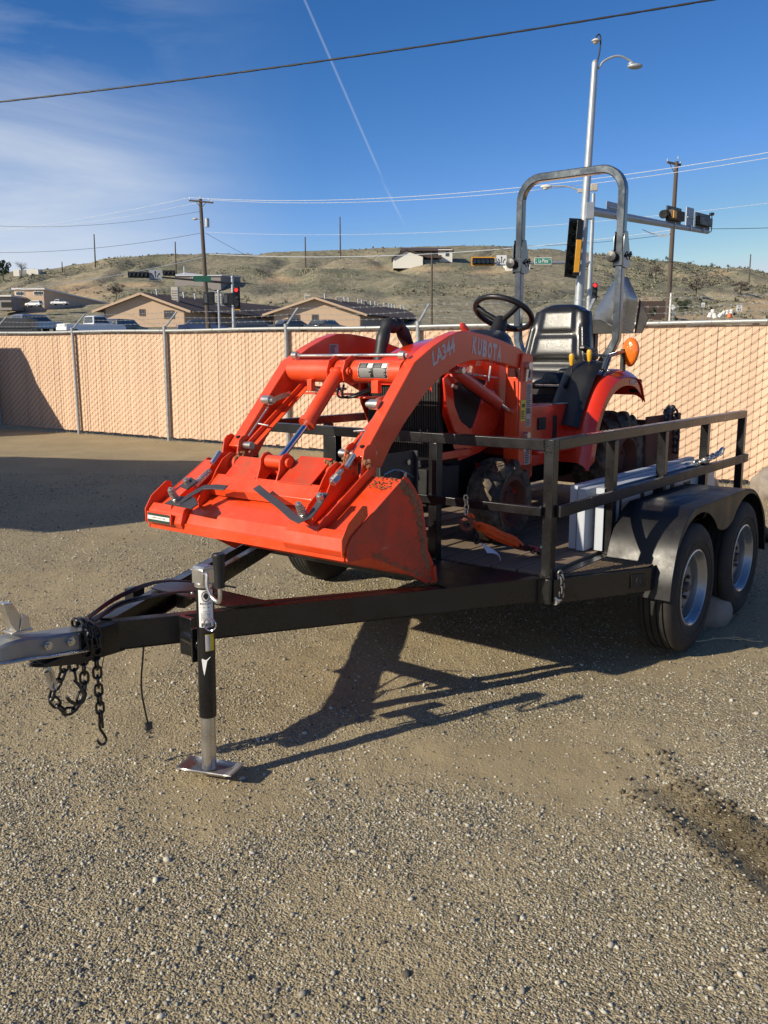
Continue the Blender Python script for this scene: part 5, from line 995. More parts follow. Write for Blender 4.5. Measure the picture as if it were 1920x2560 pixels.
def spring(c, ax, L_, r_, turns, wr):
    ax = Vector(ax).normalized(); a = ax.cross(Vector((0, 1, .1))).normalized(); b2 = ax.cross(a); mb = MB()
    mb.tube([Vector(c) + ax * (L_ * i / (turns * 12)) + (a * math.cos(i * math.pi / 6) + b2 * math.sin(i * math.pi / 6)) * r_ * (1.0 - .25 * i / (turns * 12)) for i in range(turns * 12 + 1)], wr, 5); mb.cyl(Vector(c) - ax * .01, Vector(c) + ax * (L_ + .016), r_ * .35, n=10); mb.cyl(Vector(c) + ax * L_, Vector(c) + ax * (L_ + .008), r_ * .8, n=12); return mb
part('latch_spring', spring(SL(-.022, YC - .425, .105), nd_, .052, .017, 6, .003), 'zinc', qh)
part('latch_spring', spring(SL(-.04, YC + .345, .105), nd_, .052, .017, 6, .003), 'zinc', qh)
part('latch_spring', spring(SL(.09, YC + .36, .085), sd_, .105, .017, 9, .003), 'zinc', qh)
part('latch_spring', spring(SL(.20, YC - .41, .105), sd_, .07, .014, 7, .003), 'zinc', qh)
for (a, y, n_) in ((.075, YC + .375, .118), (.075, YC - .452, .124)): mb = MB(); mb.cyl(SL(a, y, n_ - .01), SL(a, y, n_ + .012), .017, n=6); mb.cyl(SL(a, y, n_), SL(a, y, n_ + .02), .009, n=10); part('latch_bolt', mb, 'zinc', qh)
for (p, q, r_, n_) in ((SL(.24, YC + .37, .10), SL(.31, YC + .37, .12), .014, 12), (SL(.31, YC - .41, .10), SL(.38, YC - .41, .115), .012, 12), (SL(.20, YC - .415, .10), SL(.24, YC - .415, .10), .017, 6)): mb = MB(); mb.cyl(p, q, r_, n=n_); part('latch_bolt', mb, 'zinc', qh)
# ---- bucket
bk = thing('loader_bucket', 'orange loader bucket tipped forward over the tongue, its side caked with mud', 'bucket', (-.7, YC, .75), TF)
SP = [(-1.0, .745), (-1.0, .787), (-.972, .838), (-.64, 1.035), (-.605, 1.028), (-.565, 1.0), (-.53, .95), (-.50, .88), (-.478, .79), (-.455, .70), (-.425, .62), (-.410, .565)]
sp_ = [Vector((a, 0, b2)) for a, b2 in SP]; inn = []
for i in range(len(sp_)):
    t_a = (sp_[min(i + 1, len(sp_) - 1)] - sp_[max(i - 1, 0)]).normalized(); inn.append(sp_[i] + Vector((t_a.z, 0, -t_a.x)) * .005)
BY0, BY1 = .385, 1.615
mb = MB(); mb.prism([(p.x, p.z) for p in sp_] + [(p.x, p.z) for p in reversed(inn)], 'y', BY0, BY1); part('bucket_shell', mb, 'orange', bk, smooth=20)
SIDE = [(-1.004, .742), (-1.006, .800), (-.975, .842), (-.625, 1.045), (-.600, 1.038), (-.545, .985), (-.495, .918), (-.465, .806), (-.448, .70), (-.400, .626), (-.398, .560), (-.455, .543), (-.66, .655), (-.86, .735)]
for y in (BY0 - .007, BY1): mb = MB(); mb.prism(SIDE, 'y', y, y + .0069); part('bucket_side', mb, 'orange_dirty' if y < 1 else 'orange', bk, bevel=.0015, smooth=20)
mb = MB(); mb.prism([(-.418, .62), (-.400, .62), (-.385, .545), (-.41, .540)], 'y', BY0 - .02, BY0 + .02); mb.prism([(-.409, .60), (-.398, .60), (-.378, .553), (-.392, .548)], 'y', BY0, BY1); part('cutting_edge', mb, 'orange_dirty', bk, bevel=.002)
# lip reinforcement: folded plate along the front, thicker blocks at the ends
mb = MB(); mb.prism([(-1.008, .742), (-1.008, .786), (-1.0005, .788), (-1.0005, .742)], 'y', BY0 + .01, BY1 - .01); part('lip_strip', mb, 'orange', bk, bevel=.0015)
for (y0, y1) in ((BY0 + .005, BY0 + .33), (BY1 - .255, BY1 - .005)):
    mb = MB(); mb.prism([(-1.012, .760), (-1.026, .785), (-1.012, .835), (-.985, .862), (-.955, .852), (-.99, .80), (-1.006, .76)], 'y', y0, y1); part('lip_corner_block', mb, 'orange', bk, bevel=.003, smooth=20)
for y, f_ in ((BY0 + .0005, 1), (BY1 - .0065, -1)):
    mb = MB(); mb.prism([(-1.028, .765), (-1.03, .835), (-.99, .895), (-.90, .955), (-.87, .95), (-.865, .91), (-.96, .84)], 'y', y, y + .006); part('hook_plate', mb, 'orange', bk, bevel=.001)
mb = MB(); mb.tube([(-.945 + .014 * math.cos(a), BY0 + .02, .885 + .014 * math.sin(a)) for a in np.linspace(-1.2, 2.4, 10)], .004, 6); mb.cyl((-.945, BY0 + .006, .885), (-.945, BY0 + .022, .885), .009, n=10); part('hook_pin', mb, 'orange', bk)
mb = MB(); mb.box((-1.034, BY1 - .115, .802), (.012, .175, .052)); rb_ = part('sticker_pad', mb, 'orange', bk, bevel=.003)
mb = MB(); card(mb, (-1.0402, BY1 - .035, .779), (0, -1, 0), (0, 0, 1), .160, .044); part('sticker', mb, 'green_rubber', rb_, label='green and white maker sticker')
mb = MB(); card(mb, (-1.0412, BY1 - .036, .793), (0, -1, 0), (0, 0, 1), .158, .018); part('sticker', mb, 'label_white', rb_)
mb = MB(); text_into(mb, 'california mfg', (-1.0422, BY1 - .065, .797), (0, -1, 0), (0, 0, 1), .010, .10, .0004); part('sticker_print', mb, 'label_black', rb_, smooth=0)
mb = MB()
for k in range(420):
    t = rng.uniform(0, 1); i = min(int(t * 5), 4); A_ = [(-.63, 1.02), (-.56, .975), (-.51, .91), (-.48, .80), (-.46, .70), (-.42, .60)]; a, b2 = A_[i], A_[i + 1]; f = t * 5 - i
    x, z = a[0] + (b2[0] - a[0]) * f, a[1] + (b2[1] - a[1]) * f; r_ = random.uniform(.003, .009); mb.ball((x - abs(rng.normal(0, .02)) - .008, BY0 - .008, z + rng.normal(0, .008)), (r_, .003, r_), 6, 4)
for k in range(160): r_ = random.uniform(.002, .006); t = rng.uniform(0, 1); mb.ball((-.86 + .44 * t, BY0 - .008, .742 - .19 * t + abs(rng.normal(0, .012))), (r_, .002, r_), 6, 4)
for k in range(90): r_ = random.uniform(.002, .006); s_ = rng.uniform(.30, .385); p = SL(s_, BY0 + .01 + rng.uniform(0, .12), .003); mb.ball(p, (r_, r_, .002), 6, 4)
part('caked_mud', mb, 'mud', bk, kind='stuff')
# ---- chassis
mb = MB(); mb.lim(.10, .72, YC - .20, YC + .20, .74, 1.02); mb.lim(.72, 1.95, YC - .15, YC + .15, .76, .98); mb.lim(.0, .25, YC - .17, YC + .17, .84, 1.00); mb.lim(.26, .8, YC - .15, YC + .15, 1.0, 1.35); part('engine_and_frame', mb, 'dark', tr_, bevel=.01)
mb = MB(); mb.lim(.62, .84, YC - .44, YC + .44, .88, .96); mb.lim(.66, .82, YC - .43, YC - .16, .80, .92); mb.lim(.66, .82, YC + .16, YC + .43, .80, .92); part('loader_subframe', mb, 'orange_body', tr_, bevel=.004)
def fbr(mb, Y, s_): a, b2 = sorted((Y(.300), Y(.292))); mb.prism([(-.38, .985), (-.38, 1.095), (-.105, 1.095), (-.105, .90), (-.20, .90)], 'y', a, b2); mb.lim(-.112, -.10, *sorted((Y(.32), Y(.292))), .90, 1.095)
mb = MB(); fbr(mb, lambda y: YC - y, -1); part('bumper_bracket', mb, 'greyplate', tr_, bevel=.002)
def fbb(mb, Y, s_): 
    for x, z in ((-.17, 1.045), (-.20, .985)): mb.cyl((x, Y(.30), z), (x, Y(.314), z), .014, n=6)
mb = MB(); fbb(mb, lambda y: YC - y, -1); part('bumper_bolt', mb, 'zinc', tr_)
mb = MB(); mb.tube(smooth_pts([(-.36, YC - .302, 1.00), (-.28, YC - .304, 1.015), (-.20, YC - .304, 1.0), (-.12, YC - .304, .965)]), .005, 6); part('bumper_edge', mb, 'zinc', tr_)
mb = MB(); mb.prism([(.205, .98), (.195, 1.40), (.225, 1.50), (.25, 1.50), (.25, .98)], 'y', YC - .235, YC + .235); gr_ = part('grille', mb, 'dark', tr_, bevel=.01)
mb = MB()
for k in range(31): y = YC - .225 + k * .015; mb.bar((.198, y, 1.02), (.190, y, 1.42), .010, .003, up=(1, 0, 0))
part('grille_fin', mb, 'dark', gr_, kind='stuff', smooth=0)
# hood: rounded box lofted from front to back
hs_ = [(.17, .12, 1.40, 1.475), (.185, .19, 1.38, 1.515), (.23, .235, 1.25, 1.555), (.36, .255, 1.0, 1.605), (.55, .268, 1.03, 1.645), (.80, .27, 1.10, 1.67), (.90, .27, 1.12, 1.675)]
mb = MB(); vs_ = []; K = 22
for (x, w, z0, z1) in hs_:
    for k in range(K + 1):
        a = math.pi * k / K; c, s2_ = math.cos(a), math.sin(a); yy = math.copysign(abs(c) ** .38, c) * w; zz_ = z0 + (z1 - z0) * (s2_ ** .55); vs_.append((x, YC - yy, zz_))
n = K + 1; mb.add(vs_, [(i * n + k, i * n + k + 1, (i + 1) * n + k + 1, (i + 1) * n + k) for i in range(len(hs_) - 1) for k in range(K)] + [tuple(range(n))]); part('hood', mb, 'orange_body', tr_, smooth=60)
# side panel frame with V-shaped screen opening
for s_ in (-1, 1):
    ys = YC + s_ * .272
    out_ = [(.165, 1.44), (.19, 1.30), (.27, 1.165), (.40, 1.105), (.60, 1.115), (.83, 1.21), (.835, 1.53), (.60, 1.565), (.35, 1.53)]
    in_ = [(.25, 1.40), (.27, 1.30), (.33, 1.215), (.42, 1.17), (.45, 1.175), (.50, 1.25), (.56, 1.36), (.58, 1.42), (.38, 1.45)]
    mb = MB(); vs_ = []; 
    for y in (ys, ys + s_ * .014): vs_ += [(a, y, b2) for a, b2 in out_] + [(a, y, b2) for a, b2 in in_]
    n = 9; fs_ = []
    for o_ in (0, 18): fs_ += [(o_ + i, o_ + (i + 1) % n, o_ + 9 + (i + 1) % n, o_ + 9 + i) for i in range(n)]
    fs_ += [(i, (i + 1) % n, 18 + (i + 1) % n, 18 + i) for i in range(n)] + [(9 + i, 9 + (i + 1) % n, 27 + (i + 1) % n, 27 + i) for i in range(n)]
    mb.add(vs_, fs_); sp2 = part('side_panel', mb, 'orange_body', tr_, bevel=.006, seg=3)
    mb = MB(); mb.prism(in_, 'y', *sorted((ys + s_ * .001, ys + s_ * .006))); part('screen', mb, 'dark', sp2)
    if s_ < 0: t = MB(); text_into(t, '80', (.46, ys - .0150, 1.498), (1, 0, .06), (0, 0, 1), .034, .06, .001, bold=.02, shear=.2); part('model_lettering', t, 'decal', sp2, smooth=0); t = MB(); text_into(t, 'KUBOTA', (.56, ys - .0150, 1.508), (1, 0, -.02), (0, 0, 1), .036, .18, .001, bold=.02); part('name_lettering', t, 'decal', sp2, smooth=0)
mb = MB(); sec = [(.79, .255, 1.655), (.86, .25, 1.688), (.95, .235, 1.708), (1.04, .20, 1.705), (1.11, .15, 1.66)]; vs_ = []
for (x, w, z) in sec:
    for k in range(13): a = math.pi * k / 12; vs_.append((x, YC - w * math.copysign(abs(math.cos(a)) ** .5, math.cos(a)), 1.42 + (z - 1.42) * math.sin(a) ** .5))
mb.add(vs_, [(i * 13 + k, i * 13 + k + 1, (i + 1) * 13 + k + 1, (i + 1) * 13 + k) for i in range(len(sec) - 1) for k in range(12)] + [tuple(range(13)), tuple(range(4 * 13 + 12, 4 * 13 - 1, -1))]); part('dashboard', mb, 'black_plastic', tr_, smooth=60)
mb = MB(); mb.lim(.86, 1.10, YC - .25, YC + .25, .98, 1.45); part('dash_support', mb, 'orange_body', tr_, bevel=.02)
mb = MB(); mb.tube(smooth_pts([(.80, YC - .36, 1.40), (.78, YC - .36, 1.50), (.76, YC - .36, 1.55)]), .008, 8); mb.tube([(.17, YC - .33, 1.475), (.62, YC - .33, 1.435)], .006, 8); mb.tube([(.52, YC - .345, 1.50), (.50, YC - .345, 1.42)], .006, 8); part('control_linkage', mb, 'zinc', tr_)
mb = MB(); mb.tube(smooth_pts([(.18, YC - .325, 1.50), (.32, YC - .33, 1.42), (.45, YC - .335, 1.34), (.60, YC - .34, 1.28)]), .011, 8); mb.tube(smooth_pts([(.2, YC - .31, 1.48), (.35, YC - .32, 1.38), (.5, YC - .33, 1.35), (.62, YC - .33, 1.33)]), .008, 8); part('hydraulic_hose', mb, 'black_plastic', tr_)
mb = MB()
for p in ((.46, 1.375), (.50, 1.355), (.53, 1.365), (.17, 1.405)): mb.cyl((p[0], YC - .335, p[1]), (p[0] + .025, YC - .345, p[1] - .01), .010, n=6)
part('hose_fitting', mb, 'zinc', tr_)
mb = MB(); mb.tube(smooth_pts([(.25, YC + .2, 1.48), (.27, YC + .2, 1.60), (.305, YC + .2, 1.69), (.345, YC + .2, 1.725), (.385, YC + .2, 1.712), (.42, YC + .2, 1.722), (.47, YC + .2, 1.68), (.54, YC + .2, 1.59)]), [.036 + .003 * math.sin(i * .9) for i in range(43)], 14); mb.torus((.38, YC + .2, 1.74), (1, 0, .2), .027, .006, 16, 6); part('sleeved_hose_loop', mb, 'cable', tr_, smooth=60)
mb = MB(); mb.tube(smooth_pts([(.62, YC - .15, 1.66), (.58, YC - .14, 1.70), (.55, YC - .135, 1.728)]), [.015, .017, .019, .021, .021, .02, .02, .019, .018, .017, .016, .012, .008], 10); part('grip_knob', mb, 'red_cyl', tr_)
# steering wheel
ca_ = Vector((math.sin(R(31)), 0, math.cos(R(31)))); sc2 = Vector((1.235, YC, 1.812)); mb = MB(); mb.torus(sc2, ca_, .178, .0172, 48, 12)
sw = part('steering_wheel', mb, 'black_plastic', tr_, smooth=60)
a1 = ca_.cross(Vector((0, 1, 0))).normalized(); b1 = Vector((0, 1, 0)); hub = sc2 - ca_ * .055
mb = MB()
for ang in (60, 180, 300): d = a1 * math.cos(R(ang)) + b1 * math.sin(R(ang)); mb.tube(smooth_pts([sc2 + d * .174, sc2 + d * .11 - ca_ * .03, hub + d * .03]), .0165, 8)
part('spoke', mb, 'black_plastic', sw, smooth=60)
mb = MB(); mb.lathe([(0, .02), (.035, .018), (.042, 0), (.045, -.05), (.062, -.12), (.085, -.20)], hub, ca_, 24); part('steering_column', mb, 'black_plastic', sw)
# floor, fender and console
mb = MB(); mb.lim(.86, 1.55, YC - .47, YC + .47, 1.0, 1.03); mb.prism([(.86, .92), (.86, 1.25), (.93, 1.28), (1.40, 1.27), (1.45, 1.20), (1.50, .92)], 'y', YC - .38, YC - .25); mb.prism([(.86, .92), (.86, 1.25), (.93, 1.28), (1.40, 1.27), (1.45, 1.20), (1.50, .92)], 'y', YC + .25, YC + .38); part('floor_and_side', mb, 'orange_body', tr_, bevel=.012, seg=3)
mb = MB(); 
for k in range(8): mb.lim(1.20, 1.23, YC - .384, YC - .380, 1.04 + k * .022, 1.05 + k * .022)
mb.lim(1.19, 1.24, YC - .3835, YC - .3805, 1.0, 1.20); mb.lim(1.0, 1.09, YC - .388, YC - .380, 1.13, 1.20); mb.lim(1.25, 1.37, YC - .34, YC - .27, 1.27, 1.274); part('floor_opening', mb, 'dark', tr_)
mb = MB(); mb.lim(1.24, 1.38, YC - .385, YC - .26, 1.2705, 1.2735); part('floor_label', mb, 'label_grey', tr_)
FT = smooth_pts([(1.30, 0, .92), (1.36, 0, 1.12), (1.45, 0, 1.28), (1.57, 0, 1.40), (1.75, 0, 1.462), (1.95, 0, 1.462), (2.06, 0, 1.42), (2.14, 0, 1.30)], 5)
for s_ in (-1, 1):
    n = len(FT) - 1
    def fs2(i, j, s_=s_):
        p = FT[round(i * n)]; y = .26 + .30 * j; z = p.z - (.05 * max(0, (j - .75) / .25) ** 2); x = p.x + (.02 if j > .9 else 0); return (x, YC + s_ * y, z)
    mb = MB(); mb.sheet(fs2, n, 10, .006); fd_ = part('rear_fender', mb, 'orange_body', tr_, smooth=60)
    mb = MB(); P_ = [(p.x, p.z) for p in FT]; Q_ = [(1.42, .92), (1.47, 1.10), (1.54, 1.22), (1.66, 1.32), (1.80, 1.365), (1.95, 1.365), (2.04, 1.34), (2.14, 1.28)]
    Qs = smooth_pts([(a, 0, b2) for a, b2 in Q_], 5); vs_ = []
    for y in (YC + s_ * .545, YC + s_ * .551):
        for p, q in zip(FT, Qs): vs_ += [(p.x + .004, y, p.z - .048), (q.x, y, q.z)]
    m = len(FT); fs_ = []
    for i in range(m - 1): a = 2 * i; fs_ += [(a, a + 1, a + 3, a + 2), (2 * m + a, 2 * m + a + 2, 2 * m + a + 3, 2 * m + a + 1), (a, a + 2, 2 * m + a + 2, 2 * m + a), (a + 1, 2 * m + a + 1, 2 * m + a + 3, a + 3)]
    mb.add(vs_, fs_); part('fender_skirt', mb, 'orange_body', fd_, smooth=50)
    mb = MB(); vs_ = []     # inner wall beside the seat
    for y in (YC + s_ * .262, YC + s_ * .268):
        for p in FT: vs_ += [(p.x, y, p.z - .003), (p.x, y, .95)]
    mb.add(vs_, [(2 * i, 2 * i + 1, 2 * i + 3, 2 * i + 2) for i in range(m - 1)] + [(2 * m + 2 * i, 2 * m + 2 * i + 2, 2 * m + 2 * i + 3, 2 * m + 2 * i + 1) for i in range(m - 1)]); part('fender_inner_wall', mb, 'orange_body', fd_)
t = MB(); text_into(t, '4WD', (1.90, YC - .5525, 1.372), (1, 0, .0), (0, 0, 1), .045, .12, .001, bold=.03, shear=.2); part('model_lettering', t, 'decal', fd_, smooth=0)
CT = smooth_pts([(1.325, 0, 1.10), (1.375, 0, 1.19), (1.45, 0, 1.30), (1.56, 0, 1.425), (1.66, 0, 1.475), (1.74, 0, 1.475)], 5); n = len(CT) - 1
mb = MB(); mb.sheet(lambda i, j: (CT[round(i * n)].x - .020 * math.sin(math.pi * min(1, max(0, j))) ** .4, YC - .27 - .21 * j, CT[round(i * n)].z + .020 * math.sin(math.pi * j) ** .4 + .02), n, 10, .01); cs_ = part('lever_console', mb, 'black_plastic', tr_, smooth=60)
for (j, x, z, h) in ((.30, 1.52, 1.45, .11), (.68, 1.60, 1.475, .11)):
    y = YC - .27 - .21 * j; mb = MB(); mb.tube([(x, y, z - .03), (x - .01, y, z + .055)], .006, 8); lv = part('lever', mb, 'greyplate', cs_)
    mb = MB(); mb.lathe([(0, 0), (.010, .002), (.015, .03), (.017, .06), (.013, .072), (0, .076)], (x - .01, y, z + .045), (-.05, 0, 1), 14); part('knob', mb, 'yellow', lv)
    mb = MB(); mb.box((x - .03, y, z - .035), (.16, .012, .03), ry=R(-38)); part('lever_slot', mb, 'dark', cs_)
# seat
st_ = part('seat_base', MB().lim(1.62, 2.0, YC - .2, YC + .2, 1.28, 1.36).lim(1.66, 1.95, YC - .16, YC + .16, 1.10, 1.28).lim(1.60, 2.02, YC - .23, YC - .21, 1.33, 1.36).lim(1.60, 2.02, YC + .21, YC + .23, 1.33, 1.36), 'black_plastic', tr_, bevel=.01)
def rr(w, h, r, n=6):
    o = []
    for (cx, cy, a0) in ((w - r, h - r, 0), (-w + r, h - r, 90), (-w + r, -h + r, 180), (w - r, -h + r, 270)):
        for k in range(n + 1): a = R(a0 + 90 * k / n); o.append((cx + r * math.cos(a), cy + r * math.sin(a)))
    return o
def backrest():
    mb = MB(); nu, nv = 34, 30
    def F(side):
        def P(i, j):
            h = j; t = i * 2 - 1
            hw = .183 + .085 * (1 - h) ** .8 if h > .35 else .183 + .085 * (.65) ** .8 + .015 * math.sin(h / .35 * math.pi)
            top = 1 - .055 * abs(t) ** 5 if h > .9 else 1
            y = t * hw * (1 - .30 * max(0, (h - .86) / .14) ** 2.5); z = 1.425 + .475 * (h * top)
            x = 1.935 + .095 * h
            edge = max(abs(t), 0); bul = (1 - edge ** 6) ** .5 * (1 - max(0, (h - .88) / .12) ** 4) ** .5 if edge < 1 and h < 1 else 0
            if side: return (x + .075 - .03 * (1 - bul), YC + y, z)
            f = -.045 * bul
            # upper pad and lumbar pad in relief, side bolsters
            u_ = 1 if (abs(t) < .60 - .1 * (1 - h) and .60 < h < .93) else 0
            l_ = 1 if (abs(t) < .62 + .10 * (.55 - h) and .22 < h < .565) else 0
            b_ = 1 if (abs(t) > .78 and h < .72) else 0
            f += -.014 * u_ - .016 * l_ - .020 * b_
            f += .02 * math.exp(-((h - .20) / .06) ** 2) * (1 - edge ** 4)
            return (x + f, YC + y, z)
        return P
    f = F(0); b2 = F(1); G = [[Vector(f(i / nu, j / nv)) for j in range(nv + 1)] for i in range(nu + 1)]
    for _ in range(2):       # soften the pad edges like upholstery
        H_ = [[g_.copy() for g_ in row] for row in G]
        for i in range(1, nu):
            for j in range(1, nv): H_[i][j].x = (G[i][j].x * 4 + G[i - 1][j].x + G[i + 1][j].x + G[i][j - 1].x + G[i][j + 1].x) / 8
        G = H_
    q = nv + 1; vs_ = [G[i][j] for i in range(nu + 1) for j in range(q)]; o = len(vs_); vs_ += [Vector(b2(i / nu, j / nv)) for i in range(nu + 1) for j in range(q)]
    fs_ = []
    for i in range(nu):
        for j in range(nv): a = i * q + j; fs_ += [(a, a + q, a + q + 1, a + 1), (o + a, o + a + 1, o + a + q + 1, o + a + q)]
    for j in range(nv): fs_ += [(j, j + 1, o + j + 1, o + j), (nu * q + j + 1, nu * q + j, o + nu * q + j, o + nu * q + j + 1)]
    for i in range(nu): fs_ += [((i + 1) * q, i * q, o + i * q, o + (i + 1) * q), (i * q + nv, (i + 1) * q + nv, o + (i + 1) * q + nv, o + i * q + nv)]
    mb.add(vs_, fs_); return mb
sb_ = part('backrest', backrest(), 'seat', tr_, smooth=75)
t = MB(); text_into(t, 'KUBOTA', (1.967, YC + .078, 1.80), (0, -1, 0), (.20, 0, .98), .030, .155, .002, bold=.02); part('embossed_name', t, 'black_plastic', sb_, smooth=0)
t = MB(); t.tube([(1.967, YC - .085, 1.845), (1.967, YC + .085, 1.845)], .003, 6); t.tube([(1.955, YC - .085, 1.79), (1.955, YC + .085, 1.79)], .002, 6); part('piping', t, 'seat', sb_)
def cush():
    mb = MB(); nu, nv = 20, 20
    def P(i, j):
        t = i * 2 - 1; u_ = j; hw = .262 * (1 - .10 * u_ ** 3); x = 1.96 - .40 * u_; e = (1 - abs(t) ** 6) ** .5 if abs(t) < 1 else 0; fr = (1 - max(0, (u_ - .7) / .3) ** 3) ** .5 if u_ < 1 else 0
        return (x, YC + t * hw, 1.385 + .075 * e * fr + .012 * abs(t) ** 3 * e * fr)
    mb.sheet(P, nu, nv, 0); o = len(mb.v); mb.add([(x, y, min(z, 1.375)) for x, y, z in list(mb.v)], [tuple(o + i for i in reversed(f)) for f in list(mb.f)]); q = nv + 1
    mb.add([], [tuple(k - len(mb.v) for k in f) for f in []])
    for j in range(nv): mb.f += [(j, j + 1, o + j + 1, o + j), (nu * q + j + 1, nu * q + j, o + nu * q + j, o + nu * q + j + 1)]; mb.m += [0, 0]
    for i in range(nu): mb.f += [(i * q + nv, (i + 1) * q + nv, o + (i + 1) * q + nv, o + i * q + nv)]; mb.m += [0]
    return mb
part('seat_cushion', cush(), 'seat', tr_, smooth=75)
mb = MB(); mb.box((1.86, YC - .255, 1.60), (.10, .045, .03), ry=R(12)); mb.box((1.93, YC - .265, 1.555), (.13, .05, .075), ry=R(-15)); mb.lim(1.93, 1.99, YC - .24, YC - .22, 1.40, 1.55); part('armrest', mb, 'black_plastic', tr_, bevel=.012, seg=3)
mb = MB(); mb.cyl((1.93, YC - .243, 1.50), (1.93, YC - .262, 1.50), .015, n=12); mb.lim(1.90, 1.91, YC - .26, YC - .25, 1.45, 1.52); part('armrest_bolt', mb, 'zinc', tr_)
# under-seat mechanism
mb = MB()
for k in range(10): mb.tube(smooth_pts([(1.45 + rng.uniform(0, .2), YC - .25 + rng.uniform(0, .2), 1.20 + rng.uniform(0, .12)), (1.5 + rng.uniform(0, .2), YC - .2 + rng.uniform(0, .2), 1.26 + rng.uniform(0, .05)), (1.6, YC - .1 + rng.uniform(-.1, .1), 1.30)]), .006, 6)
mb.lim(1.48, 1.62, YC - .24, YC + .2, 1.24, 1.30); part('seat_linkage', mb, 'dark', tr_)
mb = MB(); mb.cyl((1.55, YC - .25, 1.28), (1.55, YC + .1, 1.28), .006, n=8); mb.cyl((1.5, YC - .26, 1.23), (1.5, YC - .12, 1.22), .005, n=8); part('linkage_rod', mb, 'zinc', tr_)
# roll bar
RX = 2.01
def sqtube(mb, pts, w):
    pts = [Vector(p) for p in pts]; rings = []
    for i, p in enumerate(pts):
        t_a = (pts[min(i + 1, len(pts) - 1)] - pts[max(i - 1, 0)]).normalized(); fx = Vector((1, 0, 0)); fx = (fx - t_a * fx.dot(t_a)).normalized(); gx = t_a.cross(fx); h = w / 2; c = w * .12
        ring = []
        for (sx_, sy_) in ((1, 1), (-1, 1), (-1, -1), (1, -1)):
            for (u_, v_) in (((h - c) * sx_, h * sy_), (h * sx_, (h - c) * sy_)) if sx_ * sy_ < 0 else ((h * sx_, (h - c) * sy_), ((h - c) * sx_, h * sy_)): ring.append(p + fx * u_ + gx * v_)
        rings.append(ring)
    vs_ = [v for r_ in rings for v in r_]; m = 8
    mb.add(vs_, [(i * m + j, i * m + (j + 1) % m, (i + 1) * m + (j + 1) % m, (i + 1) * m + j) for i in range(len(pts) - 1) for j in range(m)] + [tuple(range(m)), tuple(range(len(vs_) - 1, len(vs_) - m - 1, -1))])
YK = YC; YC = YC - .037; hw, zt, rc = .3685, 2.742, .15
up = [(RX, YC - hw, 2.10), (RX, YC - hw, zt - rc)] + [(RX + .0, YC - hw + rc - rc * math.cos(a), zt - rc + rc * math.sin(a)) for a in np.linspace(.15, math.pi / 2, 9)] + [(RX, YC + hw - rc + rc * math.sin(a), zt - rc + rc * math.cos(a)) for a in np.linspace(0, math.pi / 2, 10)] + [(RX, YC + hw, 2.10)]
mb = MB(); sqtube(mb, up, .052); part('roll_bar_hoop', mb, 'rops', tr_, smooth=40)
for s_ in (-1, 1):
    mb = MB(); sqtube(mb, [(RX, YC + s_ * hw, 2.12), (RX, YC + s_ * hw, 1.72), (RX, YC + s_ * (hw - .004), 1.66), (RX - .01, YC + s_ * (hw - .03), 1.60), (RX - .02, YC + s_ * (hw - .10), 1.50), (RX - .02, YC + s_ * (hw - .12), 1.46), (RX - .02, YC + s_ * (hw - .125), 1.0)], .050); lg = part('roll_bar_leg', mb, 'rops', tr_, smooth=40)
    mb = MB()
    for dy_ in (-.037, .031): y = YC + s_ * hw + dy_; mb.prism([(RX - .036, 2.30), (RX - .02, 2.345), (RX + .02, 2.345), (RX + .075, 2.18), (RX + .07, 2.13), (RX + .03, 2.115), (RX - .036, 2.12)], 'y', y, y + .006)
    mb.lim(RX - .038, RX - .033, YC + s_ * hw - .03, YC + s_ * hw + .03, 2.13, 2.22); part('hinge_plate', mb, 'rops', lg, bevel=.002)
    mb = MB(); mb.lathe([(0, .0), (.012, .0), (.012, .014), (.031, .018), (.036, .030), (.032, .042), (0, .046)], (RX - .035, YC + s_ * hw + .035, 2.185), (-1, -.05, .05), 20); mb.cyl((RX, YC + s_ * hw - .045, 2.19), (RX, YC + s_ * hw + .045, 2.19), .010, n=10); part('hinge_knob', mb, 'black_plastic', lg)
    mb = MB(); mb.tube(smooth_pts([(RX + .045, YC + s_ * hw - .044, 2.17), (RX + .02, YC + s_ * hw - .052, 2.20), (RX + .05, YC + s_ * hw - .05, 2.22), (RX + .06, YC + s_ * hw - .044, 2.19)]), .004, 6); mb.tube([(RX - .01, YC + s_ * hw - .044, 2.19), (RX + .06, YC + s_ * hw - .05, 2.205)], .006, 6); part('hinge_pin', mb, 'dark', lg)
mb = MB(); mb.lim(RX - .06, RX + .02, YC - .3, YC + .3, 1.02, 1.10); part('roll_bar_mount', mb, 'dark', tr_)
YC = YK
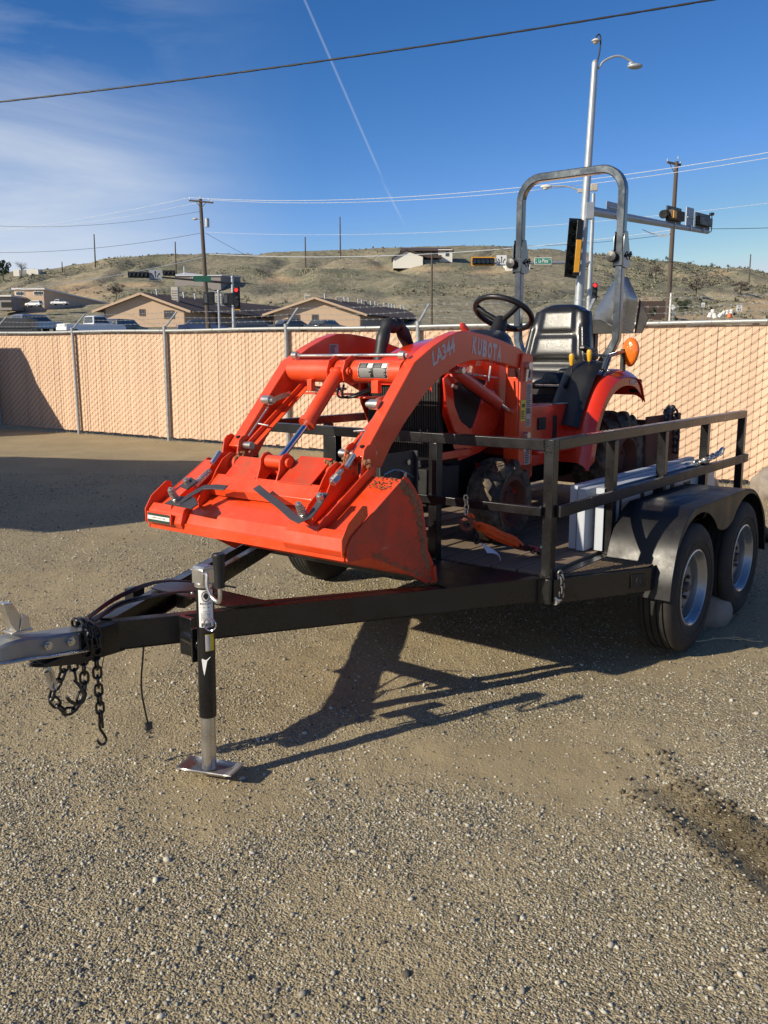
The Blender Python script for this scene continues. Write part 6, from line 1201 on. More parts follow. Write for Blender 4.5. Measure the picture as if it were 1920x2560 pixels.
# grab rail, lamp
mb = MB(); mb.tube(smooth_pts([(1.60, YC - .50, 1.47), (1.66, YC - .50, 1.545), (1.72, YC - .50, 1.56), (1.95, YC - .52, 1.59), (2.02, YC - .52, 1.58)]), .0125, 10); mb.tube(smooth_pts([(1.63, YC - .49, 1.42), (1.66, YC - .50, 1.50), (1.70, YC - .50, 1.555)]), .0125, 10); mb.tube([(1.58, YC - .40, 1.56), (1.70, YC - .50, 1.558)], .008, 8); part('grab_rail', mb, 'rops', tr_, smooth=60)
for s_ in (-1, 1):
    mb = MB(); mb.lim(1.86, 1.90, YC + s_ * .51 - .012, YC + s_ * .51 + .012, 1.45, 1.60); br_ = part('lamp_bracket', mb, 'black_plastic', tr_, bevel=.003)
    mb = MB(); out_ = [(math.cos(a), math.sin(a)) for a in np.linspace(0, 2 * math.pi, 25)[:-1]]; rings = []
    for (d, k) in ((0, 1.0), (-.012, 1.0), (-.024, .86), (-.032, .5)):
        rings.append([(1.905 + d * 1.0, YC + s_ * .55 + .057 * c * k * (1 - .20 * max(0, -s2_)), 1.585 + .085 * s2_ * k * (1 if s2_ > 0 else 1.15)) for c, s2_ in out_])
    vs_ = [v for r_ in rings for v in r_]; m = 24; mb.add(vs_, [(i * m + j, i * m + (j + 1) % m, (i + 1) * m + (j + 1) % m, (i + 1) * m + j) for i in range(3) for j in range(m)] + [tuple(range(3 * m, 4 * m)), tuple(range(m - 1, -1, -1))]); part('amber_lamp', mb, 'amber', br_, smooth=50)
mb = MB(); mb.box((2.13, YC - .50, 1.36), (.03, .08, .09)); part('tail_lamp', mb, 'dark', tr_, bevel=.01)
# wheels with lugs
def lug_tyre(Rt, w, rim, nlug, lh, lw):
    mb = MB(); h = w / 2
    mb.lathe([(rim, -h * .80), (rim + .02, -h * .92), ((rim + Rt) / 2, -h), (Rt - lh - .03, -h * .93), (Rt - lh - .006, -h * .72), (Rt - lh, -h * .4), (Rt - lh, h * .4), (Rt - lh - .006, h * .72), (Rt - lh - .03, h * .93), ((rim + Rt) / 2, h), (rim + .02, h * .92), (rim, h * .80)], (0, 0, 0), (0, 1, 0), 48)
    for s_ in (-1, 1):
        for k in range(nlug):
            a0 = 2 * math.pi * (k + (.5 if s_ > 0 else 0)) / nlug; vs_ = []; seg = 5
            for i in range(seg + 1):
                t = i / seg; y = s_ * h * (.02 + .93 * t); a = a0 + t * .42 * s_ * s_; rb = Rt - lh - (.0 if t < .7 else .035 * ((t - .7) / .3)) - .006; rt_ = Rt - (.0 if t < .75 else .045 * ((t - .75) / .25)); da = lw / Rt / 2 * (1 + .25 * t)
                for (r_, d_) in ((rb, -da * 1.25), (rt_, -da), (rt_, da), (rb, da * 1.25)): vs_.append((r_ * math.cos(a + d_), y, r_ * math.sin(a + d_)))
            mb.add(vs_, [(i * 4 + j, i * 4 + (j + 1) % 4, (i + 1) * 4 + (j + 1) % 4, (i + 1) * 4 + j) for i in range(seg) for j in range(4)] + [(0, 1, 2, 3), tuple(seg * 4 + j for j in (3, 2, 1, 0))])
    return mb
def t_rim(rim, w, dish):
    mb = MB(); h = w / 2; mb.lathe([(0, -h + dish), (.05, -h + dish - .01), (.055, -h + dish), (rim * .72, -h + dish + .01), (rim * .86, -h + dish * .45), (rim - .01, -h * .9), (rim + .012, -h * .86), (rim + .012, -h * .80), (rim - .012, -h * .7), (rim - .014, h * .8), (rim + .01, h * .86)], (0, 0, 0), (0, 1, 0), 40)
    for k in range(5): a = 2 * math.pi * k / 5; mb.cyl((rim * .42 * math.cos(a), -h + dish - .012, rim * .42 * math.sin(a)), (rim * .42 * math.cos(a), -h + dish + .005, rim * .42 * math.sin(a)), .011, n=6)
    return mb
fm, fr_ = mesh_of('tyre', lug_tyre(.232, .21, .130, 9, .026, .052), 'rubber_mud', smooth=35), mesh_of('rim', t_rim(.130, .21, .05), 'rust_shade')  # orange rims take the rust colour in place of shade
rm2, rr2 = mesh_of('tyre', lug_tyre(.33, .28, .165, 16, .026, .040), 'rubber_mud', smooth=35), mesh_of('rim', t_rim(.165, .28, .07), 'rust_shade')
for (x, yo, zc, a, b2) in ((.59, .375, .542 + .228, fm, fr_), (1.93, .425, .542 + .33, rm2, rr2)):
    for s_ in (-1, 1):
        wh = link_obj(bpy.data.objects.new('front_wheel' if x < 1 else 'rear_wheel', None)); wh.parent = tr_; BASE[wh.name] = BASE[tr_.name]
        m_ = Matrix.Translation((x, YC + s_ * yo, zc)) @ Matrix.Rotation(0 if s_ < 0 else math.pi, 4, 'Z') @ Matrix.Rotation(.35, 4, 'Y')
        inst('tyre', a, wh, m_); inst('rim', b2, wh, m_)
mb = MB(); mb.bar((.60, YC - .36, .77), (.60, YC + .36, .77), .09, .09); mb.ball((.60, YC - .26, .78), (.07, .06, .09)); mb.ball((.60, YC + .26, .78), (.07, .06, .09)); part('front_axle', mb, 'dark', tr_)
mb = MB(); mb.bar((1.93, YC - .36, .87), (1.93, YC + .36, .87), .14, .14); part('rear_axle', mb, 'dark', tr_)
mb = MB(); mb.prism([(.70, .80), (.72, .93), (.80, .99), (.82, .88), (.76, .78)], 'y', YC - .44, YC - .43); part('axle_guard', mb, 'orange_body', tr_)
t = MB(); card(t, (.05, YC - .305, .88), (1, 0, 0), (0, 0, 1), .055, .07); part('white_label', t, 'label_white', tr_)
mb = MB(); mb.lim(.0, .30, YC - .30, YC - .20, .80, .99); part('battery_box', mb, 'dark', tr_, bevel=.006)
mb = MB(); mb.lim(.10, .45, YC - .28, YC - .266, 1.02, 1.062); part('lower_trim', mb, 'orange_body', tr_, bevel=.004)
# rear attachment: steel box scraper and upright curved blade on the hitch
ra_ = thing('rear_scraper', 'rusty orange box scraper hitched low behind the tractor', 'scraper', (2.5, YC, .7), TF)
mb = MB(); mb.lim(2.16, 2.80, YC - .58, YC - .565, .62, 1.155); part('end_plate', mb, 'rust_shade', ra_, bevel=.004)
mb = MB(); mb.lim(2.16, 2.80, YC + .565, YC + .58, .62, 1.155); part('end_plate', mb, 'rust_shade', ra_, bevel=.004)
mb = MB(); mb.sheet(lambda i, j: (2.62 + .12 * math.sin(j * 2.6), YC - .56 + 1.12 * i, .60 + .50 * j), 4, 10, .01); part('mould_board', mb, 'rust_shade', ra_)
mb = MB(); mb.bar((2.10, YC - .30, 1.0), (2.4, YC, 1.35), .05, .02); mb.bar((2.10, YC + .30, 1.0), (2.4, YC, 1.35), .05, .02); mb.bar((2.35, YC, .8), (2.42, YC, 1.72), .07, .07); part('hitch_frame', mb, 'rust_shade', ra_, bevel=.003)
bl_ = thing('plough_blade', 'worn grey steel plough blade standing upright behind the seat', 'blade', (2.6, .85, 1.72), TF)
def plough(i, j):          # upright curved sheet, widest low down
    z = 1.718 + .392 * j; yl = float(np.interp(z, [1.718, 1.876, 2.0, 2.11], [1.077, 1.046, .965, .885])); yr = float(np.interp(z, [1.718, 1.955, 2.05, 2.11], [.728, .696, .745, .775]))
    return (2.62 - .09 * math.sin(i * 2.6) + .03 * (1 - j) ** 2, yl + (yr - yl) * i, z)
mb = MB(); mb.sheet(plough, 24, 20, .006); part('blade_sheet', mb, 'steel_blade', bl_, smooth=60)
mb = MB(); a = [(2.605, .697, 1.955), (2.625, .631, 1.823), (2.64, .681, 1.718), (2.62, .729, 1.718)]; mb.add(a + [(x + .012, y, z) for x, y, z in a], [(0, 1, 2, 3), (7, 6, 5, 4)] + [(i, 4 + i, 4 + (i + 1) % 4, (i + 1) % 4) for i in range(4)]); part('share', mb, 'greyplate', bl_, bevel=.002)
mb = MB(); mb.prism([(.646, 1.712), (.826, 1.767), (.919, 1.811), (1.10, 1.815), (1.10, 1.712)], 'x', 2.43, 2.47); part('mounting_plate', mb, 'black_plastic', bl_, bevel=.003)
mb = MB(); mb.bar((2.46, YC - .02, 1.30), (2.48, YC - .02, 1.73), .06, .05); part('shank', mb, 'greyplate', bl_)
# ratchet strap at the near front wheel
sp3 = thing('ratchet_strap', 'bright orange ratchet strap bundled beside the near front tractor wheel', 'strap', (.2, .4, .6), TF)
mb = MB()
for k in range(9):
    o_ = Vector((rng.normal(0, .010), rng.normal(0, .010), rng.normal(0, .012))); mb.tube(smooth_pts([Vector((-.02, .37, .745)) + o_ * .5, Vector((.03, .35, .715)) + o_, Vector((.10, .34, .68)) + o_, Vector((.20, .32, .64)) + o_, Vector((.27, .30, .60)) + o_ * .5]), .0085, 6)
mb.torus((-.02, .37, .742), (.5, .2, .4), .022, .008, 16, 6); mb.tube(smooth_pts([(-.05, .38, .765), (-.08, .38, .78), (-.10, .385, .80), (-.085, .39, .81), (-.06, .38, .79)]), .007, 6)
part('webbing_bundle', mb, 'strap', sp3)
mb = MB()
for k in range(4): o_ = rng.normal(0, .006); mb.tube(smooth_pts([(.25, .30 + o_, .60), (.33, .27 + o_, .585 + o_), (.42, .23 + o_, .56)]), .006, 6)
part('webbing_tail', mb, 'red_cyl', sp3)
chn = mesh_of('link', link_mb(.034, .012, .004), 'dark', smooth=60); chain(sp3, smooth_pts([(.22, .31, .615), (.27, .27, .60), (.33, .26, .575), (.40, .23, .56)]), chn, .024)
chain(sp3, smooth_pts([(-.11, .40, .90), (-.10, .40, .86), (-.10, .40, .81)]), mesh_of('link', link_mb(.03, .010, .0035), 'zinc', smooth=60), .022); chain(sp3, smooth_pts([(-.10, .39, .78), (-.075, .37, .72), (-.06, .36, .67)]), chn, .024)
mb = MB(); mb.torus((-.11, .39, .765), (-.8, -.5, 0), .026, .011, 18, 8); part('hook_ring', mb, 'rust_shade', sp3)
mb = MB(); mb.sheet(lambda i, j: (-.055 + .035 * i + .115 * j ** 1.1 + .01 * math.sin(i * 3), .345 - .02 * j - .028 * i * (1 - .5 * j) + .012 * math.sin(j * 5 + i * 2), .672 - .055 * i * (1 - .35 * j) - .080 * j + .016 * math.sin(j * 3.2)), 10, 12, .002); part('cloth_tag', mb, 'tag', sp3, smooth=60)
# ================================================================ beyond the fence
def tz(x, y): return terrain(x, y)
def onto(u, Y): x = at(u, 800, Y).x; return Vector((x, Y, tz(x, Y)))
def frame_to(o, yaw): return Matrix.Translation(o) @ Matrix.Rotation(yaw, 4, 'Z')
# ---- tan buildings (gable end towards the yard, long roof running back to the right)
def gable_building(name, label, u0, u1, va, ve, Y, length, back, eave_over, wins, roof_items, door=None):
    A, B = at(u0, ve, Y), at(u1, ve, Y); w = (B - A).length; ze = (A.z + B.z) / 2; za = zat(va, Y)
    g0 = min(tz(A.x, Y), tz(B.x, Y), ze - 2.4) - .5
    fr = Matrix.Translation((A.x, Y, 0)) @ Matrix.Rotation(0, 4, 'Z')
    b = thing(name, label, 'building', (w / 2, 0, g0), fr)
    sh_ = back           # sideways shear of the long axis: the building runs back and to the right
    dv = Vector((sh_, length, 0)); dn = dv.normalized()
    def Q(x, t, z): return (x + dv.x * t, dv.y * t, z)
    mb = MB(); mb.add([Q(0, 0, g0), Q(w, 0, g0), Q(w, 0, ze), Q(w / 2, 0, za), Q(0, 0, ze), Q(0, 1, g0), Q(w, 1, g0), Q(w, 1, ze), Q(w / 2, 1, za), Q(0, 1, ze)], [(0, 1, 2, 3, 4), (9, 8, 7, 6, 5), (1, 6, 7, 2), (5, 0, 4, 9)]); part('wall', mb, 'stucco', b, smooth=0)
    ov = eave_over; sl_ = (za - ze) / (w / 2); rf = None
    mb = MB()
    for s_ in (-1, 1):
        xe = w / 2 + s_ * (w / 2 + ov); z1 = ze - sl_ * ov; t0 = -0.7 / length
        vs_ = [Q(w / 2, t0, za + .03), Q(xe, t0, z1 + .03), Q(xe, 1 + .02, z1 + .03), Q(w / 2, 1.02, za + .03)]; vs_ += [(x, y, z + .16) for x, y, z in vs_]
        mb.add(vs_, [(0, 1, 2, 3), (7, 6, 5, 4), (0, 4, 5, 1), (1, 5, 6, 2), (2, 6, 7, 3), (3, 7, 4, 0)])
    rf = part('roof', mb, 'roof_brown', b, smooth=0)
    mb = MB()
    for s_ in (-1, 1): xe = w / 2 + s_ * (w / 2 + ov); mb.bar(Q(w / 2, -0.75 / length, za + .05), Q(xe, -0.75 / length, ze - sl_ * ov + .05), .06, .28)
    part('fascia', mb, 'stucco', b, smooth=0)
    for (uw0, uw1, v0, v1, dark) in wins:
        p, q = at(uw0, v1, Y), at(uw1, v0, Y); x0_, x1_ = p.x - A.x, q.x - A.x; fm_ = MB()
        for (a, c, e, f) in ((x0_ - .08, x1_ + .08, q.z, q.z + .08), (x0_ - .08, x1_ + .08, p.z - .08, p.z), (x0_ - .08, x0_, p.z, q.z), (x1_, x1_ + .08, p.z, q.z), ((x0_ + x1_) / 2 - .03, (x0_ + x1_) / 2 + .03, p.z, q.z)): fm_.lim(a, c, -.06, -.002, e, f)
        wf = part('window', fm_, 'trim' if dark else 'frame_white', b, smooth=0); pn = MB(); pn.lim(x0_, x1_, -.03, -.004, p.z, q.z); part('pane', pn, 'glass', wf, smooth=0)
    for (uu, vb, ww, hh, kind_) in roof_items:
        t = max(0.02, min(.98, ((uu - (u0 + u1) / 2) / max(1, (back * CF / (Y + length) + 1)))))
        if kind_[0] == 'L': t = kind_[1]; 
        x, y, z = Q(w / 2 + kind_[2], t, za); z = za - abs(kind_[2]) * sl_; sc_2 = 1
        if ww > .45:
            m_ = MB(); m_.lim(x - ww / 2, x + ww / 2, y - ww / 2, y + ww / 2, z - .1, z + hh); ac = part('rooftop_cooler', m_, 'hvac', b, bevel=.03, smooth=0); m_ = MB()
            for k in range(5): m_.lim(x - ww / 2 + .08, x + ww / 2 - .08, y - ww / 2 - .02, y - ww / 2, z + .12 + k * hh * .16, z + .12 + k * hh * .16 + .05)
            part('louvre', m_, 'dark', ac, smooth=0)
        else: m_ = MB(); m_.cyl((x, y, z - .1), (x, y, z + hh), ww / 2, n=8); m_.cyl((x, y, z + hh - .05), (x, y, z + hh + .12), ww * .8, n=8); part('roof_vent', m_, 'galv_far', b)
    if door:
        for (ts, z0, wd, hh) in door:
            m_ = MB(); p = Vector(Q(w, ts, z0)); m_.obox(p + Vector((.03, 0, hh / 2)), dn * wd / 2, (.03, 0, 0), (0, 0, hh / 2)); part('door', m_, 'trim', b, smooth=0)
    m_ = MB()          # porch posts and wall trim on the right side
    m_.bar(Q(w + .03, 0.0, g0), Q(w + .03, 0.0, ze), .12, .12); m_.bar(Q(0, -.03 / length, g0), Q(0, -.03 / length, ze), .12, .12); part('corner_board', m_, 'trim', b, smooth=0)
    return b
gable_building('tan_building', 'tan gabled building behind the left side of the fence with two coolers on its roof', 262, 460, 735, 772, 118, 42, 13.5, 1.2, [(350, 361, 774, 788, 1), (412, 434, 777, 795, 1)],
   [(0, 0, .9, 1.9, ('L', .08, 2.2)), (0, 0, .95, 1.5, ('L', .38, 1.6)), (0, 0, .25, .8, ('L', .05, .5)), (0, 0, .25, .8, ('L', .2, .6)), (0, 0, .25, .8, ('L', .27, .6)), (0, 0, .25, .7, ('L', .5, .5))], [(.2, 4.2, 1.0, 2.1), (.5, 4.2, 1.0, 2.1)])
gable_building('tan_building', 'tan gabled building in the middle with a long row of vents along its ridge', 684, 900, 746, 782, 124, 40, 13.0, 1.2, [(722, 748, 788, 802, 1), (781, 794, 787, 801, 1)],
   [(0, 0, .85, 1.0, ('L', .02, -1.5))] + [(0, 0, .85, .75, ('L', .16, 0.6)), (0, 0, .8, .75, ('L', .42, .6)), (0, 0, .8, .6, ('L', .6, .6))] + [(0, 0, .2, .7, ('L', t, .5)) for t in (.04, .22, .26, .36, .40, .5, .55, .66, .72, .76, .8, .88, .93)], [(.25, 4.4, 1.0, 2.0), (.5, 4.4, 1.0, 2.0), (.7, 4.4, 1.6, 2.0)])
# ---- long flat-roofed house on the left slope
def boxhouse(name, label, u0, u1, vt, vb, Y, depth, wall, roof, side=None, flat=True, slope=0, wins=(), extra=None, rise=0, shear=0, cat='house'):
    A, B = at(u0, vb, Y), at(u1, vb, Y); w = B.x - A.x; zt, zb = zat(vt, Y), zat(vb, Y) - 1.2
    b = thing(name, label, cat, (w / 2, 0, zb), Matrix.Translation((A.x, Y, 0)))
    mb = MB(); z2 = zt - slope; sx = shear
    mb.add([(0, 0, zb), (w, 0, zb), (w, 0, zt), (0, 0, zt), (sx, depth, zb), (w + sx, depth, zb), (w + sx, depth, z2), (sx, depth, z2)], [(0, 1, 2, 3), (7, 6, 5, 4), (0, 3, 7, 4), (1, 5, 6, 2), (3, 2, 6, 7)]); part('wall', mb, wall, b, smooth=0)
    mb = MB(); vs_ = [(-.35, -.35, zt + .02), (w + .35, -.35, zt + .02), (w + sx + .35, depth + .3, z2 + .02), (sx - .35, depth + .3, z2 + .02)]; vs_ += [(x, y, z + .28) for x, y, z in vs_]; mb.add(vs_, [(0, 1, 2, 3), (7, 6, 5, 4), (0, 4, 5, 1), (1, 5, 6, 2), (2, 6, 7, 3), (3, 7, 4, 0)]); part('roof', mb, roof, b, smooth=0)
    for (a, c, d, e) in wins:
        p, q = at(a, e, Y), at(c, d, Y); x0_, x1_ = p.x - A.x, q.x - A.x; m_ = MB(); m_.lim(x0_ - .1, x1_ + .1, -.08, -.001, p.z - .1, q.z + .1); wf = part('window', m_, 'frame_white', b, smooth=0); m_ = MB(); m_.lim(x0_, x1_, -.10, -.081, p.z, q.z); part('pane', m_, 'glass', wf, smooth=0)
    return b, A
hs_b, A_ = boxhouse('split_level_house', 'tan flat roofed house with a row of small windows on the left slope', 38, 111, 724, 764, 168, 26, 'stucco', 'frame_white', slope=2.6, wins=[(41, 47, 730, 737), (48.5, 53.5, 730, 737), (55, 60, 730, 737), (86, 92, 729, 736), (94, 100, 729, 736), (102, 108, 729, 736)], shear=9)
Ah = A_; pp = lambda u, v: (at(u, v, 168) - Vector((Ah.x, 168, 0)))
mb = MB(); a, c = pp(20, 742), pp(62, 764); mb.lim(a.x, c.x, -6, -.4, c.z - 1, a.z - .3); part('garage', mb, 'stucco_grey', hs_b, smooth=0)
mb = MB(); mb.lim(a.x - .5, c.x + .3, -6.6, -.1, a.z - .28, a.z); part('garage_roof', mb, 'frame_white', hs_b, smooth=0)
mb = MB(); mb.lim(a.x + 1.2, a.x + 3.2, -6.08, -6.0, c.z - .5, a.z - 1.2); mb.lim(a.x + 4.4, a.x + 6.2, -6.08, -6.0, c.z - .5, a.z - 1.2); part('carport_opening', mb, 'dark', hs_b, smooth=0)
# ---- white metal-roofed building on the bench
b2_, A2 = boxhouse('metal_roof_building', 'long grey building with a white metal roof on the hillside behind the left signal arm', 437, 552, 690, 712, 228, 12, 'stucco_grey', 'roof_white', slope=-.6, shear=3, wins=[(482, 487, 693, 699), (478, 480, 693, 699)], cat='building')
mb = MB(); q0 = at(437, 690, 228).x - A2.x; w_ = at(552, 690, 228).x - A2.x; zr_ = zat(690, 228); zt2 = zat(677, 228)
mb.add([(-.3, -.4, zr_ + .3), (w_ + .3, -.4, zr_ + .3), (w_ * .97, 8, zr_ + .4), (1.5, 5, zt2), (-.3, 12, zr_ + .4)], [(0, 1, 2, 3), (0, 3, 4)]); mb.add([(-.3, -.4, zr_ + .3), (w_ + .3, -.4, zr_ + .3), (w_ * .97, 8, zr_ + .4), (-.3, 12, zr_ + .4)], [(0, 3, 2, 1)]); rfw = part('pitched_roof', mb, 'roof_white', b2_, smooth=0)
mb = MB(); mb.cyl((1.4, 5, zt2 - .5), (1.4, 5, zt2 + 1.5), .18, n=8); part('flue', mb, 'galv_far', rfw)
# ---- white house near the ridge
Yh = 275; A3 = at(1035, 664, Yh); wh_ = thing('hilltop_house', 'white two storey house with a dark roof near the ridge', 'house', (3, 0, A3.z), Matrix.Translation((A3.x, Yh, 0)))
X_ = lambda u: at(u, 664, Yh).x - A3.x; Z_ = lambda v: zat(v, Yh)
mb = MB(); mb.lim(X_(1035), X_(1108), 2, 12, Z_(675), Z_(622)); mb.lim(X_(1095), X_(1130), -1, 12, Z_(675), Z_(624)); part('wall', mb, 'white_wall', wh_, smooth=0)
mb = MB(); mb.add([(X_(1000), -1.5, Z_(627)), (X_(1134), -1.5, Z_(627)), (X_(1128), 7, Z_(613)), (X_(1003), 7, Z_(613)), (X_(1000), -1.5, Z_(629)), (X_(1134), -1.5, Z_(629)), (X_(1134), 14, Z_(629)), (X_(1000), 14, Z_(629))], [(0, 1, 2, 3), (4, 7, 6, 5), (0, 4, 5, 1), (3, 2, 6, 7), (1, 5, 6, 2), (0, 3, 7, 4)]); part('roof', mb, 'roof_brown', wh_, smooth=0)
mb = MB(); mb.add([(X_(983), -6, Z_(675)), (X_(1055), -6, Z_(675)), (X_(1055), -6, Z_(646)), (X_(1015), -6, Z_(633)), (X_(983), -6, Z_(650)), (X_(983), 4, Z_(675)), (X_(1055), 4, Z_(675)), (X_(1055), 4, Z_(646)), (X_(1015), 4, Z_(633)), (X_(983), 4, Z_(650))], [(0, 1, 2, 3, 4), (9, 8, 7, 6, 5), (1, 6, 7, 2), (5, 0, 4, 9)]); part('gable_wing', mb, 'white_wall', wh_, smooth=0)
mb = MB()
for s_, ue, ve in ((0, 979, 652), (1, 1062, 648)): vs_ = [(X_(1015), -6.6, Z_(631)), (X_(ue), -6.6, Z_(ve)), (X_(ue), 5, Z_(ve)), (X_(1015), 5, Z_(631))]; vs_ += [(x, y, z + .35) for x, y, z in vs_]; mb.add(vs_, [(0, 1, 2, 3), (7, 6, 5, 4), (0, 4, 5, 1), (1, 5, 6, 2), (2, 6, 7, 3), (3, 7, 4, 0)])
mb.lim(X_(1058), X_(1102), -4, 2, Z_(648), Z_(641)); part('wing_roof', mb, 'roof_brown', wh_, smooth=0)
mb = MB(); mb.lim(X_(1060), X_(1098), -1.2, -1.05, Z_(662), Z_(650)); mb.lim(X_(1113), X_(1121), -1.15, -1.0, Z_(641), Z_(628)); mb.lim(X_(1093), X_(1099), 1.9, 2.0, Z_(640), Z_(631)); part('window', mb, 'glass', wh_, smooth=0)
o_ = onto(1290, 262); mb = MB(); mb.lim(o_.x - 3.2, o_.x + 3.6, 262, 268, o_.z - .5, zat(661, 262)); solo('white_shed', mb, 'white_wall', 'small white shed on the slope behind the green street sign', 'shed', (o_.x, 262, o_.z), smooth=0)
o_ = onto(1640, 150); mb = MB(); mb.lim(at(1600, 770, 150).x, at(1668, 770, 150).x, 150, 152, o_.z - 1, zat(753, 150)); solo('retaining_wall', mb, 'roof_brown', 'low dark brown wall at the foot of the slope right of the roll bar', 'wall', (o_.x, 150, o_.z), smooth=0)
o_ = at(58, 672, 300); mb = MB(); mb.lim(at(33, 680, 300).x, at(48, 680, 300).x, 300, 306, zat(690, 300), zat(674, 300)); mb.lim(at(60, 680, 300).x, at(90, 680, 300).x, 302, 306, zat(690, 300), zat(671, 300)); solo('far_white_building', mb, 'white_wall', 'tiny white buildings on the skyline at the far left', 'building', (o_.x, 300, zat(690, 300)), smooth=0)
# ---- poles and wires
def wood_pole(u, vt, vb, Y, r, lean, label, group=None, arm=None):
    b = at(u, vb, Y); t = at(u + lean, vt, Y); zb_ = min(b.z, tz(b.x, Y)) - .3; p = thing('utility_pole', label, 'pole', (b.x, Y, zb_), group=group)
    mb = MB(); mb.cyl((b.x, Y, zb_), (t.x, Y, t.z), r, r * .68, 10); part('pole', mb, 'wood', p); return p, b, t
P1, b1_, t1_ = wood_pole(521, 497, 800, 72, .19, -20, 'tall wooden utility pole with a cross arm, grey transformer and lamp, left of centre')
mb = MB(); c = Vector((t1_.x, 72, zat(503, 72))); L1, R1 = c + Vector((-.85, -.1, .05)), c + Vector((1.0, -.1, -.12)); mb.bar(L1, R1, .1, .12); mb.bar(c + Vector((-.35, -.12, .0)), c + Vector((0, -.12, -.45)), .03, .04); mb.bar(c + Vector((.5, -.12, -.05)), c + Vector((.08, -.12, -.5)), .03, .04); part('cross_arm', mb, 'wood', P1, smooth=0)
mb = MB()
for p in (L1 + Vector((.05, 0, .06)), c + Vector((0, 0, .25)), R1 + Vector((-.15, 0, .06)), c + Vector((.62, 0, .06))): mb.cyl(p, p + Vector((0, 0, .16)), .035, .025, 8)
part('insulator', mb, 'galv_far', P1)
mb = MB(); q = at(513, 557, 72); mb.cyl((q.x + .18, 71.85, q.z - .33), (q.x + .18, 71.85, q.z + .27), .17, n=14); mb.cyl((q.x + .18, 71.85, q.z + .27), (q.x + .18, 71.85, q.z + .33), .13, n=14); part('transformer', mb, 'galv_far', P1)
mb = MB(); q = at(505, 552, 72); mb.tube(smooth_pts([q + Vector((0, -.1, -.05)), q + Vector((-.18, -.15, .1)), q + Vector((-.36, -.2, .1))]), .03, 6); mb.ball(q + Vector((-.48, -.2, .12)), (.20, .12, .09)); part('pole_lamp', mb, 'hvac', P1)
P2_, b2p, t2p = wood_pole(1668, 404, 800, 58, .17, 24, 'wooden utility pole with a short cross arm at the right, behind the signal arm')
mb = MB(); c = Vector((t2p.x, 58, zat(411, 58))); mb.bar(c + Vector((-.62, -.15, .10)), c + Vector((.30, .15, -.02)), .1, .11); mb.bar(c + Vector((-.45, -.1, .02)), c + Vector((-.1, -.05, -.55)), .03, .04); part('cross_arm', mb, 'wood', P2_, smooth=0)
mb = MB()
for p in (c + Vector((-.6, -.1, .15)), c + Vector((.08, 0, .30)), c + Vector((.27, .1, .05))): mb.cyl(p, p + Vector((0, 0, .16)), .05, .035, 8)
part('insulator', mb, 'galv_far', P2_)
for (u, vt, vb, Y, r, ln, lb_) in ((238, 585, 655, 295, .24, -3, 'thin pole on the left ridge under the cirrus cloud'), (440, 604, 690, 245, .22, -2, 'dark pole rising behind the white roofed building'), (764, 592, 672, 262, .24, -1, 'pole standing by the yellow rail on the hill'), (851, 542, 625, 300, .26, -1, 'tall thin pole on the ridge left of the white house'), (1079, 632, 812, 110, .15, 1, 'short dark pole in front of the white hilltop house'), (1874, 636, 680, 270, .22, 3, 'small pole on the ridge at the far right'), (155, 654, 672, 300, .2, 0, 'tiny pole stub on the left skyline')):
    wood_pole(u, vt, vb, Y, r, ln, lb_)
def wire(label, p, q, sag, r, m_='cable', n=24): mb = MB(); pts = bez(p, q, sag, n); mb.tube(pts, r, 5); return solo('overhead_wire', mb, m_, label, 'cable', pts[0], smooth=60)
# near service cable: two twisted strands
a, c = at(-260, 281, 15.6), at(2050, -47, 12.2); mb = MB(); cen = bez(a, c, .12, 260)
for ph in (0, math.pi): mb.tube([p + Vector((  .004 * math.cos(i * .5 + ph), .0, .004 * math.sin(i * .5 + ph))) for i, p in enumerate(cen)], .0115, 8)
solo('service_cable', mb, 'cable', 'thick twisted black cable crossing the sky above everything', 'cable', cen[0], smooth=60)
cB = lambda u, v, Y: at(u, v, Y)
wire('upper bright power line running right from the left utility pole', L1 + Vector((.05, 0, .2)), cB(2100, 350, 46), 1.15, .019, 'cable_pale')
wire('lower bright power line running right from the left utility pole', R1 + Vector((-.1, 0, .2)), cB(2100, 364, 46), 1.1, .016, 'cable_pale')
wire('power line from the left utility pole toward the left edge, upper', L1 + Vector((.05, 0, .2)), cB(-300, 600, 95), .6, .014, 'cable_pale')
wire('power line from the left utility pole toward the left edge, dropping to the hill', c * 0 + Vector((t1_.x, 72, zat(505, 72))), cB(-200, 560, 120), 1.2, .014, 'cable_pale')
wire('thin grey cable left of the utility pole, just above the ridge', Vector((t1_.x, 72, zat(528, 72))), cB(-300, 528, 80), 1.2, .013)
wire('telephone line left of the utility pole, lowest of the three at the skyline', Vector((t1_.x, 72, zat(582, 72))), cB(-300, 612, 80), 1.0, .015)
wire('telephone line running right from the middle of the left utility pole', Vector((t1_.x + .3, 72, zat(580, 72))), cB(2100, 485, 50), .9, .012, 'cable_pale')
wire('bright communication line along the ridge between the two utility poles', Vector((t1_.x + .5, 72, zat(635, 72))), cB(1680, 576, 58), .75, .022, 'cable_pale')
wire('communication line continuing right of the right utility pole', cB(1680, 571, 58), cB(2100, 562, 48), .1, .016)
wire('dark lower cable ending at the right utility pole', cB(1240, 616, 64), cB(1676, 586, 58), .2, .014)
wire('pale line crossing the left hillside down to the left edge', Vector((t1_.x + .4, 72, zat(640, 72))), cB(-200, 742, 66), .5, .020, 'cable_pale')
wire('guy wire slanting down to the right from the left utility pole', Vector((t1_.x + .3, 72, zat(582, 72))), cB(640, 650, 82), .05, .014)
mb = MB(); ctr = at(1650, 578, 58)
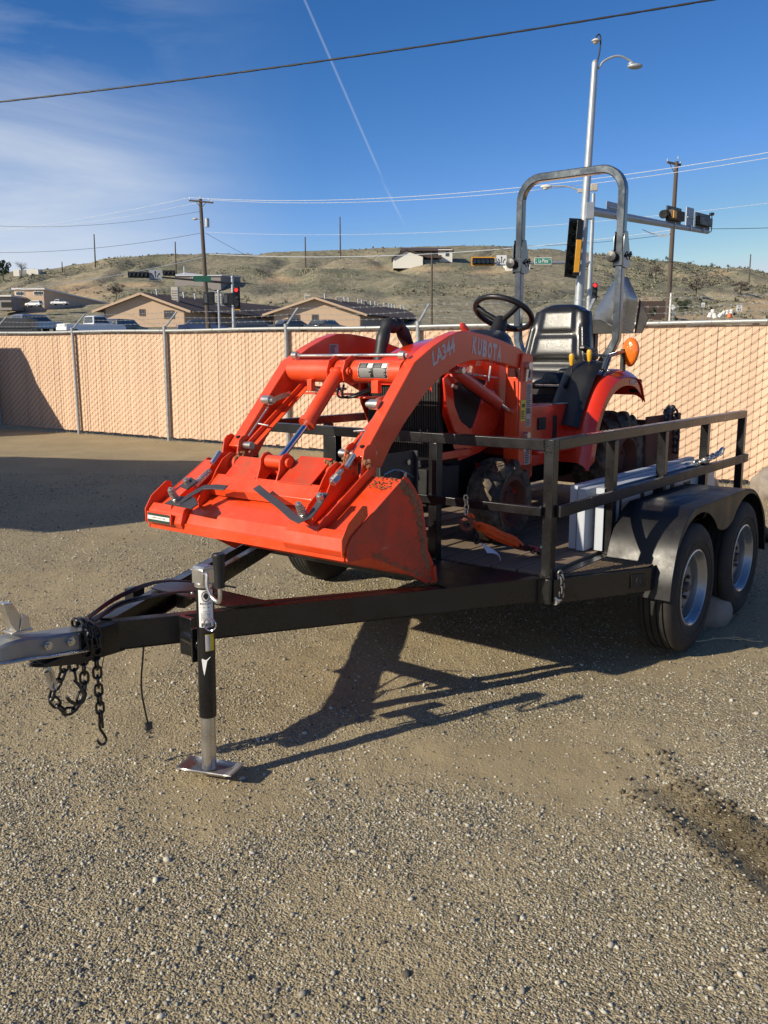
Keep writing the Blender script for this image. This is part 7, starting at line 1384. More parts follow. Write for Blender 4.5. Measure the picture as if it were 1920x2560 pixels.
for k in range(3): mb.tube(smooth_pts([ctr + Vector((.9, 0, .05 * k)), ctr + Vector((.3, 0, -.22 - .06 * k)), ctr + Vector((-.5, 0, -.14)), ctr + Vector((-1.1, 0, .1))]), .02, 5)
solo('cable_loop', mb, 'cable_pale', 'bright loops of slack cable beside the right utility pole', 'cable', ctr)
# ---- signals
def arrow_sign(name, label, u0, u1, v0, v1, Y, lit=True):  # unlit plate is grey instead of white, shade put into its colour
    a, c = at(u0, v1, Y), at(u1, v0, Y); w, h = c.x - a.x, c.z - a.z; s_ = thing(name, label, 'sign', (a.x + w / 2, Y, a.z + h / 2)); mb = MB(); mb.lim(a.x, c.x, Y, Y + .03, a.z, c.z); part('sign_plate', mb, 'sign_white' if lit else 'sign_back', s_, smooth=0)
    mb = MB(); y = Y - .004
    def q(x0_, z0, x1_, z1, t): mb.bar((a.x + x0_ * w, y, a.z + z0 * h), (a.x + x1_ * w, y, a.z + z1 * h), .006, t * w)
    def tri(cx, cz, dx_, dz_, s2_): p = Vector((a.x + cx * w, y - .004, a.z + cz * h)); d = Vector((dx_, 0, dz_)).normalized() * s2_ * w; n_ = Vector((-d.z, 0, d.x)) * .7; mb.add([p + d, p - d * .4 + n_, p - d * .4 - n_], [(0, 1, 2)])
    q(.5, .25, .5, .75, .07); tri(.5, .78, 0, 1, .13)
    for s2_ in (-1, 1): q(.5 + s2_ * .16, .25, .5 + s2_ * .16, .42, .07); q(.5 + s2_ * .16, .42, .5 + s2_ * .27, .56, .07); tri(.5 + s2_ * .31, .60, s2_ * .7, .7, .12)
    q(.12, .10, .88, .10, .07); part('lane_arrows', mb, 'label_black', s_, smooth=0); return s_
def hsignal(name, label, u0, u1, v0, v1, Y, n, plate, lens='lens_off', lit=None, tilt=0.0):
    a, c = at(u0, v1, Y), at(u1, v0, Y); w, h = c.x - a.x, c.z - a.z; s_ = thing(name, label, 'traffic light', (a.x + w / 2, Y, a.z + h / 2)); dz = tilt * w
    mb = MB(); mb.obox((a.x + w / 2, Y + .03, a.z + h / 2 + dz / 2), (w / 2, 0, dz / 2), (0, .01, 0), (0, 0, h / 2)); part('back_plate', mb, plate, s_, smooth=0)
    mb = MB(); mb.obox((a.x + w / 2, Y - .04, a.z + h / 2 + dz / 2), (w / 2 - h * .12, 0, dz / 2), (0, .09, 0), (0, 0, h * .36)); part('housing', mb, 'signal_black', s_, bevel=.01)
    for k in range(n):
        f = (k + .5) / n; cx = a.x + h * .1 + (w - h * .2) * f; cz = a.z + h / 2 + dz * f; mb = MB(); mb.lathe([(h * .26, -.12), (h * .27, -.30), (h * .28, -.12)], (cx, Y, cz), (0, 1, 0), 14); part('visor', mb, 'signal_black', s_)
        mb = MB(); mb.cyl((cx, Y - .135, cz), (cx, Y - .145, cz), h * .24, n=14); part('lens', mb, lit if (lit and k == 0) else 'lens_off', s_)
    return s_
# big right signal pole
YB = 30.0; bb = at(1446, 775, YB); tt_ = at(1488, 156, YB); bz = tz(bb.x, YB)
sp_o = thing('signal_pole', 'tall galvanised signal pole with a street lamp, camera and long mast arm behind the seat', 'pole', (bb.x, YB, bz))
mb = MB(); dr = (tt_ - bb); base_ = bb - dr * ((bb.z - bz) / dr.z); mb.cyl(base_, tt_, .16, .098, 24); mb.cyl(tt_, tt_ + Vector((0, 0, .06)), .105, .06, 20); part('pole_shaft', mb, 'galv_far', sp_o, smooth=60)
mb = MB(); pts = smooth_pts([at(1496, 172, YB), at(1512, 152, YB), at(1545, 140, YB), at(1572, 150, YB), at(1583, 158, YB)]); mb.tube(pts, .035, 8); la_ = part('lamp_arm', mb, 'galv_far', sp_o)
mb = MB(); q = at(1588, 166, YB); mb.ball(q, (.24, .17, .085), 16, 8); mb.ball(q + Vector((-.12, -.02, .06)), (.11, .10, .06), 10, 6); part('lamp_head', mb, 'galv_far', la_, smooth=60)
mb = MB(); mb.tube(smooth_pts([at(1493, 160, YB), at(1500, 125, YB), at(1502, 95, YB), at(1497, 86, YB), at(1490, 94, YB)]), .024, 8); ca2 = part('camera_stem', mb, 'cable', sp_o)
mb = MB(); q = at(1490, 101, YB); mb.lathe([(0, .06), (.05, .05), (.13, .0), (.13, -.03), (.09, -.05), (.08, -.08), (.04, -.11), (0, -.12)], q, (0, 0, 1), 16); part('dome_camera', mb, 'hvac', ca2, smooth=60)
mb = MB(); m0, m1_ = at(1474, 527, YB - .1), at(1769, 580, 36.5); dd_ = m1_ - m0; mb.cyl(m0, m1_, .145, .085, 16); mb.lim(m0.x - .12, m0.x + .12, YB - .2, YB + .1, m0.z - .25, m0.z + .25); part('mast_arm', mb, 'galv_far', sp_o, smooth=60)
armp = lambda f: m0 + dd_ * f
def back_box(name, label, f, w, h, d, mtl, cat='sign', dzz=0.12, hood=False):
    p = armp(f) + Vector((0, -.05, dzz + h / 2 - .1)); ax = dd_.normalized(); ax = Vector((ax.x, ax.y, 0)).normalized(); up_ = Vector((0, 0, 1)); nrm = ax.cross(up_)
    s_ = thing(name, label, cat, p); mb = MB(); mb.obox(p, ax * w / 2, nrm * d / 2, up_ * h / 2); part('plate' if cat == 'sign' else 'back_plate', mb, mtl, s_, smooth=0); 
    mb = MB(); mb.obox(p + nrm * (d / 2 + .02) + Vector((0, 0, 0)), ax * w * .42, nrm * .02, up_ * .02); mb.obox(p + Vector((0, 0, -h / 2 - .02)) + nrm * .05, ax * .03, nrm * .05, up_ * .10); part('mounting_bracket', mb, 'galv_far', s_, smooth=0); return s_, p, ax, nrm
back_box('sign_back', 'grey back of a wide street sign on the right mast arm nearest its pole', .17, .95, .36, .03, 'sign_back')
s_, p, ax, nrm = back_box('traffic_light', 'signal head with an amber housing seen from behind on the right mast arm', .66, 1.15, .62, .05, 'signal_black', 'traffic light')
mb = MB(); mb.obox(p + nrm * .12, ax * .50, nrm * .09, Vector((0, 0, 1)) * .17); part('housing', mb, 'wood', s_, bevel=.02)
mb = MB(); mb.obox(p + nrm * .22 + ax * -.36, ax * .12, nrm * .02, Vector((0, 0, 1)) * .13); part('housing_door', mb, 'signal_yellow', s_, bevel=.01)
mb = MB(); 
for dx2 in (0,): mb.cyl(p + ax * -.52 - nrm * .0 + Vector((-.05, 0, .02)), p + ax * -.75 + Vector((-.05, 0, -.02)), .15, n=12)
part('visor', mb, 'signal_black', s_)
back_box('sign_back', 'bare aluminium back of a square sign near the end of the right mast arm', .81, .62, .72, .03, 'sign_back')
s_, p, ax, nrm = back_box('traffic_light', 'long black signal head seen from behind at the tip of the right mast arm', .935, 1.28, .60, .05, 'signal_black', 'traffic light')
mb = MB(); mb.obox(p + nrm * .10, ax * .58, nrm * .07, Vector((0, 0, 1)) * .16); part('housing', mb, 'signal_black', s_, bevel=.02)
mb = MB(); q = armp(1.0); mb.tube(smooth_pts([q + Vector((-.05, 0, -.02)), q + Vector((.12, 0, 0)), q + Vector((.15, 0, .2)), q + Vector((.13, 0, .62))]), .018, 6); mb.box(q + Vector((.12, 0, .66)), (.13, .2, .1)); solo('detector_camera', mb, 'cable', 'small black camera on a curved stem at the very end of the right mast arm', 'camera', q)
# large vertical signal on the big pole
vA, vB_ = at(1410, 696, YB - .35), at(1452, 545, YB - .35); sv = thing('traffic_light', 'large vertical black signal with a yellow panel beside the tall galvanised pole', 'traffic light', (vA.x + .25, YB - .3, (vA.z + vB_.z) / 2))
w_, h_ = vB_.x - vA.x, vB_.z - vA.z; dx_l = .10
mb = MB(); z0, z1 = vA.z, vB_.z
mb.add([(vA.x, YB - .35, z0 + .05), (vA.x + w_ * .95, YB - .18, z0), (vA.x + w_ * .95 + dx_l, YB - .18, z1), (vA.x + dx_l, YB - .35, z1)] + [(vA.x + .01, YB - .30, z0 + .05), (vA.x + w_ * .95 + .01, YB - .13, z0), (vA.x + w_ * .95 + dx_l + .01, YB - .13, z1), (vA.x + dx_l + .01, YB - .30, z1)], [(0, 1, 2, 3), (7, 6, 5, 4), (0, 4, 5, 1), (1, 5, 6, 2), (2, 6, 7, 3), (3, 7, 4, 0)]); part('back_plate', mb, 'signal_black', sv, bevel=.01)
mb = MB(); mb.obox((vA.x + w_ * .72 + dx_l / 2, YB - .40, (z0 + z1) / 2), (.10, .03, 0), (0, .12, 0), (dx_l * .45, 0, h_ * .46)); part('housing', mb, 'signal_black', sv, bevel=.02)
mb = MB(); mb.obox((vA.x + w_ * .74 + dx_l * .3, YB - .545, z0 + h_ * .36), (.085, .01, 0), (0, .02, 0), (dx_l * .27, 0, h_ * .27)); part('yellow_panel', mb, 'signal_yellow', sv, bevel=.01)
for k in range(5):
    zc_ = z0 + h_ * (.12 + .19 * k); xc = vA.x + w_ * .40 + dx_l * (.12 + .19 * k); mb = MB(); mb.obox((xc, YB - .42, zc_ + .07), (.10, .02, 0), (0, .09, 0), (0, .0, .012)); mb.lathe([(.11, -.02), (.12, -.16), (.125, -.02)], (xc, YB - .36, zc_), (.35, 1, 0), 12); part('visor', mb, 'signal_black', sv)
# second pole (farther) with its own lamp and mast arm
Y5 = 52.0; b5 = at(1470, 800, Y5); t5 = at(1484, 484, Y5); zg5 = tz(b5.x, Y5); sp5 = thing('signal_pole', 'thinner far signal pole behind the tall one, with a white street lamp reaching left', 'pole', (b5.x, Y5, zg5))
mb = MB(); d5 = t5 - b5; mb.cyl(b5 - d5 * ((b5.z - zg5) / d5.z), t5, .15, .10, 16); part('pole_shaft', mb, 'galv_far', sp5, smooth=60)
mb = MB(); mb.tube(smooth_pts([at(1478, 484, Y5), at(1445, 475, Y5), at(1415, 466, Y5), at(1378, 466, Y5)]), .035, 6); mb.box(at(1452, 477, Y5), (.32, .2, .2)); l5 = part('lamp_arm', mb, 'hvac', sp5)
mb = MB(); mb.ball(at(1366, 467, Y5), (.33, .16, .10), 14, 8); mb.ball(at(1364, 471, Y5), (.15, .12, .09), 10, 6); part('lamp_head', mb, 'frame_white', l5, smooth=60)
mb = MB(); mb.box(at(1485, 469, Y5 - .5), (.40, .2, .38)); part('radio_box', mb, 'hvac', sp5, bevel=.03)
mb = MB(); mb.cyl(at(1478, 656, Y5), at(1180, 659, 50.5), .10, .055, 12); part('mast_arm', mb, 'galv_far', sp5, smooth=60)
hsignal('traffic_light', 'horizontal signal with a yellow bordered back plate above the steering wheel', 1178, 1237, 642, 665, 50.4, 5, 'signal_yellow')
arrow_sign('lane_sign', 'white lane arrow sign between the yellow bordered signal and the roll bar', 1241, 1267, 638, 665, 50.5)
sg = thing('street_name_sign', 'green street name sign reading La Plata, just right of the roll bar leg', 'sign', at(1356, 652, 50.3)); a, c = at(1336, 661, 50.3), at(1379, 644, 50.3)
mb = MB(); mb.lim(a.x, c.x, 50.3, 50.33, a.z, c.z); part('sign_border', mb, 'sign_white', sg, smooth=0); mb = MB(); mb.lim(a.x + .03, c.x - .03, 50.29, 50.299, a.z + .03, c.z - .03); part('sign_face', mb, 'sign_green', sg, smooth=0)
mb = MB(); text_into(mb, 'La Plata', (a.x + .22, 50.285, a.z + .09), (1, 0, 0), (0, 0, 1), .20, .52, .001, bold=.02); text_into(mb, 'N', (a.x + .07, 50.285, a.z + .2), (1, 0, 0), (0, 0, 1), .07, .05, .001, bold=.02); text_into(mb, 'Hwy', (a.x + .76, 50.285, a.z + .2), (1, 0, 0), (0, 0, 1), .08, .12, .001, bold=.02); mb.cyl((a.x + .10, 50.285, a.z + .10), (a.x + .10, 50.28, a.z + .10), .035, n=10); part('sign_lettering', mb, 'sign_white', sg, smooth=0)
# red signal low behind the poles
def vsignal(label, u, v0, v1, Y, plate=None, edge=None, s_w=.36):
    a, c = at(u, v1, Y), at(u, v0, Y); h = c.z - a.z; s_ = thing('traffic_light', label, 'traffic light', (a.x, Y, (a.z + c.z) / 2)); mb = MB(); mb.lim(a.x - s_w / 2, a.x + s_w / 2, Y + .0, Y + .03, a.z, c.z); part('back_plate', mb, plate or 'signal_black', s_, smooth=0)
    mb = MB(); mb.lim(a.x - s_w * .36, a.x + s_w * .36, Y - .16, Y - .001, a.z + h * .05, c.z - h * .05); part('housing', mb, 'signal_black', s_, bevel=.02)
    for k in range(3): zc_ = c.z - h * (.19 + .31 * k); mb = MB(); mb.lathe([(s_w * .30, -.16), (s_w * .32, -.34), (s_w * .33, -.16)], (a.x, Y, zc_), (0, 1, 0), 14); part('visor', mb, 'signal_black', s_); mb = MB(); mb.cyl((a.x, Y - .162, zc_), (a.x, Y - .17, zc_), s_w * .28, n=16); part('lens', mb, 'lens_red' if k == 0 else 'lens_off', s_)
    if edge: mb = MB(); mb.lim(a.x - s_w * .36, a.x + s_w * .5, Y - .20, Y + .02, a.z - .05, a.z - .001); part('edge_strip', mb, 'signal_yellow', s_, smooth=0)
    return s_
vsignal('vertical signal showing red, low beside the far pole and left of the plough blade', 1484, 705, 752, 56, 'sign_back', s_w=.42)
vsignal('vertical signal showing red on the left corner pole', 593, 714, 773, 66, None, True, s_w=.46)
# left signal group
Y6 = 66.0; c6 = onto(584, Y6); sp6 = thing('signal_pole', 'galvanised corner signal pole at the left with a long dark mast arm reaching left', 'pole', c6)
t6 = at(581, 696, Y6); mb = MB(); mb.cyl(c6, t6, .13, .10, 14); mb.ball(t6 + Vector((0, 0, .08)), .12, 10, 6); part('pole_shaft', mb, 'galv_far', sp6, smooth=60)
mb = MB(); mb.cyl(at(583, 708, Y6), at(322, 686, 64), .09, .045, 12); part('mast_arm', mb, 'greyplate', sp6, smooth=60)
hsignal('traffic_light', 'long dark horizontal signal at the left tip of the left mast arm', 320, 372, 678, 694, 63.8, 5, 'signal_black', tilt=-.02)
arrow_sign('lane_sign', 'grey lane arrow sign in the middle of the left mast arm', 373, 404, 674, 700, 63.9, False)
hsignal('traffic_light', 'short dark horizontal signal on the left mast arm beside the white roof', 407, 438, 675, 689, 64, 3, 'signal_black', tilt=-.02)
a, c = at(485, 704, 64.8), at(527, 689, 64.8); mb = MB(); mb.lim(a.x, c.x, 64.8, 64.83, a.z, c.z); so_ = solo('street_name_sign', mb, vary('shaded_green_sign', 'sign_green', .35), 'green street name sign darkened as if shaded, on the left mast arm near its pole', 'sign', (a.x, 64.8, a.z), smooth=0)  # darkened copy of the sign green, shade put into the colour
Y7 = 58.0; c7 = onto(548, Y7); pp_ = thing('pedestrian_signal', 'short galvanised post holding two dark pedestrian signals back to back', 'traffic light', c7); t7 = at(546, 728, Y7)
mb = MB(); mb.cyl(c7, t7, .075, n=12); mb.ball(t7, .09, 8, 6); mb.tube([at(520, 728, Y7), at(546, 729, Y7), at(572, 731, Y7)], .03, 6); mb.tube([at(528, 760, Y7), at(546, 763, Y7), at(566, 763, Y7)], .03, 6); part('post', mb, 'galv_far', pp_)
for (u0, u1, v0, v1) in ((508, 536, 730, 762), (558, 586, 733, 762)):
    a, c = at(u0, v1, Y7), at(u1, v0, Y7); mb = MB(); mb.lim(a.x, c.x, Y7 - .12, Y7 + .12, a.z, c.z); hd = part('signal_box', mb, 'signal_black', pp_, bevel=.05); mb = MB(); mb.lim(a.x + .10, a.x + .30, Y7 - .16, Y7 - .13, a.z + .12, c.z - .1); part('signal_face', mb, 'lens_off', hd, smooth=0)
# ---- signs and barrels by the road on the right
def road_sign(name, label, u, v0, v1, Y, w, lines_, diamond=False, back=False):
    g_ = onto(u, Y); c = at(u, (v0 + v1) / 2, Y); h = zat(v0, Y) - zat(v1, Y); s_ = thing(name, label, 'sign', g_); mb = MB(); mb.lim(g_.x - .03, g_.x + .03, Y + .02, Y + .06, g_.z - .3, c.z + h / 2); part('post', mb, 'galv_far', s_, smooth=0); mb = MB()
    if diamond: mb.box(c, (w, .02, w), ry=R(45))
    else: mb.box(c, (w, .02, h))
    part('sign_plate', mb, 'sign_white', s_, smooth=0)
    if lines_:
        mb = MB()
        for (t_, dz_, hh_, ww_) in lines_: text_into(mb, t_, (c.x - ww_ / 2, Y - .012, c.z + dz_), (1, 0, 0), (0, 0, 1), hh_, ww_, .002, bold=.02)
        part('sign_lettering', mb, 'label_black', s_, smooth=0)
    return s_
Yr = 85; k_ = Yr / CF
road_sign('speed_limit_sign', 'white speed limit sign reading 45 at the right edge of the road', 1848, 763, 779, Yr, 13.5 * k_, [('45', -.26, .26, .34), ('SPEED', .17, .07, .32), ('LIMIT', .07, .07, .28)])
road_sign('road_sign', 'small white road sign beyond the road, left of the speed limit sign', 1758, 757, 767, 120, .45, [('55', -.18, .2, .26)])
road_sign('road_sign', 'white diamond road sign beside the tall white marker post', 1682, 762, 775, 80, .36, None, True)
mb = MB(); a = at(1673, 800, 50); c = at(1678, 733, 50); mb.cyl((a.x, 50, tz(a.x, 50)), (c.x, 50, c.z), .055, n=10); solo('marker_post', mb, 'frame_white', 'tall slim white marker post in front of the right utility pole', 'post', (a.x, 50, tz(a.x, 50)))
for i, (u, v0, v1, Y, tilt_) in enumerate([(1782, 775, 794, 70, 0), (1775, 783, 795, 70, .3), (1787, 784, 795, 69, -.3), (1800, 784, 796, 72, .6), (1808, 778, 790, 74, .6), (1818, 776, 787, 76, .2), (1828, 775, 786, 77, .1), (1824, 785, 794, 72, 0)]):
    c = at(u, (v0 + v1) / 2, Y); mb = MB(); d_ = Vector((math.sin(tilt_), 0, math.cos(tilt_))); hh = (zat(v0, Y) - zat(v1, Y)) / 2; mb.cyl(c - d_ * hh, c + d_ * hh, .19, .16, 12); mb.ball(c + d_ * hh, (.16, .16, .05), 10, 4)
    lb_ = ['tallest white traffic barrel, standing with a round top', 'white traffic barrel leaning left of the tallest one', 'white traffic barrel leaning right against the tallest one', 'white traffic barrel at the left foot of the heap', 'second white barrel up the leaning heap', 'white barrel near the top of the heap', 'rightmost white barrel at the top of the heap', 'orange traffic barrel at the foot of the heap'][i]
    solo('traffic_barrel', mb, 'barrel_orange' if i == 7 else 'frame_white', lb_, 'barrel', c, group='road work barrels')
# ---- yellow rails on the hill, play frame
def rails(name, label, pts, Y0, Y1, h, m_, n_p, r=.05):
    a, c = onto(pts[0], Y0), onto(pts[1], Y1); o_ = thing(name, label, 'fence', a); mb = MB(); N_ = 14; P = [Vector((a.x + (c.x - a.x) * i / N_, a.y + (c.y - a.y) * i / N_, 0)) for i in range(N_ + 1)]
    for p in P: p.z = tz(p.x, p.y) + h
    mb.tube(P, r, 6); part('rail', mb, m_, o_)
    for i in range(n_p): f = i / (n_p - 1); x, y = a.x + (c.x - a.x) * f, a.y + (c.y - a.y) * f; z = tz(x, y); mb = MB(); mb.cyl((x, y, z - .3), (x, y, z + h), r, n=6); part('post', mb, m_, o_)
rails('pipe_rail', 'pale yellow pipe rail across the middle of the hillside', (722, 880), 243, 251, 1.0, 'yellow_rail', 9)
rails('pipe_rail', 'upper pale pipe rail leading toward the white hilltop house', (850, 960), 266, 272, .9, 'yellow_rail', 5)
rails('pipe_rail', 'yellow pipe barrier behind the parked vehicles at the left', (123, 176), 95, 95, .9, 'yellow_rail', 3)
mb = MB(); o_ = onto(775, 252)
for dx2 in (-2.2, -1, .6, 2.0): mb.bar(o_ + Vector((dx2 - .5, 0, 0)), o_ + Vector((dx2, 0, 1.7)), .08, .08); mb.bar(o_ + Vector((dx2 + .5, 0, 0)), o_ + Vector((dx2, 0, 1.7)), .08, .08)
mb.bar(o_ + Vector((-2.2, 0, 1.7)), o_ + Vector((2, 0, 1.7)), .08, .08); solo('swing_frame', mb, 'yellow_rail', 'small pale A shaped swing frame above the yellow rail', 'play equipment', o_)
# ---- vehicles
def car(name, label, cat, u, Y, yaw, paint, kind_='suv', base_v=None, L_=4.6, group=None, sc=1.0):
    g_ = onto(u, Y)
    if base_v: g_.z = zat(base_v, Y)
    fr = Matrix.Translation(g_) @ Matrix.Rotation(yaw, 4, 'Z') @ Matrix.Scale(sc, 4); b = thing(name, label, cat, (0, 0, 0), fr, group=group); l = L_ / 2; w = .92
    if kind_ == 'suv': prof = [(-l, .45), (-l, 1.0), (-l + .12, 1.08), (-l + .3, 1.62), (-l + .6, 1.72), (.35, 1.70), (1.05, 1.14), (l - .15, 1.0), (l, .75), (l, .42)]; glass = [(-l + .28, 1.12), (-l + .42, 1.56), (.30, 1.60), (.92, 1.13)]
    elif kind_ == 'sedan': prof = [(-l, .45), (-l, .92), (-l + .7, 1.0), (-1.1, 1.40), (.15, 1.42), (.95, .98), (l - .1, .85), (l, .65), (l, .40)]; glass = [(-1.35, 1.0), (-1.0, 1.33), (.1, 1.35), (.75, .98)]
    else: prof = [(-l, .55), (-l, 1.12), (-.35, 1.12), (-.30, 1.14), (-.22, 1.80), (.05, 1.86), (.95, 1.84), (1.45, 1.20), (l - .15, 1.10), (l, .85), (l, .50)]; glass = [(-.20, 1.22), (-.12, 1.70), (.88, 1.74), (1.28, 1.22)]
    mb = MB(); inset = .14
    vs_ = [(x, s_ * (w - (inset * max(0, (z - 1.05) / .6) if z > 1.05 else 0)), z) for s_ in (-1, 1) for x, z in prof]; n = len(prof); mb.add(vs_, [tuple(range(n)), tuple(range(2 * n - 1, n - 1, -1))] + [(i, n + i, n + (i + 1) % n, (i + 1) % n) for i in range(n)]); part('body', mb, paint, b, bevel=.05, seg=2)
    if kind_ == 'pickup': mb = MB(); mb.lim(-l + .08, -.42, -.78, .78, .75, 1.125); part('bed', mb, 'dark', b, smooth=0)
    for s_ in (-1, 1):
        mb = MB(); y = lambda z: s_ * (w + .006 - inset * max(0, (z - 1.05) / .6)); mb.add([(x, y(z), z) for x, z in glass] + [(x, y(z) - s_ * .02, z) for x, z in glass], [(0, 1, 2, 3), (7, 6, 5, 4), (0, 4, 5, 1), (1, 5, 6, 2), (2, 6, 7, 3), (3, 7, 4, 0)]); part('side_window', mb, 'glass', b, smooth=0)
    i0 = {'suv': (2, 3), 'sedan': (2, 3), 'pickup': (3, 4)}[kind_]; a, c = prof[i0[0]], prof[i0[1]]; mb = MB(); q = lambda f: (a[0] + (c[0] - a[0]) * f - .012, a[1] + (c[1] - a[1]) * f)
    mb.add([(q(.12)[0], -.74, q(.12)[1]), (q(.12)[0], .74, q(.12)[1]), (q(.92)[0], .68, q(.92)[1]), (q(.92)[0], -.68, q(.92)[1])], [(0, 1, 2, 3)]); part('rear_window', mb, 'glass', b, smooth=0)
    a, c = {'suv': (prof[6], prof[5]), 'sedan': (prof[5], prof[4]), 'pickup': (prof[7], prof[6])}[kind_]; mb = MB(); mb.add([(a[0] + (c[0] - a[0]) * f + .012, s_, a[1] + (c[1] - a[1]) * f) for f, s_ in ((.1, -.76), (.1, .76), (.92, .66), (.92, -.66))], [(0, 1, 2, 3)]); part('windscreen', mb, 'glass', b, smooth=0)
    for x in (-l + .85, l - .85):
        for s_ in (-1, 1): mb = MB(); mb.cyl((x, s_ * (w - .16), .34), (x, s_ * (w + .02), .34), .34, n=20); wl_ = part('wheel', mb, 'rubber', b); mb = MB(); mb.cyl((x, s_ * (w + .021), .34), (x, s_ * (w + .03), .34), .20, n=14); part('hub_cap', mb, 'rim', wl_)
    for s_ in (-1, 1): mb = MB(); mb.box((-l - .005, s_ * .78, 1.0 if kind_ == 'pickup' else .9), (.03, .14, .28 if kind_ == 'pickup' else .16)); part('tail_light', mb, 'barrel_orange' if False else 'lens_off', b, smooth=0)
    return b
PI = math.pi
car('parked_suv', 'white sport utility vehicle parked before the split level house on the left slope', 'car', 88, 158, PI * .93, 'car_white', 'suv', base_v=767, sc=.62, L_=4.6)
car('parked_pickup', 'small white pickup parked right of the split level house', 'truck', 152, 160, PI * .95, 'car_white', 'pickup', base_v=763, L_=5.4, sc=.55)
car('parked_suv', 'silver and white sport utility vehicle seen over the left end of the fence', 'car', 92, 84, .95, 'car_silver', 'suv', base_v=834, L_=4.6)
car('parked_pickup', 'white pickup truck over the fence beside the first slanted fence arm', 'truck', 228, 80, .82, 'car_white', 'pickup', base_v=843, L_=5.7)
car('parked_car', 'dark car with a rounded top parked in front of the left tan building', 'car', 312, 84, 1.15, 'car_dark', 'suv', base_v=846, L_=4.5)
car('parked_car', 'blue car just right of the second slanted fence arm', 'car', 505, 86, .3, 'car_blue', 'sedan', base_v=838, L_=4.6)
car('parked_suv', 'dark sport utility vehicle between the two tan buildings', 'car', 648, 88, .2, 'car_dark', 'suv', base_v=844, L_=4.8)
car('parked_car', 'dark car behind the third slanted fence arm', 'car', 735, 84, .5, 'car_dark', 'sedan', base_v=838, L_=4.4)
car('parked_car', 'dark low car below the small window of the middle tan building', 'car', 815, 84, 1.0, 'car_dark', 'sedan', base_v=839, L_=4.4)
fb_ = onto(10, 82); fb_.z = zat(850, 82); mb = MB(); mb.box(fb_ + Vector((0, 0, 1.45)), (5.2, 2.2, .9)); mb.box(fb_ + Vector((1.2, 0, .8)), (3.4, 2.0, .5)); solo('flatbed_trailer', mb, 'car_dark', 'dark flatbed seen over the fence at the far left edge', 'trailer', fb_, smooth=0, bevel=.05)
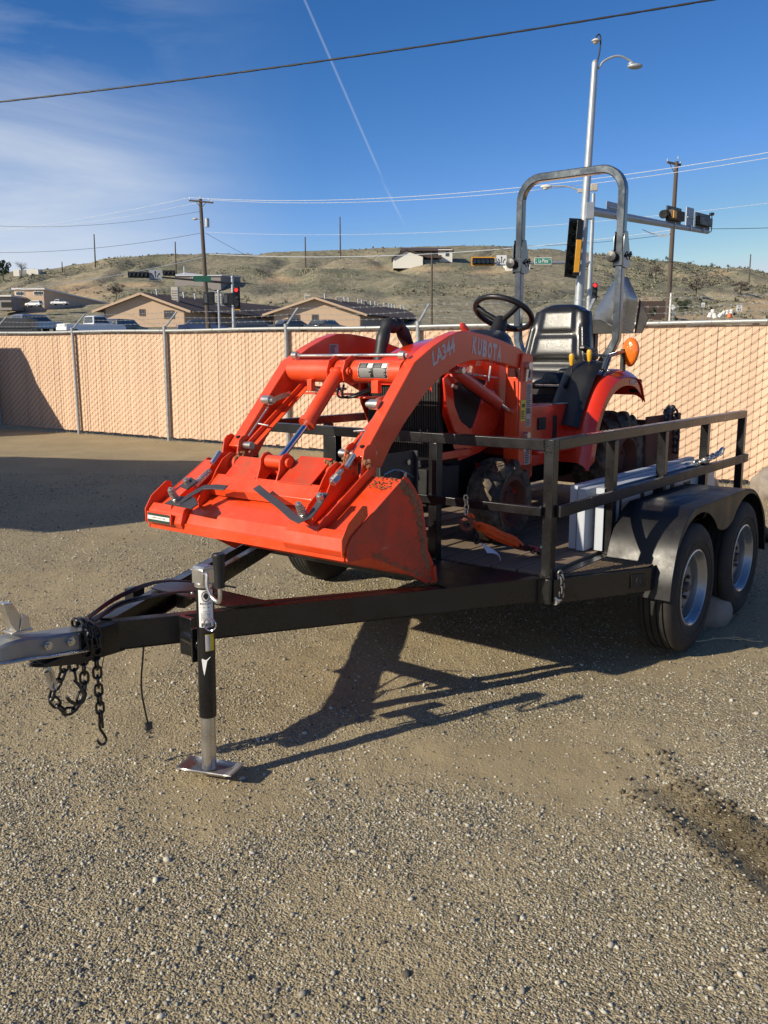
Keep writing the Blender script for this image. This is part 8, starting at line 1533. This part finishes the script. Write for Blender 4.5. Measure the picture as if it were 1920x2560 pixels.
# ---- trees and bushes
def tree(name, label, u, v0, v1, Y, wpx, leaf, n, bare=False, cat='tree'):
    zb_ = zat(v1, Y); zt_ = zat(v0, Y); x = at(u, v1, Y).x; H_ = zt_ - zb_; Rw = wpx / 2 / CF * Y; t = thing(name, label, cat, (x, Y, zb_)); mb = MB(); mb.tube(smooth_pts([(x, Y, zb_ - .4), (x + .1, Y, zb_ + H_ * .35), (x - .1, Y, zb_ + H_ * .7)]), [H_ * .035 * (1 - i / 20) for i in range(13)], 7)
    for k in range(9 if not bare else 26):
        a = rng.uniform(0, 6.28); f = rng.uniform(.2, .6); p = Vector((x, Y, zb_ + H_ * f)); e = Vector((x + Rw * .85 * math.cos(a) * rng.uniform(.4, 1), Y + Rw * .8 * math.sin(a), zb_ + H_ * min(.98, f + rng.uniform(.2, .5)))); mb.tube([p, p.lerp(e, .5) + Vector((0, 0, H_ * .05)), e], [H_ * .014, H_ * .01, H_ * .004], 5)
        if bare:
            for q in range(4): e2 = e + Vector((rng.normal(0, Rw * .22), rng.normal(0, Rw * .2), rng.uniform(-.1, .25) * H_)); mb.tube([p.lerp(e, .5 + .12 * q), e2], [H_ * .006, H_ * .002], 4)
    part('trunk', mb, 'wood' if not bare else 'leaf_bare', t)
    if not bare:
        mb = MB(); cl_ = [(rng.normal(0, .42), rng.normal(0, .42), rng.uniform(.25, .92), rng.uniform(.16, .34)) for _ in range(14)]
        for k in range(n):
            c_ = cl_[int(rng.integers(0, 14))]; d = rng.normal(0, 1, 3); d /= np.linalg.norm(d); r_ = c_[3] * rng.uniform(.5, 1) ; p = Vector((x + Rw * (c_[0] + d[0] * r_), Y + Rw * (c_[1] + d[1] * r_), zb_ + H_ * (c_[2] * .85 + d[2] * r_ * .55 + .06))); s_ = H_ * rng.uniform(.02, .05); u1 = Vector(rng.normal(0, 1, 3)).normalized() * s_; u2 = u1.cross(Vector(rng.normal(0, 1, 3))).normalized() * s_ * .8; mb.add([p + u1, p + u2, p - u1, p - u2], [(0, 1, 2, 3)])
        part('crown', mb, leaf, t, smooth=0)
    return t
tree('dark_tree', 'dense dark tree at the far left skyline', 8, 647, 697, 290, 48, 'leaf_dark', 1500)
tree('bare_tree', 'bare grey tree on the left skyline', 54, 656, 684, 292, 38, None, 0, True)
tree('round_bush', 'large leafless grey bush left of the left tan building roof', 290, 705, 745, 185, 50, 'leaf_bare', 900, cat='bush')
for (u, v0, v1, Y, w_, lb_) in ((1722, 651, 664, 318, 22, 'wider round bush on the right ridge left of the twin bushes'), (1780, 657, 668, 318, 22, 'twin dark bush on the right ridge'), (1750, 663, 671, 316, 14, 'small bush on the right ridge between two larger ones'), (1668, 638, 652, 316, 14, 'bush on the ridge just left of the right utility pole'), (1820, 661, 670, 317, 14, 'pale bush on the ridge above the tan scar'), (1900, 675, 684, 316, 16, 'low bush on the ridge at the right edge'), (1635, 645, 662, 300, 24, 'grey bush below the ridge left of the right utility pole')):
    tree('ridge_bush', lb_, u, v0, v1 + 3, Y, w_, 'leaf_dark', 420, cat='bush')
for (u, v0, v1, Y, w_, lb_) in ((1708, 742, 782, 130, 52, 'tall dark green shrub behind the white marker post'), (1632, 766, 796, 120, 20, 'small conical shrub before the dark brown wall'), (1640, 662, 690, 260, 60, 'wide grey thicket on the slope left of the right pole'), (1740, 690, 735, 210, 70, 'broad thicket on the right slope below the bushes'), (1850, 700, 738, 220, 60, 'thicket on the right slope under the tan scar')):
    tree('hill_thicket', lb_, u, v0, v1, Y, w_, 'leaf_dark' if v1 > 760 else 'leaf_bare', 1100, cat='bush')
